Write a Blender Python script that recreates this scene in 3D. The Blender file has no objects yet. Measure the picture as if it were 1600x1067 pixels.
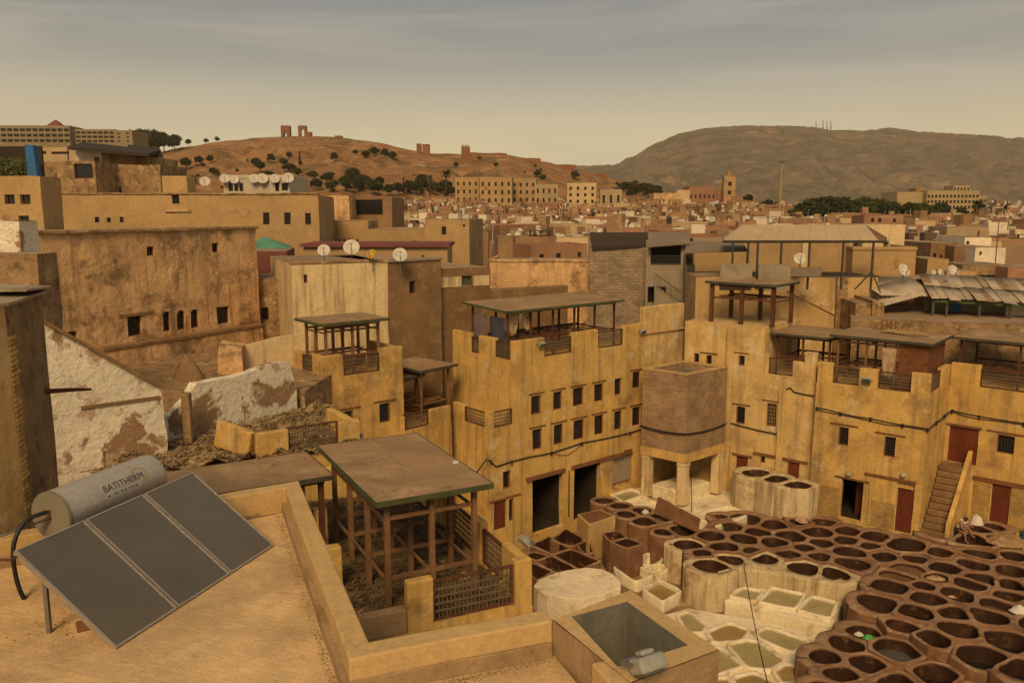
import bpy, bmesh, math, random
from mathutils import Vector, Matrix, noise

R = math.radians
SC = bpy.context.scene
COL = SC.collection

# ------------------------------------------------------------------ camera
FPX, CXP, CYP, PITCH, CAMZ = 1300.0, 800.0, 533.5, R(8.9), 16.0
cam_d = bpy.data.cameras.new('camera')
cam_d.lens = FPX / 1600.0 * 36.0
cam_d.sensor_width = 36.0
cam_d.clip_start = 0.1
cam_d.clip_end = 60000.0
cam = bpy.data.objects.new('camera', cam_d)
COL.objects.link(cam)
cam.location = (0, 0, CAMZ)
cam.rotation_euler = (R(90) - PITCH, 0, 0)
SC.camera = cam

# ------------------------------------------------------------------ light, sky, exposure
SUN_EL, SUN_AZ = 40.0, 189.0           # compass-like azimuth from +Y towards +X
world = bpy.data.worlds.new('World')
SC.world = world
world.use_nodes = True
wn, wl = world.node_tree.nodes, world.node_tree.links
wn.clear()
wout = wn.new('ShaderNodeOutputWorld')
wbg = wn.new('ShaderNodeBackground')
wbg.inputs['Strength'].default_value = 0.1
sky = wn.new('ShaderNodeTexSky')
sky.sky_type = 'NISHITA'
sky.sun_disc = False
sky.sun_elevation = R(SUN_EL)
sky.sun_rotation = R(SUN_AZ)
sky.dust_density = 4.0
sky.air_density = 1.0
sky.ozone_density = 1.0
geo = wn.new('ShaderNodeTexCoord')
sep = wn.new('ShaderNodeSeparateXYZ')
wl.new(geo.outputs['Generated'], sep.inputs[0])
# dusty veil: the same all round, thick at the horizon and thinning upwards
ramp = wn.new('ShaderNodeValToRGB')
ramp.color_ramp.elements[0].position = 0.0
ramp.color_ramp.elements[0].color = (4.4, 3.55, 1.9, 1)
ramp.color_ramp.elements[1].position = 0.6
ramp.color_ramp.elements[1].color = (0.85, 0.88, 0.84, 1)
for p_, c_ in ((0.06, (4.8, 4.0, 2.3, 1)), (0.096, (4.25, 3.62, 2.25, 1)), (0.13, (3.1, 2.85, 2.1, 1)), (0.16, (2.05, 2.02, 1.68, 1)), (0.19, (1.52, 1.57, 1.42, 1)), (0.23, (1.32, 1.41, 1.33, 1))):
    e = ramp.color_ramp.elements.new(p_); e.color = c_
wl.new(sep.outputs['Z'], ramp.inputs[0])
mixv = wn.new('ShaderNodeMix'); mixv.data_type = 'RGBA'
mixv.inputs['Factor'].default_value = 0.9
wl.new(sky.outputs[0], mixv.inputs['A'])
wl.new(ramp.outputs[0], mixv.inputs['B'])
# thin streaky cloud
cmap = wn.new('ShaderNodeMapping')
cmap.inputs['Scale'].default_value = (1.6, 1.6, 14.0)
cmap.inputs['Rotation'].default_value = (R(9), R(-6), 0)
wl.new(geo.outputs['Generated'], cmap.inputs[0])
cn = wn.new('ShaderNodeTexNoise')
cn.inputs['Scale'].default_value = 1.7
cn.inputs['Detail'].default_value = 7
cn.inputs['Distortion'].default_value = 0.6
wl.new(cmap.outputs[0], cn.inputs['Vector'])
cr = wn.new('ShaderNodeMapRange')
cr.inputs[1].default_value = 0.48; cr.inputs[2].default_value = 0.74
cr.inputs[3].default_value = 0.0; cr.inputs[4].default_value = 0.5
wl.new(cn.outputs[0], cr.inputs[0])
mixc = wn.new('ShaderNodeMix'); mixc.data_type = 'RGBA'
wl.new(cr.outputs[0], mixc.inputs['Factor'])
wl.new(mixv.outputs['Result'], mixc.inputs['A'])
mixc.inputs['B'].default_value = (3.3, 3.0, 2.45, 1)
wl.new(mixc.outputs['Result'], wbg.inputs['Color'])
wl.new(wbg.outputs[0], wout.inputs['Surface'])

sun_d = bpy.data.lights.new('sun', 'SUN')
sun_d.energy = 1.5
sun_d.angle = R(20)
sun_d.color = (1.0, 0.70, 0.36)
sun = bpy.data.objects.new('sun', sun_d)
COL.objects.link(sun)
sdir = Vector((math.sin(R(SUN_AZ)) * math.cos(R(SUN_EL)), math.cos(R(SUN_AZ)) * math.cos(R(SUN_EL)), math.sin(R(SUN_EL))))
sun.rotation_euler = sdir.to_track_quat('Z', 'Y').to_euler()
sun.location = (-30, -30, 60)

SC.view_settings.view_transform = 'Standard'
SC.view_settings.look = 'None'
SC.view_settings.gamma = 1.0
SC.view_settings.exposure = 0.88
SC.view_settings.use_curve_mapping = False
SC.render.engine = 'CYCLES'
SC.cycles.use_denoising = True
SC.cycles.max_bounces = 6
SC.cycles.diffuse_bounces = 3
SC.cycles.glossy_bounces = 2
SC.cycles.volume_bounces = 1
SC.cycles.transparent_max_bounces = 6

# ------------------------------------------------------------------ pixel -> place
_c, _s = math.cos(PITCH), math.sin(PITCH)
def ray(x, y):
    u = (x - CXP) / FPX; v = (CYP - y) / FPX
    return Vector((u, _c + v * _s, -_s + v * _c))
def pz(x, y, z):
    d = ray(x, y); t = (z - CAMZ) / d.z
    return Vector((d.x * t, d.y * t, z))
def py(x, y, Y):
    d = ray(x, y); t = Y / d.y
    return Vector((d.x * t, Y, CAMZ + d.z * t))
def topx(p):
    dz = p[2] - CAMZ
    w = p[1] * _c - dz * _s
    return (CXP + FPX * p[0] / w, CYP - FPX * (p[1] * _s + dz * _c) / w)
def adir(a):
    return Vector((math.sin(R(a)), math.cos(R(a)), 0))

# ------------------------------------------------------------------ materials
def srgb(r, g, b):
    f = lambda c: c / 12.92 if c <= 0.04045 else ((c + 0.055) / 1.055) ** 2.4
    return (f(r / 255), f(g / 255), f(b / 255), 1)
def scale_c(c, k):
    return (min(c[0] * k, 1), min(c[1] * k, 1), min(c[2] * k, 1), 1)
MATS = {}
def mat(name, col, rough=0.92, var=0.22, scale=0.9, bump=0.35, bscale=14.0, patch=None, patch2=None,
        streak=None, metal=0.0, spec=0.25, rand=0.0, bdist=0.03):
    """weathered surface: cloudy tone + grain + optional peeled patches and rain streaks"""
    m = bpy.data.materials.new(name); m.use_nodes = True
    nt = m.node_tree; n, l = nt.nodes, nt.links
    b = n['Principled BSDF']
    b.inputs['Roughness'].default_value = rough
    b.inputs['Metallic'].default_value = metal
    b.inputs['Specular IOR Level'].default_value = spec
    g = n.new('ShaderNodeNewGeometry')
    def tex(sc, det=6, rgh=0.62, mp=None, dist=0.0):
        t = n.new('ShaderNodeTexNoise')
        t.inputs['Scale'].default_value = sc
        t.inputs['Detail'].default_value = det
        t.inputs['Roughness'].default_value = rgh
        t.inputs['Distortion'].default_value = dist
        if mp:
            k = n.new('ShaderNodeMapping'); k.inputs['Scale'].default_value = mp
            l.new(g.outputs['Position'], k.inputs[0]); l.new(k.outputs[0], t.inputs['Vector'])
        else:
            l.new(g.outputs['Position'], t.inputs['Vector'])
        return t.outputs[0]
    def rng(src, a, bb, c=0.0, d=1.0):
        r = n.new('ShaderNodeMapRange')
        for i, v in enumerate((a, bb, c, d)): r.inputs[i + 1].default_value = v
        l.new(src, r.inputs[0]); return r.outputs[0]
    def mix(f, A, B, mode='MIX'):
        k = n.new('ShaderNodeMix'); k.data_type = 'RGBA'; k.blend_type = mode
        if isinstance(f, float): k.inputs['Factor'].default_value = f
        else: l.new(f, k.inputs['Factor'])
        for s, v in (('A', A), ('B', B)):
            if isinstance(v, tuple): k.inputs[s].default_value = v
            else: l.new(v, k.inputs[s])
        return k.outputs['Result']
    big = tex(scale, 5)
    c = mix(rng(big, 0.3, 0.7), scale_c(col, 1 - var), scale_c(col, 1 + var * 0.8))
    fine = tex(bscale, 6, 0.7)
    if patch:
        c = mix(rng(tex(patch[3], 7, 0.68, dist=0.4), patch[1], patch[2]), c, patch[0])
    if patch2:
        c = mix(rng(tex(patch2[3], 8, 0.7, mp=(1.1, 1.1, 1.3)), patch2[1], patch2[2]), c, patch2[0])
    if streak:
        sk = rng(tex(1.0, 5, 0.6, mp=(2.6, 2.6, 0.22)), 0.5, 0.74, 0.0, streak[1])
        c = mix(sk, c, streak[0])
    c = mix(1.0, c, mix(rng(fine, 0.25, 0.75), (0.78, 0.78, 0.78, 1), (1.12, 1.12, 1.12, 1)), 'MULTIPLY')
    if rand > 0:
        oi = n.new('ShaderNodeObjectInfo')
        c = mix(1.0, c, mix(oi.outputs['Random'], (1 - rand, 1 - rand, 1 - rand, 1), (1 + rand * 0.8, 1 + rand * 0.72, 1 + rand * 0.6, 1)), 'MULTIPLY')
    l.new(c, b.inputs['Base Color'])
    if bump > 0:
        bp = n.new('ShaderNodeBump')
        bp.inputs['Strength'].default_value = bump
        bp.inputs['Distance'].default_value = bdist
        hsum = n.new('ShaderNodeMath'); hsum.operation = 'MULTIPLY_ADD'
        l.new(tex(bscale * 0.22, 4), hsum.inputs[0]); hsum.inputs[1].default_value = 1.6
        l.new(fine, hsum.inputs[2])
        l.new(hsum.outputs[0], bp.inputs['Height'])
        l.new(bp.outputs[0], b.inputs['Normal'])
    MATS[name] = m
    return m
def brickmat(name, c1, c2, mortar, sx, sz, msize=0.02, plane='wall', rough=0.95, bump=0.6, axis=0.0):
    m = mat(name, c1, rough=rough, var=0.25, scale=1.1, bump=0.4, bscale=30, **(dict(patch=(scale_c(c1, 0.62), 0.50, 0.74, 0.9), patch2=(scale_c(c1, 0.8), 0.55, 0.66, 3.0)) if plane == 'floor' else dict(patch=(scale_c(c1, 0.6), 0.5, 0.7, 1.2))))
    nt = m.node_tree; n, l = nt.nodes, nt.links
    b = n['Principled BSDF']
    old = b.inputs['Base Color'].links[0].from_socket
    tc = n.new('ShaderNodeTexCoord')
    vec = tc.outputs['Object']
    sp = n.new('ShaderNodeSeparateXYZ'); l.new(vec, sp.inputs[0])
    cb = n.new('ShaderNodeCombineXYZ')
    if plane == 'wall':
        ad = n.new('ShaderNodeMath'); l.new(sp.outputs[0], ad.inputs[0]); l.new(sp.outputs[1], ad.inputs[1])
        l.new(ad.outputs[0], cb.inputs[0]); l.new(sp.outputs[2], cb.inputs[1])
        src = cb.outputs[0]
    else:
        mp = n.new('ShaderNodeMapping'); mp.inputs['Rotation'].default_value = (0, 0, axis)
        l.new(vec, mp.inputs[0]); src = mp.outputs[0]
    # wobble so that courses are hand laid
    nz = n.new('ShaderNodeTexNoise'); nz.inputs['Scale'].default_value = 3.0; nz.inputs['Detail'].default_value = 3
    l.new(src, nz.inputs['Vector'])
    wob = n.new('ShaderNodeVectorMath'); wob.operation = 'SCALE'; wob.inputs['Scale'].default_value = sz * 0.35
    l.new(nz.outputs['Color'], wob.inputs[0])
    addv = n.new('ShaderNodeVectorMath'); l.new(src, addv.inputs[0]); l.new(wob.outputs[0], addv.inputs[1])
    bt = n.new('ShaderNodeTexBrick')
    bt.inputs['Scale'].default_value = 1.0
    bt.inputs['Brick Width'].default_value = sx
    bt.inputs['Row Height'].default_value = sz
    bt.inputs['Mortar Size'].default_value = msize
    bt.inputs['Color1'].default_value = (0.80, 0.80, 0.80, 1) if plane == 'wall' else (0.93, 0.93, 0.93, 1)
    bt.inputs['Color2'].default_value = (1.14, 1.10, 1.06, 1) if plane == 'wall' else (1.06, 1.04, 1.0, 1)
    bt.inputs['Mortar'].default_value = mortar
    l.new(addv.outputs[0], bt.inputs['Vector'])
    mx = n.new('ShaderNodeMix'); mx.data_type = 'RGBA'; mx.blend_type = 'MULTIPLY'
    mx.inputs['Factor'].default_value = 1.0
    l.new(old, mx.inputs['A']); l.new(bt.outputs['Color'], mx.inputs['B'])
    l.new(mx.outputs['Result'], b.inputs['Base Color'])
    bp = n.new('ShaderNodeBump'); bp.inputs['Strength'].default_value = bump; bp.inputs['Distance'].default_value = 0.02
    bp.invert = True
    l.new(bt.outputs['Fac'], bp.inputs['Height'])
    on = b.inputs['Normal'].links[0].from_socket
    l.new(on, bp.inputs['Normal']); l.new(bp.outputs[0], b.inputs['Normal'])
    return m

mat('ochre', (0.60, 0.372, 0.108, 1), var=0.2, scale=0.8, patch=((0.32, 0.19, 0.075, 1), 0.52, 0.68, 0.45),
    patch2=((0.60, 0.44, 0.23, 1), 0.55, 0.64, 0.9), streak=((0.22, 0.14, 0.065, 1), 0.75), bump=0.6, bscale=7)
mat('ochre_washed', (0.62, 0.415, 0.155, 1), var=0.2, scale=0.7, patch=((0.42, 0.27, 0.12, 1), 0.50, 0.66, 0.6),
    patch2=((0.66, 0.50, 0.29, 1), 0.53, 0.62, 0.8), streak=((0.26, 0.165, 0.08, 1), 0.7), bump=0.6, bscale=6)
mat('ochre_dirty', (0.55, 0.33, 0.098, 1), var=0.24, scale=1.0, patch=((0.30, 0.175, 0.072, 1), 0.50, 0.66, 0.7),
    patch2=((0.52, 0.37, 0.19, 1), 0.57, 0.66, 1.2), streak=((0.18, 0.11, 0.052, 1), 0.8), bump=0.7, bscale=6)
mat('ochre_pale', (0.52, 0.33, 0.13, 1), var=0.15, scale=0.6, patch=((0.62, 0.46, 0.25, 1), 0.52, 0.66, 0.6),
    patch2=((0.33, 0.21, 0.11, 1), 0.58, 0.70, 1.0), streak=((0.28, 0.18, 0.09, 1), 0.5), bump=0.5, bscale=9)
mat('terracotta_plaster', (0.70, 0.42, 0.19, 1), var=0.28, scale=0.45, patch=((0.27, 0.165, 0.080, 1), 0.50, 0.64, 0.6),
    patch2=((0.66, 0.45, 0.24, 1), 0.54, 0.66, 1.7), streak=((0.19, 0.12, 0.06, 1), 0.75), bump=1.0, bscale=5, bdist=0.06)
mat('beige_plaster', (0.43, 0.275, 0.120, 1), var=0.2, scale=0.25, patch=((0.31, 0.175, 0.085, 1), 0.60, 0.63, 0.30), patch2=((0.38, 0.23, 0.11, 1), 0.54, 0.7, 0.8),
    streak=((0.34, 0.21, 0.10, 1), 0.4), bump=0.5, bscale=5)
mat('cream_plaster', (0.66, 0.49, 0.26, 1), var=0.15, scale=0.5, patch=((0.42, 0.28, 0.12, 1), 0.56, 0.72, 0.5),
    streak=((0.22, 0.15, 0.07, 1), 0.85), bump=0.5, bscale=6)
mat('brown_render', (0.235, 0.135, 0.060, 1), var=0.22, scale=0.8, patch=((0.32, 0.22, 0.115, 1), 0.55, 0.7, 1.6), bump=0.7, bscale=8)
mat('grey_render', (0.30, 0.235, 0.16, 1), var=0.2, scale=0.7, patch=((0.20, 0.15, 0.10, 1), 0.54, 0.7, 0.9), bump=0.6, bscale=8)
mat('white_flaking', (0.80, 0.70, 0.53, 1), var=0.12, scale=0.6, patch=((0.33, 0.20, 0.105, 1), 0.53, 0.565, 0.55),
    patch2=((0.50, 0.36, 0.24, 1), 0.56, 0.62, 0.9), bump=1.0, bscale=5, bdist=0.06)
mat('rubble_wall', (0.34, 0.21, 0.10, 1), var=0.35, scale=1.4, patch=((0.17, 0.10, 0.05, 1), 0.52, 0.62, 1.6),
    patch2=((0.50, 0.36, 0.20, 1), 0.56, 0.64, 1.1), bump=1.0, bscale=5, bdist=0.08)
mat('flaking_side', (0.28, 0.185, 0.09, 1), var=0.35, scale=1.5, patch=((0.50, 0.34, 0.14, 1), 0.60, 0.63, 0.8),
    patch2=((0.14, 0.09, 0.045, 1), 0.52, 0.64, 3.0), bump=1.0, bscale=9, bdist=0.06)
mat('medina_tan', (0.36, 0.215, 0.105, 1), var=0.25, scale=0.12, patch=((0.24, 0.135, 0.065, 1), 0.52, 0.66, 0.14), bump=0.4, bscale=1.5, rand=0.28)
mat('medina_rose', (0.33, 0.175, 0.095, 1), var=0.25, scale=0.12, patch=((0.42, 0.26, 0.14, 1), 0.54, 0.68, 0.14), bump=0.4, bscale=1.5, rand=0.28)
mat('medina_cream', (0.52, 0.37, 0.20, 1), var=0.2, scale=0.12, patch=((0.36, 0.22, 0.11, 1), 0.56, 0.7, 0.14), bump=0.4, bscale=1.5, rand=0.25)
mat('medina_white', (0.66, 0.55, 0.40, 1), var=0.15, scale=0.15, patch=((0.42, 0.29, 0.16, 1), 0.58, 0.7, 0.2), bump=0.3, bscale=2, rand=0.2)
mat('roof_screed', (0.33, 0.225, 0.13, 1), var=0.3, scale=0.3, bump=0.4, bscale=3, rand=0.2)
mat('ruin_stone', (0.25, 0.115, 0.055, 1), var=0.25, scale=0.15, bump=0.8, bscale=1.0, bdist=0.4)
mat('hotel_far', (0.27, 0.205, 0.115, 1), var=0.1, scale=0.1, bump=0.2, bscale=1.0)
mat('hotel_wall', (0.38, 0.28, 0.14, 1), var=0.1, scale=0.1, bump=0.2, bscale=1.0)
mat('vat_rim', (0.30, 0.180, 0.100, 1), var=0.25, scale=1.3, patch=((0.17, 0.085, 0.042, 1), 0.48, 0.64, 0.9), patch2=((0.47, 0.34, 0.22, 1), 0.56, 0.68, 1.2), bump=0.7, bscale=8, rough=0.85)
mat('vat_clay', (0.20, 0.096, 0.046, 1), var=0.3, scale=1.1, patch=((0.13, 0.055, 0.026, 1), 0.50, 0.66, 1.3),
    patch2=((0.33, 0.20, 0.115, 1), 0.58, 0.70, 1.0), bump=0.5, bscale=10, rough=0.8, spec=0.35)
mat('vat_lime', (0.56, 0.43, 0.24, 1), var=0.2, scale=0.9, patch=((0.33, 0.20, 0.09, 1), 0.53, 0.68, 0.9),
    streak=((0.13, 0.060, 0.025, 1), 0.9), bump=0.8, bscale=8)
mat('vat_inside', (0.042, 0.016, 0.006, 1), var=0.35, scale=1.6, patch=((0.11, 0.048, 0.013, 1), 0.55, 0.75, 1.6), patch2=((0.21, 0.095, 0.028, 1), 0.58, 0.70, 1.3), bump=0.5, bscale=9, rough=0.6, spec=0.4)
mat('lime_rim', (0.76, 0.64, 0.43, 1), var=0.15, scale=1.0, patch=((0.45, 0.32, 0.16, 1), 0.54, 0.68, 1.2), bump=0.6, bscale=7)
mat('yard_mud', (0.26, 0.165, 0.085, 1), var=0.3, scale=0.5, patch=((0.48, 0.36, 0.21, 1), 0.52, 0.66, 0.5), bump=0.6, bscale=6)
mat('liquid_brown', (0.060, 0.026, 0.012, 1), rough=0.16, var=0.3, bump=0.05, bscale=4, spec=0.5)
mat('liquid_black', (0.014, 0.011, 0.010, 1), rough=0.10, var=0.3, bump=0.04, bscale=4, spec=0.5)
mat('liquid_grey', (0.105, 0.090, 0.080, 1), rough=0.18, var=0.25, bump=0.05, bscale=4, spec=0.5)
mat('liquid_murky', (0.155, 0.085, 0.045, 1), rough=0.22, var=0.2, bump=0.05, bscale=4, spec=0.5)
mat('liquid_lime', (0.34, 0.28, 0.125, 1), rough=0.2, var=0.15, scale=1.2, bump=0.04, bscale=4, spec=0.5)
mat('liquid_ochre', (0.30, 0.20, 0.07, 1), rough=0.2, var=0.15, scale=1.2, bump=0.04, bscale=4, spec=0.5)
mat('timber', (0.105, 0.040, 0.017, 1), var=0.3, scale=2.0, bump=0.4, bscale=18, rough=0.75, streak=((0.20, 0.10, 0.05, 1), 0.6))
mat('timber_pale', (0.215, 0.112, 0.055, 1), var=0.3, scale=2.0, bump=0.5, bscale=18, rough=0.8, streak=((0.15, 0.07, 0.035, 1), 0.7))
mat('lintel_wood', (0.20, 0.085, 0.035, 1), var=0.25, scale=3, bump=0.4, bscale=18)
mat('door_wood', (0.145, 0.034, 0.014, 1), var=0.25, scale=1.5, bump=0.3, bscale=20, rough=0.6, streak=((0.08, 0.02, 0.01, 1), 0.6))
mat('grille_wood', (0.155, 0.105, 0.062, 1), var=0.25, scale=3, bump=0.3, bscale=20)
mat('grille_iron', (0.05, 0.043, 0.035, 1), var=0.2, scale=3, bump=0.2, rough=0.6, spec=0.4)
mat('dark_pane', (0.016, 0.012, 0.010, 1), rough=0.25, var=0.3, bump=0.05, spec=0.4)
mat('shed_roof', (0.31, 0.195, 0.100, 1), var=0.22, scale=0.7, patch=((0.42, 0.28, 0.155, 1), 0.52, 0.66, 0.6),
    patch2=((0.20, 0.125, 0.065, 1), 0.56, 0.68, 1.8), bump=0.35, bscale=18)
mat('shed_fascia', (0.075, 0.082, 0.034, 1), var=0.3, scale=2, bump=0.3, bscale=15)
mat('dark_fascia', (0.070, 0.062, 0.043, 1), var=0.3, scale=2, bump=0.3, bscale=15)
mat('painted_shade', (0.035, 0.022, 0.014, 1), var=0.3, scale=1.5, bump=0.3)  # near-black colour stands in for shade inside the bays and the open doorway
mat('fleece', (0.165, 0.108, 0.052, 1), var=0.45, scale=2.2, bump=0.3, bscale=20, patch=((0.075, 0.047, 0.022, 1), 0.5, 0.66, 1.5))
mat('straw', (0.36, 0.245, 0.125, 1), var=0.45, scale=2.2, bump=0.3, bscale=20, patch=((0.13, 0.085, 0.04, 1), 0.5, 0.66, 1.5))
mat('parapet_cap', (0.54, 0.36, 0.155, 1), var=0.15, scale=1.3, patch=((0.38, 0.24, 0.11, 1), 0.55, 0.72, 1.3), bump=0.4, bscale=14)
mat('cement_band', (0.36, 0.235, 0.12, 1), var=0.2, scale=1.5, patch=((0.24, 0.15, 0.075, 1), 0.54, 0.7, 1.6), bump=0.5, bscale=14)
mat('shaft_grey', (0.17, 0.155, 0.115, 1), var=0.25, scale=1.5, bump=0.3, bscale=10, streak=((0.09, 0.085, 0.065, 1), 0.5))
mat('panel_glass', (0.105, 0.094, 0.074, 1), rough=0.09, var=0.12, scale=1.2, bump=0.02, bscale=60, spec=0.5, patch=((0.14, 0.110, 0.075, 1), 0.45, 0.75, 0.9))
mat('aluminium', (0.46, 0.40, 0.33, 1), rough=0.45, metal=0.6, var=0.1, scale=3, bump=0.1)
mat('tank_paint', (0.46, 0.42, 0.36, 1), rough=0.42, var=0.06, scale=1.5, bump=0.05, metal=0.25, patch=((0.38, 0.33, 0.26, 1), 0.56, 0.72, 2.0))
mat('tank_end', (0.20, 0.175, 0.13, 1), rough=0.6, var=0.12, scale=2, bump=0.1)
mat('logo_dark', (0.06, 0.055, 0.05, 1), rough=0.6, var=0.05, bump=0.0)
mat('logo_gold', (0.36, 0.26, 0.06, 1), rough=0.6, var=0.05, bump=0.0)
mat('rubber_black', (0.012, 0.012, 0.013, 1), rough=0.5, var=0.1, bump=0.05, spec=0.4)
mat('copper_brown', (0.14, 0.06, 0.03, 1), rough=0.5, var=0.2, bump=0.1)
mat('pipe_grey', (0.20, 0.18, 0.16, 1), rough=0.5, metal=0.4, var=0.15, bump=0.1)
mat('lamp_grey', (0.33, 0.32, 0.27, 1), rough=0.5, var=0.15, bump=0.1)
mat('cable_black', (0.022, 0.020, 0.016, 1), rough=0.7, var=0.2, bump=0.1)
mat('dish_white', (0.58, 0.52, 0.42, 1), rough=0.6, var=0.18, scale=2.5, bump=0.1, patch=((0.36, 0.27, 0.18, 1), 0.58, 0.74, 3.0))
mat('dish_yellow', (0.50, 0.30, 0.04, 1), rough=0.6, var=0.15, scale=2.5, bump=0.1)
mat('blue_panel', (0.03, 0.12, 0.28, 1), rough=0.6, var=0.12, scale=1, bump=0.15)
mat('maroon_roof', (0.20, 0.068, 0.058, 1), var=0.2, scale=0.8, bump=0.3, bscale=6)
mat('green_roof', (0.10, 0.27, 0.17, 1), var=0.2, scale=0.8, bump=0.2, bscale=6)
mat('tarp_grey', (0.215, 0.165, 0.115, 1), var=0.12, scale=0.6, bump=0.25, bscale=6)
mat('tarp_brown', (0.17, 0.095, 0.055, 1), var=0.12, scale=0.6, bump=0.25, bscale=6)
mat('tarp_dark', (0.050, 0.036, 0.026, 1), var=0.2, scale=0.6, bump=0.25, bscale=6)
mat('tarp_beige', (0.46, 0.34, 0.195, 1), var=0.1, scale=0.6, bump=0.2, bscale=6)
mat('corrugated', (0.36, 0.285, 0.19, 1), var=0.25, scale=0.8, patch=((0.20, 0.12, 0.06, 1), 0.54, 0.68, 0.7), bump=0.2, rough=0.7)
mat('green_frame', (0.075, 0.095, 0.042, 1), var=0.25, scale=2, bump=0.2)
mat('bamboo', (0.42, 0.29, 0.12, 1), var=0.2, scale=3, bump=0.2)
mat('hide_pale', (0.45, 0.30, 0.17, 1), var=0.3, scale=2.5, bump=0.3, patch=((0.20, 0.12, 0.07, 1), 0.55, 0.65, 3))
mat('cloth_mauve', (0.17, 0.125, 0.12, 1), var=0.2, scale=2, bump=0.2)
mat('cloth_blue', (0.060, 0.064, 0.095, 1), var=0.2, scale=2, bump=0.2)
mat('cloth_white', (0.62, 0.56, 0.47, 1), var=0.15, scale=3, bump=0.3)
mat('cloth_denim', (0.04, 0.085, 0.15, 1), var=0.2, scale=3, bump=0.2)
mat('cloth_dark', (0.025, 0.022, 0.025, 1), var=0.2, scale=3, bump=0.2)
mat('plastic_green', (0.06, 0.36, 0.07, 1), rough=0.4, var=0.25, scale=4, bump=0.2)
mat('skin', (0.30, 0.145, 0.08, 1), rough=0.55, var=0.08, scale=4, bump=0.05)
mat('leaf_dark', (0.042, 0.048, 0.017, 1), rough=0.7, var=0.35, scale=0.6, bump=0.0, rand=0.25)
mat('leaf_mid', (0.060, 0.066, 0.018, 1), rough=0.7, var=0.35, scale=0.6, bump=0.0, rand=0.25)
mat('bark', (0.10, 0.065, 0.04, 1), var=0.25, scale=2, bump=0.5)
mat('hill_earth', (0.34, 0.170, 0.066, 1), var=0.25, scale=0.02, patch=((0.17, 0.105, 0.042, 1), 0.50, 0.60, 0.035),
    patch2=((0.46, 0.27, 0.125, 1), 0.53, 0.62, 0.055), bump=1.0, bscale=0.35, bdist=2.0)
mat('mountain_scrub', (0.205, 0.138, 0.082, 1), var=0.2, scale=0.0016, patch=((0.085, 0.070, 0.034, 1), 0.45, 0.57, 0.0085),
    patch2=((0.36, 0.235, 0.12, 1), 0.575, 0.63, 0.0052), bump=1.0, bscale=0.03, bdist=25.0)
mat('plain_earth', (0.24, 0.155, 0.075, 1), var=0.3, scale=0.004, patch=((0.08, 0.075, 0.03, 1), 0.5, 0.6, 0.004),
    patch2=((0.40, 0.28, 0.14, 1), 0.56, 0.64, 0.003), bump=0.4, bscale=0.1, bdist=1.0)
def massmat(name):
    m = mat(name, (0.8, 0.8, 0.8, 1), var=0.2, scale=0.2, bump=0.4, bscale=1.5)
    nt = m.node_tree; n, l = nt.nodes, nt.links; b = n['Principled BSDF']
    old = b.inputs['Base Color'].links[0].from_socket
    g = n.new('ShaderNodeNewGeometry'); r = n.new('ShaderNodeValToRGB'); r.color_ramp.interpolation = 'CONSTANT'
    cols = [(0.32, 0.185, 0.095), (0.46, 0.30, 0.16), (0.22, 0.13, 0.07), (0.52, 0.37, 0.20), (0.35, 0.20, 0.11), (0.60, 0.47, 0.30), (0.40, 0.26, 0.145), (0.74, 0.64, 0.50), (0.16, 0.10, 0.06)]
    el = r.color_ramp.elements
    el[0].position = 0.0; el[0].color = cols[0] + (1,); el[1].position = 1 / 9; el[1].color = cols[1] + (1,)
    for i in range(2, 9):
        e_ = el.new(i / 9); e_.color = cols[i] + (1,)
    l.new(g.outputs['Random Per Island'], r.inputs[0])
    mx = n.new('ShaderNodeMix'); mx.data_type = 'RGBA'; mx.blend_type = 'MULTIPLY'; mx.inputs['Factor'].default_value = 1
    l.new(r.outputs[0], mx.inputs['A']); l.new(old, mx.inputs['B']); l.new(mx.outputs['Result'], b.inputs['Base Color'])
massmat('medina_mass')
brickmat('tower_brick', (0.40, 0.265, 0.150, 1), None, (0.62, 0.6, 0.57, 1), 0.3, 0.08, 0.012, bump=0.8)
brickmat('yellow_brick', (0.46, 0.29, 0.105, 1), None, (0.72, 0.68, 0.6, 1), 0.26, 0.085, 0.012, bump=0.5)
brickmat('red_brick', (0.22, 0.085, 0.035, 1), None, (0.62, 0.6, 0.55, 1), 0.16, 0.10, 0.014, bump=0.6)
brickmat('grey_stone', (0.34, 0.25, 0.16, 1), None, (0.72, 0.7, 0.68, 1), 0.45, 0.2, 0.025, bump=0.5)
brickmat('terrace_tile', (0.64, 0.44, 0.225, 1), None, (0.90, 0.87, 0.84, 1), 0.2, 0.085, 0.007, plane='floor', bump=0.15, axis=R(20))

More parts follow.
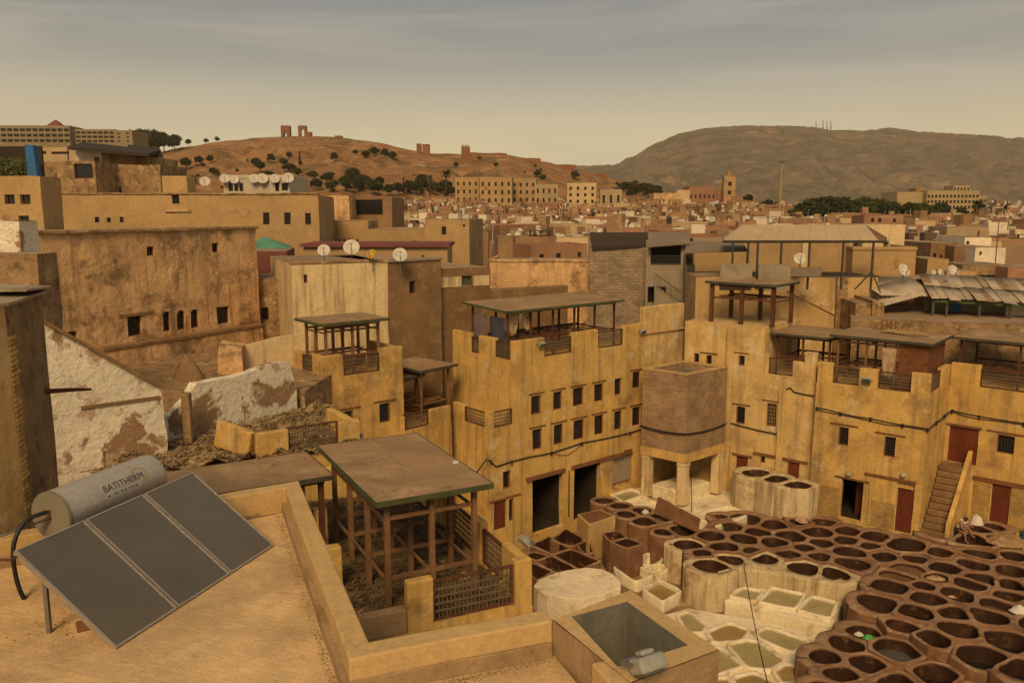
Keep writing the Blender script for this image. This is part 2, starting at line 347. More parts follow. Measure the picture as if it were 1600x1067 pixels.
# ------------------------------------------------------------------ mesh helpers
class MB:
    """collects shapes and links them as one mesh object"""
    def __init__(s, M=None):
        s.v, s.f, s.M = [], [], M
    def add(s, vs, fs):
        o = len(s.v)
        for p in vs:
            p = Vector(p)
            s.v.append(tuple(s.M @ p) if s.M is not None else tuple(p))
        flip = s.M is not None and s.M.determinant() < 0
        for f in fs:
            f = tuple(i + o for i in f)
            s.f.append(f[::-1] if flip else f)
        return s
    def box(s, x0, x1, y0, y1, z0, z1):
        return s.add([(x0, y0, z0), (x1, y0, z0), (x1, y1, z0), (x0, y1, z0), (x0, y0, z1), (x1, y0, z1), (x1, y1, z1), (x0, y1, z1)],
                     [(0, 3, 2, 1), (4, 5, 6, 7), (0, 1, 5, 4), (1, 2, 6, 5), (2, 3, 7, 6), (3, 0, 4, 7)])
    def quad(s, a, b, c, d):
        return s.add([a, b, c, d], [(0, 1, 2, 3)])
    def prism(s, poly, z0, z1):
        n = len(poly)
        vs = [(p[0], p[1], z0) for p in poly] + [(p[0], p[1], z1) for p in poly]
        return s.add(vs, [tuple(range(n - 1, -1, -1)), tuple(range(n, 2 * n))] + [(i, (i + 1) % n, n + (i + 1) % n, n + i) for i in range(n)])
    def slab(s, pts, th):
        """a flat plate from top corner points (counter-clockwise from above), thickness downwards"""
        n = len(pts)
        vs = [tuple(p) for p in pts] + [(p[0], p[1], p[2] - th) for p in pts]
        return s.add(vs, [tuple(range(n)), tuple(range(2 * n - 1, n - 1, -1))] + [((i + 1) % n, i, n + i, n + (i + 1) % n) for i in range(n)])
    def beam(s, p, q, w, h=None):
        """square bar between two points"""
        h = h or w
        p, q = Vector(p), Vector(q)
        d = (q - p).normalized()
        up = Vector((0, 0, 1)) if abs(d.z) < 0.95 else Vector((0, 1, 0))
        a = d.cross(up).normalized() * (w / 2); b = a.cross(d).normalized() * (h / 2)
        vs = [p - a - b, p + a - b, p + a + b, p - a + b, q - a - b, q + a - b, q + a + b, q - a + b]
        return s.add(vs, [(0, 3, 2, 1), (4, 5, 6, 7), (0, 1, 5, 4), (1, 2, 6, 5), (2, 3, 7, 6), (3, 0, 4, 7)][::1])
    def tube(s, pts, r, n=8, cap=True):
        pts = [Vector(p) for p in pts]
        rs = r if isinstance(r, (list, tuple)) else [r] * len(pts)
        vs = []
        prev = None
        for i, p in enumerate(pts):
            d = (pts[min(i + 1, len(pts) - 1)] - pts[max(i - 1, 0)]).normalized()
            up = Vector((0, 0, 1)) if abs(d.z) < 0.9 else Vector((1, 0, 0))
            a = d.cross(up).normalized() if prev is None else (prev - d * prev.dot(d)).normalized()
            prev = a
            b = d.cross(a)
            for k in range(n):
                t = 2 * math.pi * k / n
                vs.append(p + a * (math.cos(t) * rs[i]) + b * (math.sin(t) * rs[i]))
        fs = []
        for i in range(len(pts) - 1):
            for k in range(n):
                fs.append((i * n + k, i * n + (k + 1) % n, (i + 1) * n + (k + 1) % n, (i + 1) * n + k))
        if cap:
            fs.append(tuple(range(n - 1, -1, -1))); fs.append(tuple(range((len(pts) - 1) * n, len(pts) * n)))
        return s.add(vs, fs)
    def lathe(s, prof, n=20, M=None):
        vs = []
        for (r, z) in prof:
            for k in range(n):
                t = 2 * math.pi * k / n
                p = Vector((r * math.cos(t), r * math.sin(t), z))
                vs.append(M @ p if M is not None else p)
        fs = []
        for i in range(len(prof) - 1):
            for k in range(n):
                fs.append((i * n + k, i * n + (k + 1) % n, (i + 1) * n + (k + 1) % n, (i + 1) * n + k))
        return s.add(vs, fs)
    def build(s, name, m, parent=None, smooth=False, bevel=0.0, weld=False, seg=2, loc=None):
        me = bpy.data.meshes.new(name)
        me.from_pydata(s.v, [], s.f)
        if weld or bevel > 0:
            bm = bmesh.new(); bm.from_mesh(me)
            bmesh.ops.remove_doubles(bm, verts=bm.verts, dist=0.0005)
            bm.to_mesh(me); bm.free()
        me.materials.append(MATS[m] if isinstance(m, str) else m)
        me.update()
        if smooth:
            me.polygons.foreach_set('use_smooth', [True] * len(me.polygons))
        o = bpy.data.objects.new(name, me)
        COL.objects.link(o)
        if parent is not None: o.parent = parent
        if loc is not None: o.location = loc
        if bevel > 0:
            bv = o.modifiers.new('bevel', 'BEVEL')
            bv.width = bevel; bv.segments = seg; bv.limit_method = 'ANGLE'; bv.angle_limit = R(40)
        return o

def tag(o, label=None, cat=None, group=None, kind=None):
    if label: o['label'] = label
    if cat: o['category'] = cat
    if group: o['group'] = group
    if kind: o['kind'] = kind
    return o
def thing(name, loc, az=90.0, label=None, cat=None, group=None):
    """an Empty at the base; local x runs along compass direction az, local y away from it to the left"""
    o = bpy.data.objects.new(name, None)
    o.empty_display_size = 0.3
    COL.objects.link(o)
    o.location = loc
    o.rotation_euler = (0, 0, R(90 - az))
    tag(o, label, cat, group)
    return o
def wmat(o):
    return Matrix.Translation(o.location) @ o.rotation_euler.to_matrix().to_4x4()
def copy_tree(o, parent=None):
    c = o.copy(); COL.objects.link(c); c.parent = parent
    for ch in o.children: copy_tree(ch, c)
    return c

class Face:
    """one wall plane of a building: s along it, n inwards, z up (all in the building's own frame)"""
    def __init__(f, root, M=None):
        f.root = root; f.M = M if M is not None else Matrix.Identity(4)
        f.W = wmat(root) @ f.M; f.I = f.W.inverted()
        f.op = []
    def at(f, x, y, n=0.0):
        o = f.I @ Vector((0, 0, CAMZ)); d = f.I.to_3x3() @ ray(x, y)
        t = (n - o.y) / d.y
        p = o + d * t
        return p.x, p.z
    def s(f, x, y=600, n=0.0): return f.at(x, y, n)[0]
    def world(f, s, n, z): return f.W @ Vector((s, n, z))
    def mb(f): return MB(f.M)
    def rect(f, xl, yt, xr, yb):
        xm, ym = (xl + xr) / 2, (yt + yb) / 2
        return f.s(xl, ym), f.s(xr, ym), f.at(xm, yb)[1], f.at(xm, yt)[1]
def right_face(w): return Matrix(((0, -1, 0, w), (1, 0, 0, 0), (0, 0, 1, 0), (0, 0, 0, 1)))
def left_face(d): return Matrix(((0, 1, 0, 0), (-1, 0, 0, d), (0, 0, 1, 0), (0, 0, 0, 1)))

def facade(mb, s0, s1, z0, z1, ops):
    """front plane at n=0 with recessed openings (a,b,c,d,depth,back)"""
    ops = [(max(a, s0), min(b, s1), max(c, z0), min(d, z1), dp, bk) for a, b, c, d, dp, bk in ops]
    xs = sorted(set([s0, s1] + [v for o in ops for v in o[:2]]))
    zs = sorted(set([z0, z1] + [v for o in ops for v in o[2:4]]))
    for i in range(len(xs) - 1):
        for j in range(len(zs) - 1):
            cx, cz = (xs[i] + xs[i + 1]) / 2, (zs[j] + zs[j + 1]) / 2
            if any(o[0] < cx < o[1] and o[2] < cz < o[3] for o in ops): continue
            mb.quad((xs[i], 0, zs[j]), (xs[i + 1], 0, zs[j]), (xs[i + 1], 0, zs[j + 1]), (xs[i], 0, zs[j + 1]))
    for a, b, c, d, dp, bk in ops:
        mb.quad((a, 0, c), (a, dp, c), (a, dp, d), (a, 0, d))
        mb.quad((b, dp, c), (b, 0, c), (b, 0, d), (b, dp, d))
        mb.quad((a, 0, c), (b, 0, c), (b, dp, c), (a, dp, c))
        if d < z1 - 1e-6: mb.quad((a, dp, d), (b, dp, d), (b, 0, d), (a, 0, d))
        if bk: mb.quad((a, dp, c), (b, dp, c), (b, dp, d), (a, dp, d))

def window(f, a, b, c, d, depth=0.16, bars=(3, 4), frame='lintel_wood', bar='grille_iron', lintel=True, pane='dark_pane', opening=True, ext=0.25, fw=0.05, bt=0.016):
    if opening: f.op.append((a, b, c, d, depth, False))
    m = f.mb()
    m.box(a, a + fw, depth - 0.09, depth - 0.01, c, d).box(b - fw, b, depth - 0.09, depth - 0.01, c, d)
    m.box(a + fw, b - fw, depth - 0.09, depth - 0.01, c, c + fw).box(a + fw, b - fw, depth - 0.09, depth - 0.01, d - fw, d)
    w = m.build('window', frame, f.root)
    f.mb().quad((a, depth, c), (b, depth, c), (b, depth, d), (a, depth, d)).build('pane', pane, w)
    if bars:
        g = f.mb()
        for i in range(1, bars[0] + 1):
            x = a + fw + (b - a - 2 * fw) * i / (bars[0] + 1)
            g.box(x - bt / 2, x + bt / 2, depth - 0.07, depth - 0.05, c + fw, d - fw)
        for i in range(1, bars[1] + 1):
            z = c + fw + (d - c - 2 * fw) * i / (bars[1] + 1)
            g.box(a + fw, b - fw, depth - 0.05, depth - 0.03, z - bt / 2, z + bt / 2)
        g.build('grille', bar, w)
    if lintel:
        f.mb().box(a - ext, b + ext, -0.05, 0.05, d + 0.10, d + 0.16).build('lintel', 'lintel_wood', f.root)
    return w
def window_px(f, xl, yt, xr, yb, **k):
    a, b, c, d = f.rect(xl, yt, xr, yb)
    return window(f, a, b, c, d, **k)
def door(f, a, b, c, d, depth=0.14, m='door_wood', lintel=True, planks=True, ext=0.25):
    f.op.append((a, b, c, d, depth, False))
    o = f.mb().box(a + 0.004, b - 0.004, depth - 0.05, depth + 0.01, c, d).build('door', m, f.root)
    if planks:
        n = max(3, int((b - a) / 0.16))
        for i in range(n):
            x0 = a + 0.01 + (b - a - 0.02) * i / n; x1 = a + 0.01 + (b - a - 0.02) * (i + 1) / n - 0.012
            f.mb().box(x0, x1, depth - 0.068, depth - 0.052, c + 0.02, d - 0.02).build('plank', m, o)
        f.mb().box(b - 0.12, b - 0.09, depth - 0.10, depth - 0.07, (c + d) / 2, (c + d) / 2 + 0.12).build('handle', 'grille_iron', o)
    if lintel:
        f.mb().box(a - ext, b + ext, -0.07, 0.07, d + 0.02, d + 0.13).build('lintel', 'lintel_wood', f.root)
    return o
def lattice(f, a, b, c, d, n0=0.08, nx=None, nz=None, m='grille_wood', mid=True):
    """wooden terrace railing: frame, uprights and rails"""
    fr = 0.055
    q = f.mb()
    q.box(a, b, n0 - 0.02, n0 + 0.06, d - fr, d).box(a, b, n0 - 0.02, n0 + 0.06, c, c + fr)
    q.box(a, a + fr, n0 - 0.02, n0 + 0.06, c + fr, d - fr).box(b - fr, b, n0 - 0.02, n0 + 0.06, c + fr, d - fr)
    o = q.build('railing', 'timber', f.root)
    nx = nx or max(3, int((b - a) / 0.10)); nz = nz or max(3, int((d - c) / 0.17))
    g = f.mb()
    for i in range(1, nx):
        x = a + fr + (b - a - 2 * fr) * i / nx
        g.box(x - 0.011, x + 0.011, n0 + 0.01, n0 + 0.03, c + fr, d - fr)
    for i in range(1, nz):
        z = c + fr + (d - c - 2 * fr) * i / nz
        g.box(a + fr, b - fr, n0 - 0.01, n0 + 0.01, z - 0.022, z + 0.022)
    g.build('lattice', m, o)
    return o
def parapet(f, z0, segs, m, th=0.3, curb=0.12, bevel=0.035):
    """segs: (s0, s1, ztop, 'pier'|'rail')"""
    for a, b, zt, k in segs:
        if k == 'pier':
            f.mb().box(a, b, 0.003, th, z0 - 0.12, zt).build('pier', m, f.root, bevel=bevel)
        else:
            f.mb().box(a, b, 0.004, th - 0.004, z0, z0 + curb).build('curb', m, f.root)
            lattice(f, a + 0.005, b - 0.005, z0 + curb + 0.003, zt, n0=th * 0.45)
def body(f, w, d, z0, z1, m, name='wall', roof=True, roof_m=None, front=True, rf=None, lf=None):
    """finishes a building: front facade with its openings, sides, back and top"""
    q = MB()
    if front: facade(q, 0, w, z0, z1, f.op)
    for sf, pts in ((rf, ((w, 0, z0), (w, d, z0), (w, d, z1), (w, 0, z1))), (lf, ((0, d, z0), (0, 0, z0), (0, 0, z1), (0, d, z1)))):
        if sf is None: q.quad(*pts)
        else:
            q2 = MB(sf.M); facade(q2, 0, d, z0, z1, sf.op); q.add(q2.v, q2.f)
    q.quad((w, d, z0), (0, d, z0), (0, d, z1), (w, d, z1))
    if roof and not roof_m: q.quad((0, 0, z1), (w, 0, z1), (w, d, z1), (0, d, z1))
    o = q.build(name, m, f.root, weld=True)
    if roof and roof_m:
        MB().quad((0, 0, z1), (w, 0, z1), (w, d, z1), (0, d, z1)).build('roof', roof_m, f.root)
    return o

def shed(P, az, w, d, zf, zr, label, nx=3, ny=2, roof_over=0.25, rails=((0.9,),), wood='timber', fascia='dark_fascia', group=None,
         slope=0.0, roof='shed_roof', post=0.10, mids=(0.95, 1.75), floor=False, tilt_x=0.0, cloth=None, rail_front=True, shelf=True):
    """open drying shed: posts, rails and a flat felted roof"""
    t = thing('drying_shed', (P[0], P[1], zf), az, label, 'shed', group)
    h = zr - zf
    def rz(x, y): return h + slope * (y / max(d, 0.1)) + tilt_x * x
    for i in range(nx):
        for j in range(ny):
            x = w * i / (nx - 1); y = d * j / max(ny - 1, 1)
            MB().box(x - post / 2, x + post / 2, y - post / 2, y + post / 2, 0, rz(x, y) - 0.16).build('post', wood, t)
    for k, z in enumerate(mids):
        for j in range(ny):
            y = d * j / max(ny - 1, 1)
            if j == 0 and not rail_front and k == 0: continue
            MB().box(0, w, y - 0.03, y + 0.03, z - 0.045, z + 0.045).build('rail', wood, t)
        for i in range(nx):
            x = w * i / (nx - 1)
            MB().box(x - 0.028, x + 0.028, 0, d, z - 0.11, z - 0.05).build('rail', wood, t)
    if shelf and mids:      # loose planks laid across the first rails
        rq_ = random.Random(int(abs(P[0] * 31 + P[1] * 17)) + 5)
        n_ = max(4, int(d / 0.42))
        for i in range(n_):
            if rq_.random() < 0.22: continue
            y = d * (i + 0.5) / n_ + rq_.uniform(-.06, .06); x0 = rq_.uniform(0.0, 0.2) * w; x1 = w * rq_.uniform(0.75, 1.0)
            MB().beam((x0, y, mids[0] + 0.062), (x1, y + rq_.uniform(-.12, .12), mids[0] + 0.062 + rq_.uniform(0, .01)), 0.22, 0.03).build('plank', wood, t)
    for j in range(ny):
        y = d * j / max(ny - 1, 1)
        MB().beam((-0.1, y, rz(0, y) - 0.205), (w + 0.1, y, rz(w, y) - 0.205), 0.07, 0.09).build('beam', wood, t)
    for i in range(nx):
        x = w * i / (nx - 1)
        MB().beam((x, -0.15, rz(x, 0) - 0.125), (x, d + 0.15, rz(x, d) - 0.125), 0.06, 0.07).build('rafter', wood, t)
    o = roof_over
    c = [(-o, -o), (w + o, -o), (w + o, d + o), (-o, d + o)]
    pts = [(x, y, rz(x, y)) for x, y in c]
    r = MB().slab(pts, 0.085).build('roof', roof, t)
    fb = MB()
    for i in range(4):
        p, q = Vector(pts[i]), Vector(pts[(i + 1) % 4])
        n = Vector((q.y - p.y, p.x - q.x, 0)).normalized() * 0.014
        fb.beam(p + n + Vector((0, 0, -0.058)), q + n + Vector((0, 0, -0.058)), 0.025, 0.13)
    fb.build('fascia', fascia, r)
    # felt seams
    k = max(2, int(w / 1.1))
    for i in range(1, k):
        x = -o + (w + 2 * o) * i / k
        MB().beam((x, -o + 0.02, rz(x, -o) + 0.002), (x, d + o - 0.02, rz(x, d + o) + 0.002), 0.06, 0.008).build('seam', 'cement_band', r)
    return t

def frame_of(xl, yl, D, az, zb):
    """left front corner from a pixel and a distance, as an Empty-ready position"""
    p = py(xl, yl, D)
    return (p.x, p.y, zb), p.z
def cable(pts, r, label, name='cable'):
    o = MB().tube(pts, r, 6).build(name, 'cable_black', smooth=True)
    return tag(o, label, 'cable')
def sag(a, b, n, amt, rnd=None, j=0.0):
    a, b = Vector(a), Vector(b)
    out = []
    for i in range(n + 1):
        t = i / n
        p = a.lerp(b, t); p.z -= amt * 4 * t * (1 - t)
        if rnd: p.z += rnd.uniform(-j, j)
        out.append(p)
    return out

def roughen(o, amp=0.03, size=0.7):
    """hand-made walls: cut the faces finer and let the surface wander a little"""
    me = o.data; bm = bmesh.new(); bm.from_mesh(me)
    bmesh.ops.remove_doubles(bm, verts=bm.verts, dist=0.0005)
    for _ in range(4):
        es = [e_ for e_ in bm.edges if e_.calc_length() > size * 1.5]
        if not es: break
        bmesh.ops.subdivide_edges(bm, edges=es, cuts=1, use_grid_fill=True)
    M0 = wmat(o.parent) if o.parent else o.matrix_basis
    Ri = M0.to_3x3().inverted()
    for v in bm.verts:
        w = M0 @ v.co
        d = noise.noise_vector(w * 0.55) * amp + noise.noise_vector(w * 2.1) * (amp * 0.45)
        v.co += Ri @ Vector((d.x, d.y, d.z * 0.8))
    bm.to_mesh(me); bm.free()
ROUGH_NAMES = ('wall', 'pier', 'side_wall', 'parapet', 'low_wall', 'pilaster', 'coping', 'curb', 'plinth', 'end_wall', 'ledge', 'back_wall', 'column', 'step')
def roughen_children(roots, amp=0.03, size=0.7):
    for r_ in roots:
        for c in r_.children:
            if c.type == 'MESH' and c.name.split('.')[0] in ROUGH_NAMES and len(c.data.vertices) < 4000: roughen(c, amp, size)

# ------------------------------------------------------------------ ground of the tannery yard
yard = MB()
yard.prism([(-12, 12), (34, 12), (60, 40), (12.5, 60), (-12, 44)], -2.2, -1.5)
tag(yard.build('tannery_yard', 'yard_mud'), kind='structure')

# ------------------------------------------------------------------ the long yellow building (left of the yard corner)
Kp = pz(764, 832, 0)
K = thing('yellow_building', (Kp.x, Kp.y, 0), 50, 'long yellow plastered building with two rows of barred windows above dark workshop bays', 'building')
KF = Face(K)
KW, KD, KZ = 11.45, 5.2, 8.45
s0 = 1.62
for i, xm in enumerate((838, 871.5, 903.5, 935, 965.5, 993.5)):
    hw = (7.5, 7, 8, 7, 5.5, 6)[i]
    a, b = KF.s(xm - hw, 620), KF.s(xm + hw, 620)
    zt, zb = 6.60, 5.62
    if i == 4: zt, zb = 6.72, 5.75
    if i == 5: zt, zb = 6.9, 5.95
    window(KF, a, b, zb, zt, frame='door_wood' if i in (2, 3, 5) else 'lintel_wood', bars=(3, 6), lintel=i != 4, ext=0.2)
for i, xm in enumerate((839.5, 872.5, 904, 935.5, 965.5, 993.5)):
    hw = (7.5, 7.5, 8, 7, 6, 6)[i]
    a, b = KF.s(xm - hw, 680), KF.s(xm + hw, 680)
    window(KF, a, b, 3.72, 4.82, frame='door_wood' if i in (2, 3, 5) else 'lintel_wood', bars=(3, 6), lintel=True, ext=0.24)
# workshop bays
b1 = KF.rect(832, 745, 868, 830); b2 = KF.rect(897, 725, 936, 780); b3 = KF.rect(957, 710, 990, 770)
for (x0_, x1_) in ((b1[0], b1[1] + 0.55), (b2[0], b2[1] + 0.1)):
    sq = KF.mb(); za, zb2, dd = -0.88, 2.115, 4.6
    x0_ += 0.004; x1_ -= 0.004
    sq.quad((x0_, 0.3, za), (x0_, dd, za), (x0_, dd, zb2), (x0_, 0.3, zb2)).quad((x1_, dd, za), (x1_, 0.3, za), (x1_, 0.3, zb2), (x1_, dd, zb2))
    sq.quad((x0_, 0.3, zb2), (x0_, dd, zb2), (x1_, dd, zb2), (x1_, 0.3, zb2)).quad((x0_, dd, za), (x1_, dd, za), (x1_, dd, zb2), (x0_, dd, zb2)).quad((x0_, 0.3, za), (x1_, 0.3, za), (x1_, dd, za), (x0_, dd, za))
    sq.build('bay_interior', 'painted_shade', K)  # shade of the deep bay is put into its dark colour
KF.op.append((b1[0], b1[1] + 0.55, -0.9, 2.12, 0.3, False))
KF.op.append((b2[0], b2[1] + 0.1, -0.9, 2.12, 0.3, False))
KF.op.append((b3[0], b3[1], 0.2, 2.12, 0.35, True))
KF.mb().box(b3[0] + 0.03, b3[1] - 0.03, 0.2, 0.26, 0.5, 2.05).build('shutter', 'grey_render', K)
KF.mb().box(b1[0] - 0.45, b1[1] + 0.62, -0.10, 0.10, 2.13, 2.33).build('lintel', 'lintel_wood', K)
KF.mb().box(b2[0] - 0.25, b2[1] + 2.0, -0.10, 0.10, 2.13, 2.33).build('lintel', 'lintel_wood', K)
KF.mb().box(b2[1] + 2.02, b2[1] + 2.6, -0.12, 0.08, 2.2, 2.42).build('lintel', 'lintel_wood', K)
# small window, door, barred slot at its left end
window_px(KF, 786, 736, 798, 763, bars=None, lintel=False)
da = KF.rect(772, 782, 791, 832); door(KF, da[0], da[1], 0.0, da[3], lintel=False)
KF.mb().box(da[0] - 0.3, da[1] + 0.95, -0.06, 0.06, da[3] + 0.03, da[3] + 0.11).build('lintel', 'lintel_wood', K)
dw = KF.rect(795, 778, 806, 826); window(KF, dw[0], dw[1], 0.25, dw[3], bars=(2, 9), lintel=False, frame='grille_wood')
# body: the tall block, and the low block with its own terrace at the left
q = MB()
facade(q, s0, KW, 0 - 1.5, KZ, [o for o in KF.op if o[0] >= s0])
q.quad((KW, 0, -1.5), (KW, KD, -1.5), (KW, KD, KZ), (KW, 0, KZ))
q.quad((s0, KD, -1.5), (s0, 0, -1.5), (s0, 0, KZ), (s0, KD, KZ))
q.quad((KW, KD, -1.5), (s0, KD, -1.5), (s0, KD, KZ), (KW, KD, KZ))
q.quad((s0, 0, KZ), (KW, 0, KZ), (KW, KD, KZ), (s0, KD, KZ))
q.build('wall', 'ochre', K, weld=True)
q = MB(); LZ = 5.25
facade(q, 0, s0, -1.5, LZ, [o for o in KF.op if o[0] < s0])
q.quad((0, 3.0, -1.5), (0, 0, -1.5), (0, 0, LZ), (0, 3.0, LZ))
q.quad((0, 0, LZ), (s0, 0, LZ), (s0, 3.0, LZ), (0, 3.0, LZ))
q.build('wall', 'ochre', K, weld=True)
# parapets
def segs(f, ylist, z, kinds, n=0.0):
    out = []
    for (x0, x1, k, zt) in ylist: out.append((f.s(x0, 540), f.s(x1, 540), zt, k))
    return out
parapet(KF, KZ, [(s0, KF.s(851, 540), 9.58, 'pier'), (KF.s(851, 540), KF.s(895, 540), 9.45, 'rail'), (KF.s(895, 540), KF.s(935, 540), 9.62, 'pier'),
                 (KF.s(935, 540), KF.s(975, 540), 9.48, 'rail'), (KF.s(975, 540), KW, 9.66, 'pier')], 'ochre')
KL = Face(K, Matrix(((0, 1, 0, s0), (-1, 0, 0, KD), (0, 0, 1, 0), (0, 0, 0, 1))))
parapet(KL, KZ, [(0, 1.6, 9.6, 'pier'), (1.6, 2.35, 9.42, 'rail'), (2.35, 3.65, 9.55, 'pier'), (3.65, 4.9, 9.45, 'rail')], 'ochre')
parapet(KF, LZ, [(0, 0.42, 6.22, 'pier'), (0.42, s0 - 0.01, 6.15, 'rail')], 'ochre', curb=0.08)
KLL = Face(K, left_face(3.0))
parapet(KLL, LZ, [(0, 0.9, 6.22, 'pier'), (0.9, 2.7, 6.12, 'rail')], 'ochre', curb=0.1)
# wall lamps (metal floodlights) on the parapet
def floodlight(P, az, label, size=0.36, tilt=35):
    t = thing('floodlight', P, az, label, 'floodlight')
    M0 = Matrix.Rotation(R(tilt), 4, 'X')
    h = size / 2
    MB(M0).box(-h, h, -0.10, 0.05, -h * 0.75, h * 0.75).build('housing', 'lamp_grey', t, bevel=0.035, seg=3)
    MB(M0).box(-h * 0.85, h * 0.85, -0.115, -0.102, -h * 0.6, h * 0.6).build('glass', 'panel_glass', t)
    MB(M0).box(-h * 0.5, h * 0.5, 0.05, 0.10, -h * 0.4, h * 0.4).build('gear_box', 'lamp_grey', t, bevel=0.02)
    b = MB(); b.beam((-h - 0.02, 0, 0), (-h - 0.02, 0.16, -0.05), 0.025).beam((h + 0.02, 0, 0), (h + 0.02, 0.16, -0.05), 0.025).beam((-h - 0.02, 0.16, -0.05), (h + 0.02, 0.16, -0.05), 0.03)
    b.build('bracket', 'pipe_grey', t)
    return t
w = KF.world(*[KF.s(843, 537), -0.16, KF.at(843, 537)[1]]); floodlight(w, 50, 'weathered floodlight on the long yellow building beside the left-hand front railing')
w = KF.world(*[KF.s(1001, 517), -0.16, KF.at(1001, 517)[1]]); floodlight(w, 50, 'floodlight on the last pier of the long yellow building above the yard corner')

# bundle of cables along the wall
rnd = random.Random(4)
def wall_cable(f, pxs, label, n=-0.05, r=0.022, mb=None):
    pts = []
    for (x, y) in pxs:
        s_, z_ = f.at(x, y, n); pts.append(f.world(s_, n, z_))
    return pts
def clip_pts(pts, step=0.7):
    out = [pts[0]]
    for a, b in zip(pts, pts[1:]):
        k = max(1, int((b - a).length / step))
        out += sag(a, b, k, 0.02, rnd, 0.015)[1:]
    return out
ck = wall_cable(KF, [(745, 738), (760, 717), (767, 720), (775, 729), (800, 721), (830, 713), (862, 707), (885, 700), (910, 692), (950, 684), (985, 676), (1001, 671)], '')
kc_ = cable(clip_pts(ck), 0.035, 'bundled black cables slung along the long yellow facade under its windows')
ck2 = wall_cable(KF, [(862, 707), (875, 711), (887, 711), (900, 702), (912, 691)], '', n=-0.07)
cable(ck2, 0.014, 'thin loop of cable hanging from the bundle under the barred windows')
dp = KF.world(b1[1] + 0.95, -0.05, 2.15); cable([dp, dp - Vector((0, 0, 1.2)), dp - Vector((0.0, 0, 2.6))], 0.03, 'black downpipe between the two dark workshop bays', 'downpipe')

# back wall continuing the line to the corner of the yard, a bit higher
Ep = KF.world(KW + 0.01, 0.03, 0)
E_ = thing('yellow_wall', (Ep.x, Ep.y, 0), 50, 'tall plain yellow wall behind the brick water tower with a ledge halfway', 'wall')
EF = Face(E_)
q = MB(); q.box(0, 3.6, 0, 0.4, -1.5, 10.55); q.build('wall', 'ochre_washed', E_, bevel=0.05)
q = MB(); q.box(0, 3.55, -0.10, -0.004, 9.0, 9.10); q.build('ledge', 'ochre_pale', E_, bevel=0.02)

# ------------------------------------------------------------------ right-hand buildings of the yard
Nc = pz(1435, 837, 0)
Nl = Nc - adir(130) * 5.5
N = thing('yellow_building', (Nl.x, Nl.y, 0), 130, 'yellow corner house with a railed terrace and two barred windows over its doorways', 'building')
NF = Face(N); NW, ND, NZ = 5.5, 4.0, 7.05
window_px(NF, 1310, 667, 1326, 696, bars=(3, 5), ext=0.45)
window_px(NF, 1381, 682, 1399, 714, bars=(3, 5), ext=0.45)
o1 = NF.rect(1313, 750, 1347, 812); NF.op.append((o1[0], o1[1], 0.02, o1[3], 0.3, False))
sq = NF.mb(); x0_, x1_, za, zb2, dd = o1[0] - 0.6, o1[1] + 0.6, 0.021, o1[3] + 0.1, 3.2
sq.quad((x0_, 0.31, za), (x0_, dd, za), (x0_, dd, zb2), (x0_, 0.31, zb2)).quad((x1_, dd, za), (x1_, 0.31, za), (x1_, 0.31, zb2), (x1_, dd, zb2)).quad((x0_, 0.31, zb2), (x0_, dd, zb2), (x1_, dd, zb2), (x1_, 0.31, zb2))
sq.quad((x0_, dd, za), (x1_, dd, za), (x1_, dd, zb2), (x0_, dd, zb2)).quad((x0_, 0.31, za), (x1_, 0.31, za), (x1_, dd, za), (x0_, dd, za)); sq.build('room_interior', 'painted_shade', N)  # room behind the doorway gets the same painted-in shade
NF.mb().box(o1[0] - 0.35, o1[1] + 0.3, -0.06, 0.06, o1[3] + 0.02, o1[3] + 0.11).build('lintel', 'lintel_wood', N)
NF.mb().box(o1[0] + 0.5, o1[0] + 1.05, 0.9, 0.96, 0.02, o1[3] - 0.1).build('door', 'door_wood', N)
o2 = NF.rect(1400, 763, 1426, 831)
NF.op.append((o2[0] - 0.05, o2[1], o2[3], o2[3] + 0.33, 0.13, True))
door(NF, o2[0], o2[1], 0.0, o2[3], lintel=False)
NF.mb().box(NF.s(1352, 740), NF.s(1432, 752), -0.08, 0.08, o2[3] + 0.34, o2[3] + 0.46).build('lintel', 'lintel_wood', N)
NF.mb().box(NF.s(1358, 780), NF.s(1362, 780), -0.06, -0.004, 0.0, 2.2).build('downpipe', 'ochre_pale', N)
NR = Face(N, right_face(NW))
body(NF, NW, ND, -1.5, NZ, 'ochre', rf=NR)
# brick dado
NFm = NF.mb(); NFm.box(o1[1] + 0.3, o2[0] - 0.06, -0.03, -0.002, 0, 1.35); NFm.build('brick_dado', 'yellow_brick', N)
NF.mb().box(0.02, o1[0] - 0.06, -0.03, -0.002, 0, 1.6).build('brick_dado', 'yellow_brick', N)
s = lambda x: NF.s(x, 590)
parapet(NF, NZ, [(0, s(1300), 8.2, 'pier'), (s(1300), s(1342), 8.02, 'rail'), (s(1342), s(1372), 8.13, 'pier'), (s(1372), s(1424), 8.05, 'rail'), (s(1424), NW, 8.2, 'pier')], 'ochre', curb=0.10)
parapet(NR, NZ, [(0.31, 2.4, 8.05, 'rail'), (2.4, ND, 8.15, 'pier')], 'ochre', curb=0.1)
w = NF.world(NF.s(1356, 593), -0.15, NF.at(1356, 593)[1]); floodlight(w, 130, 'round-backed floodlight on the middle terrace pier of the yellow corner house', 0.42, 25)
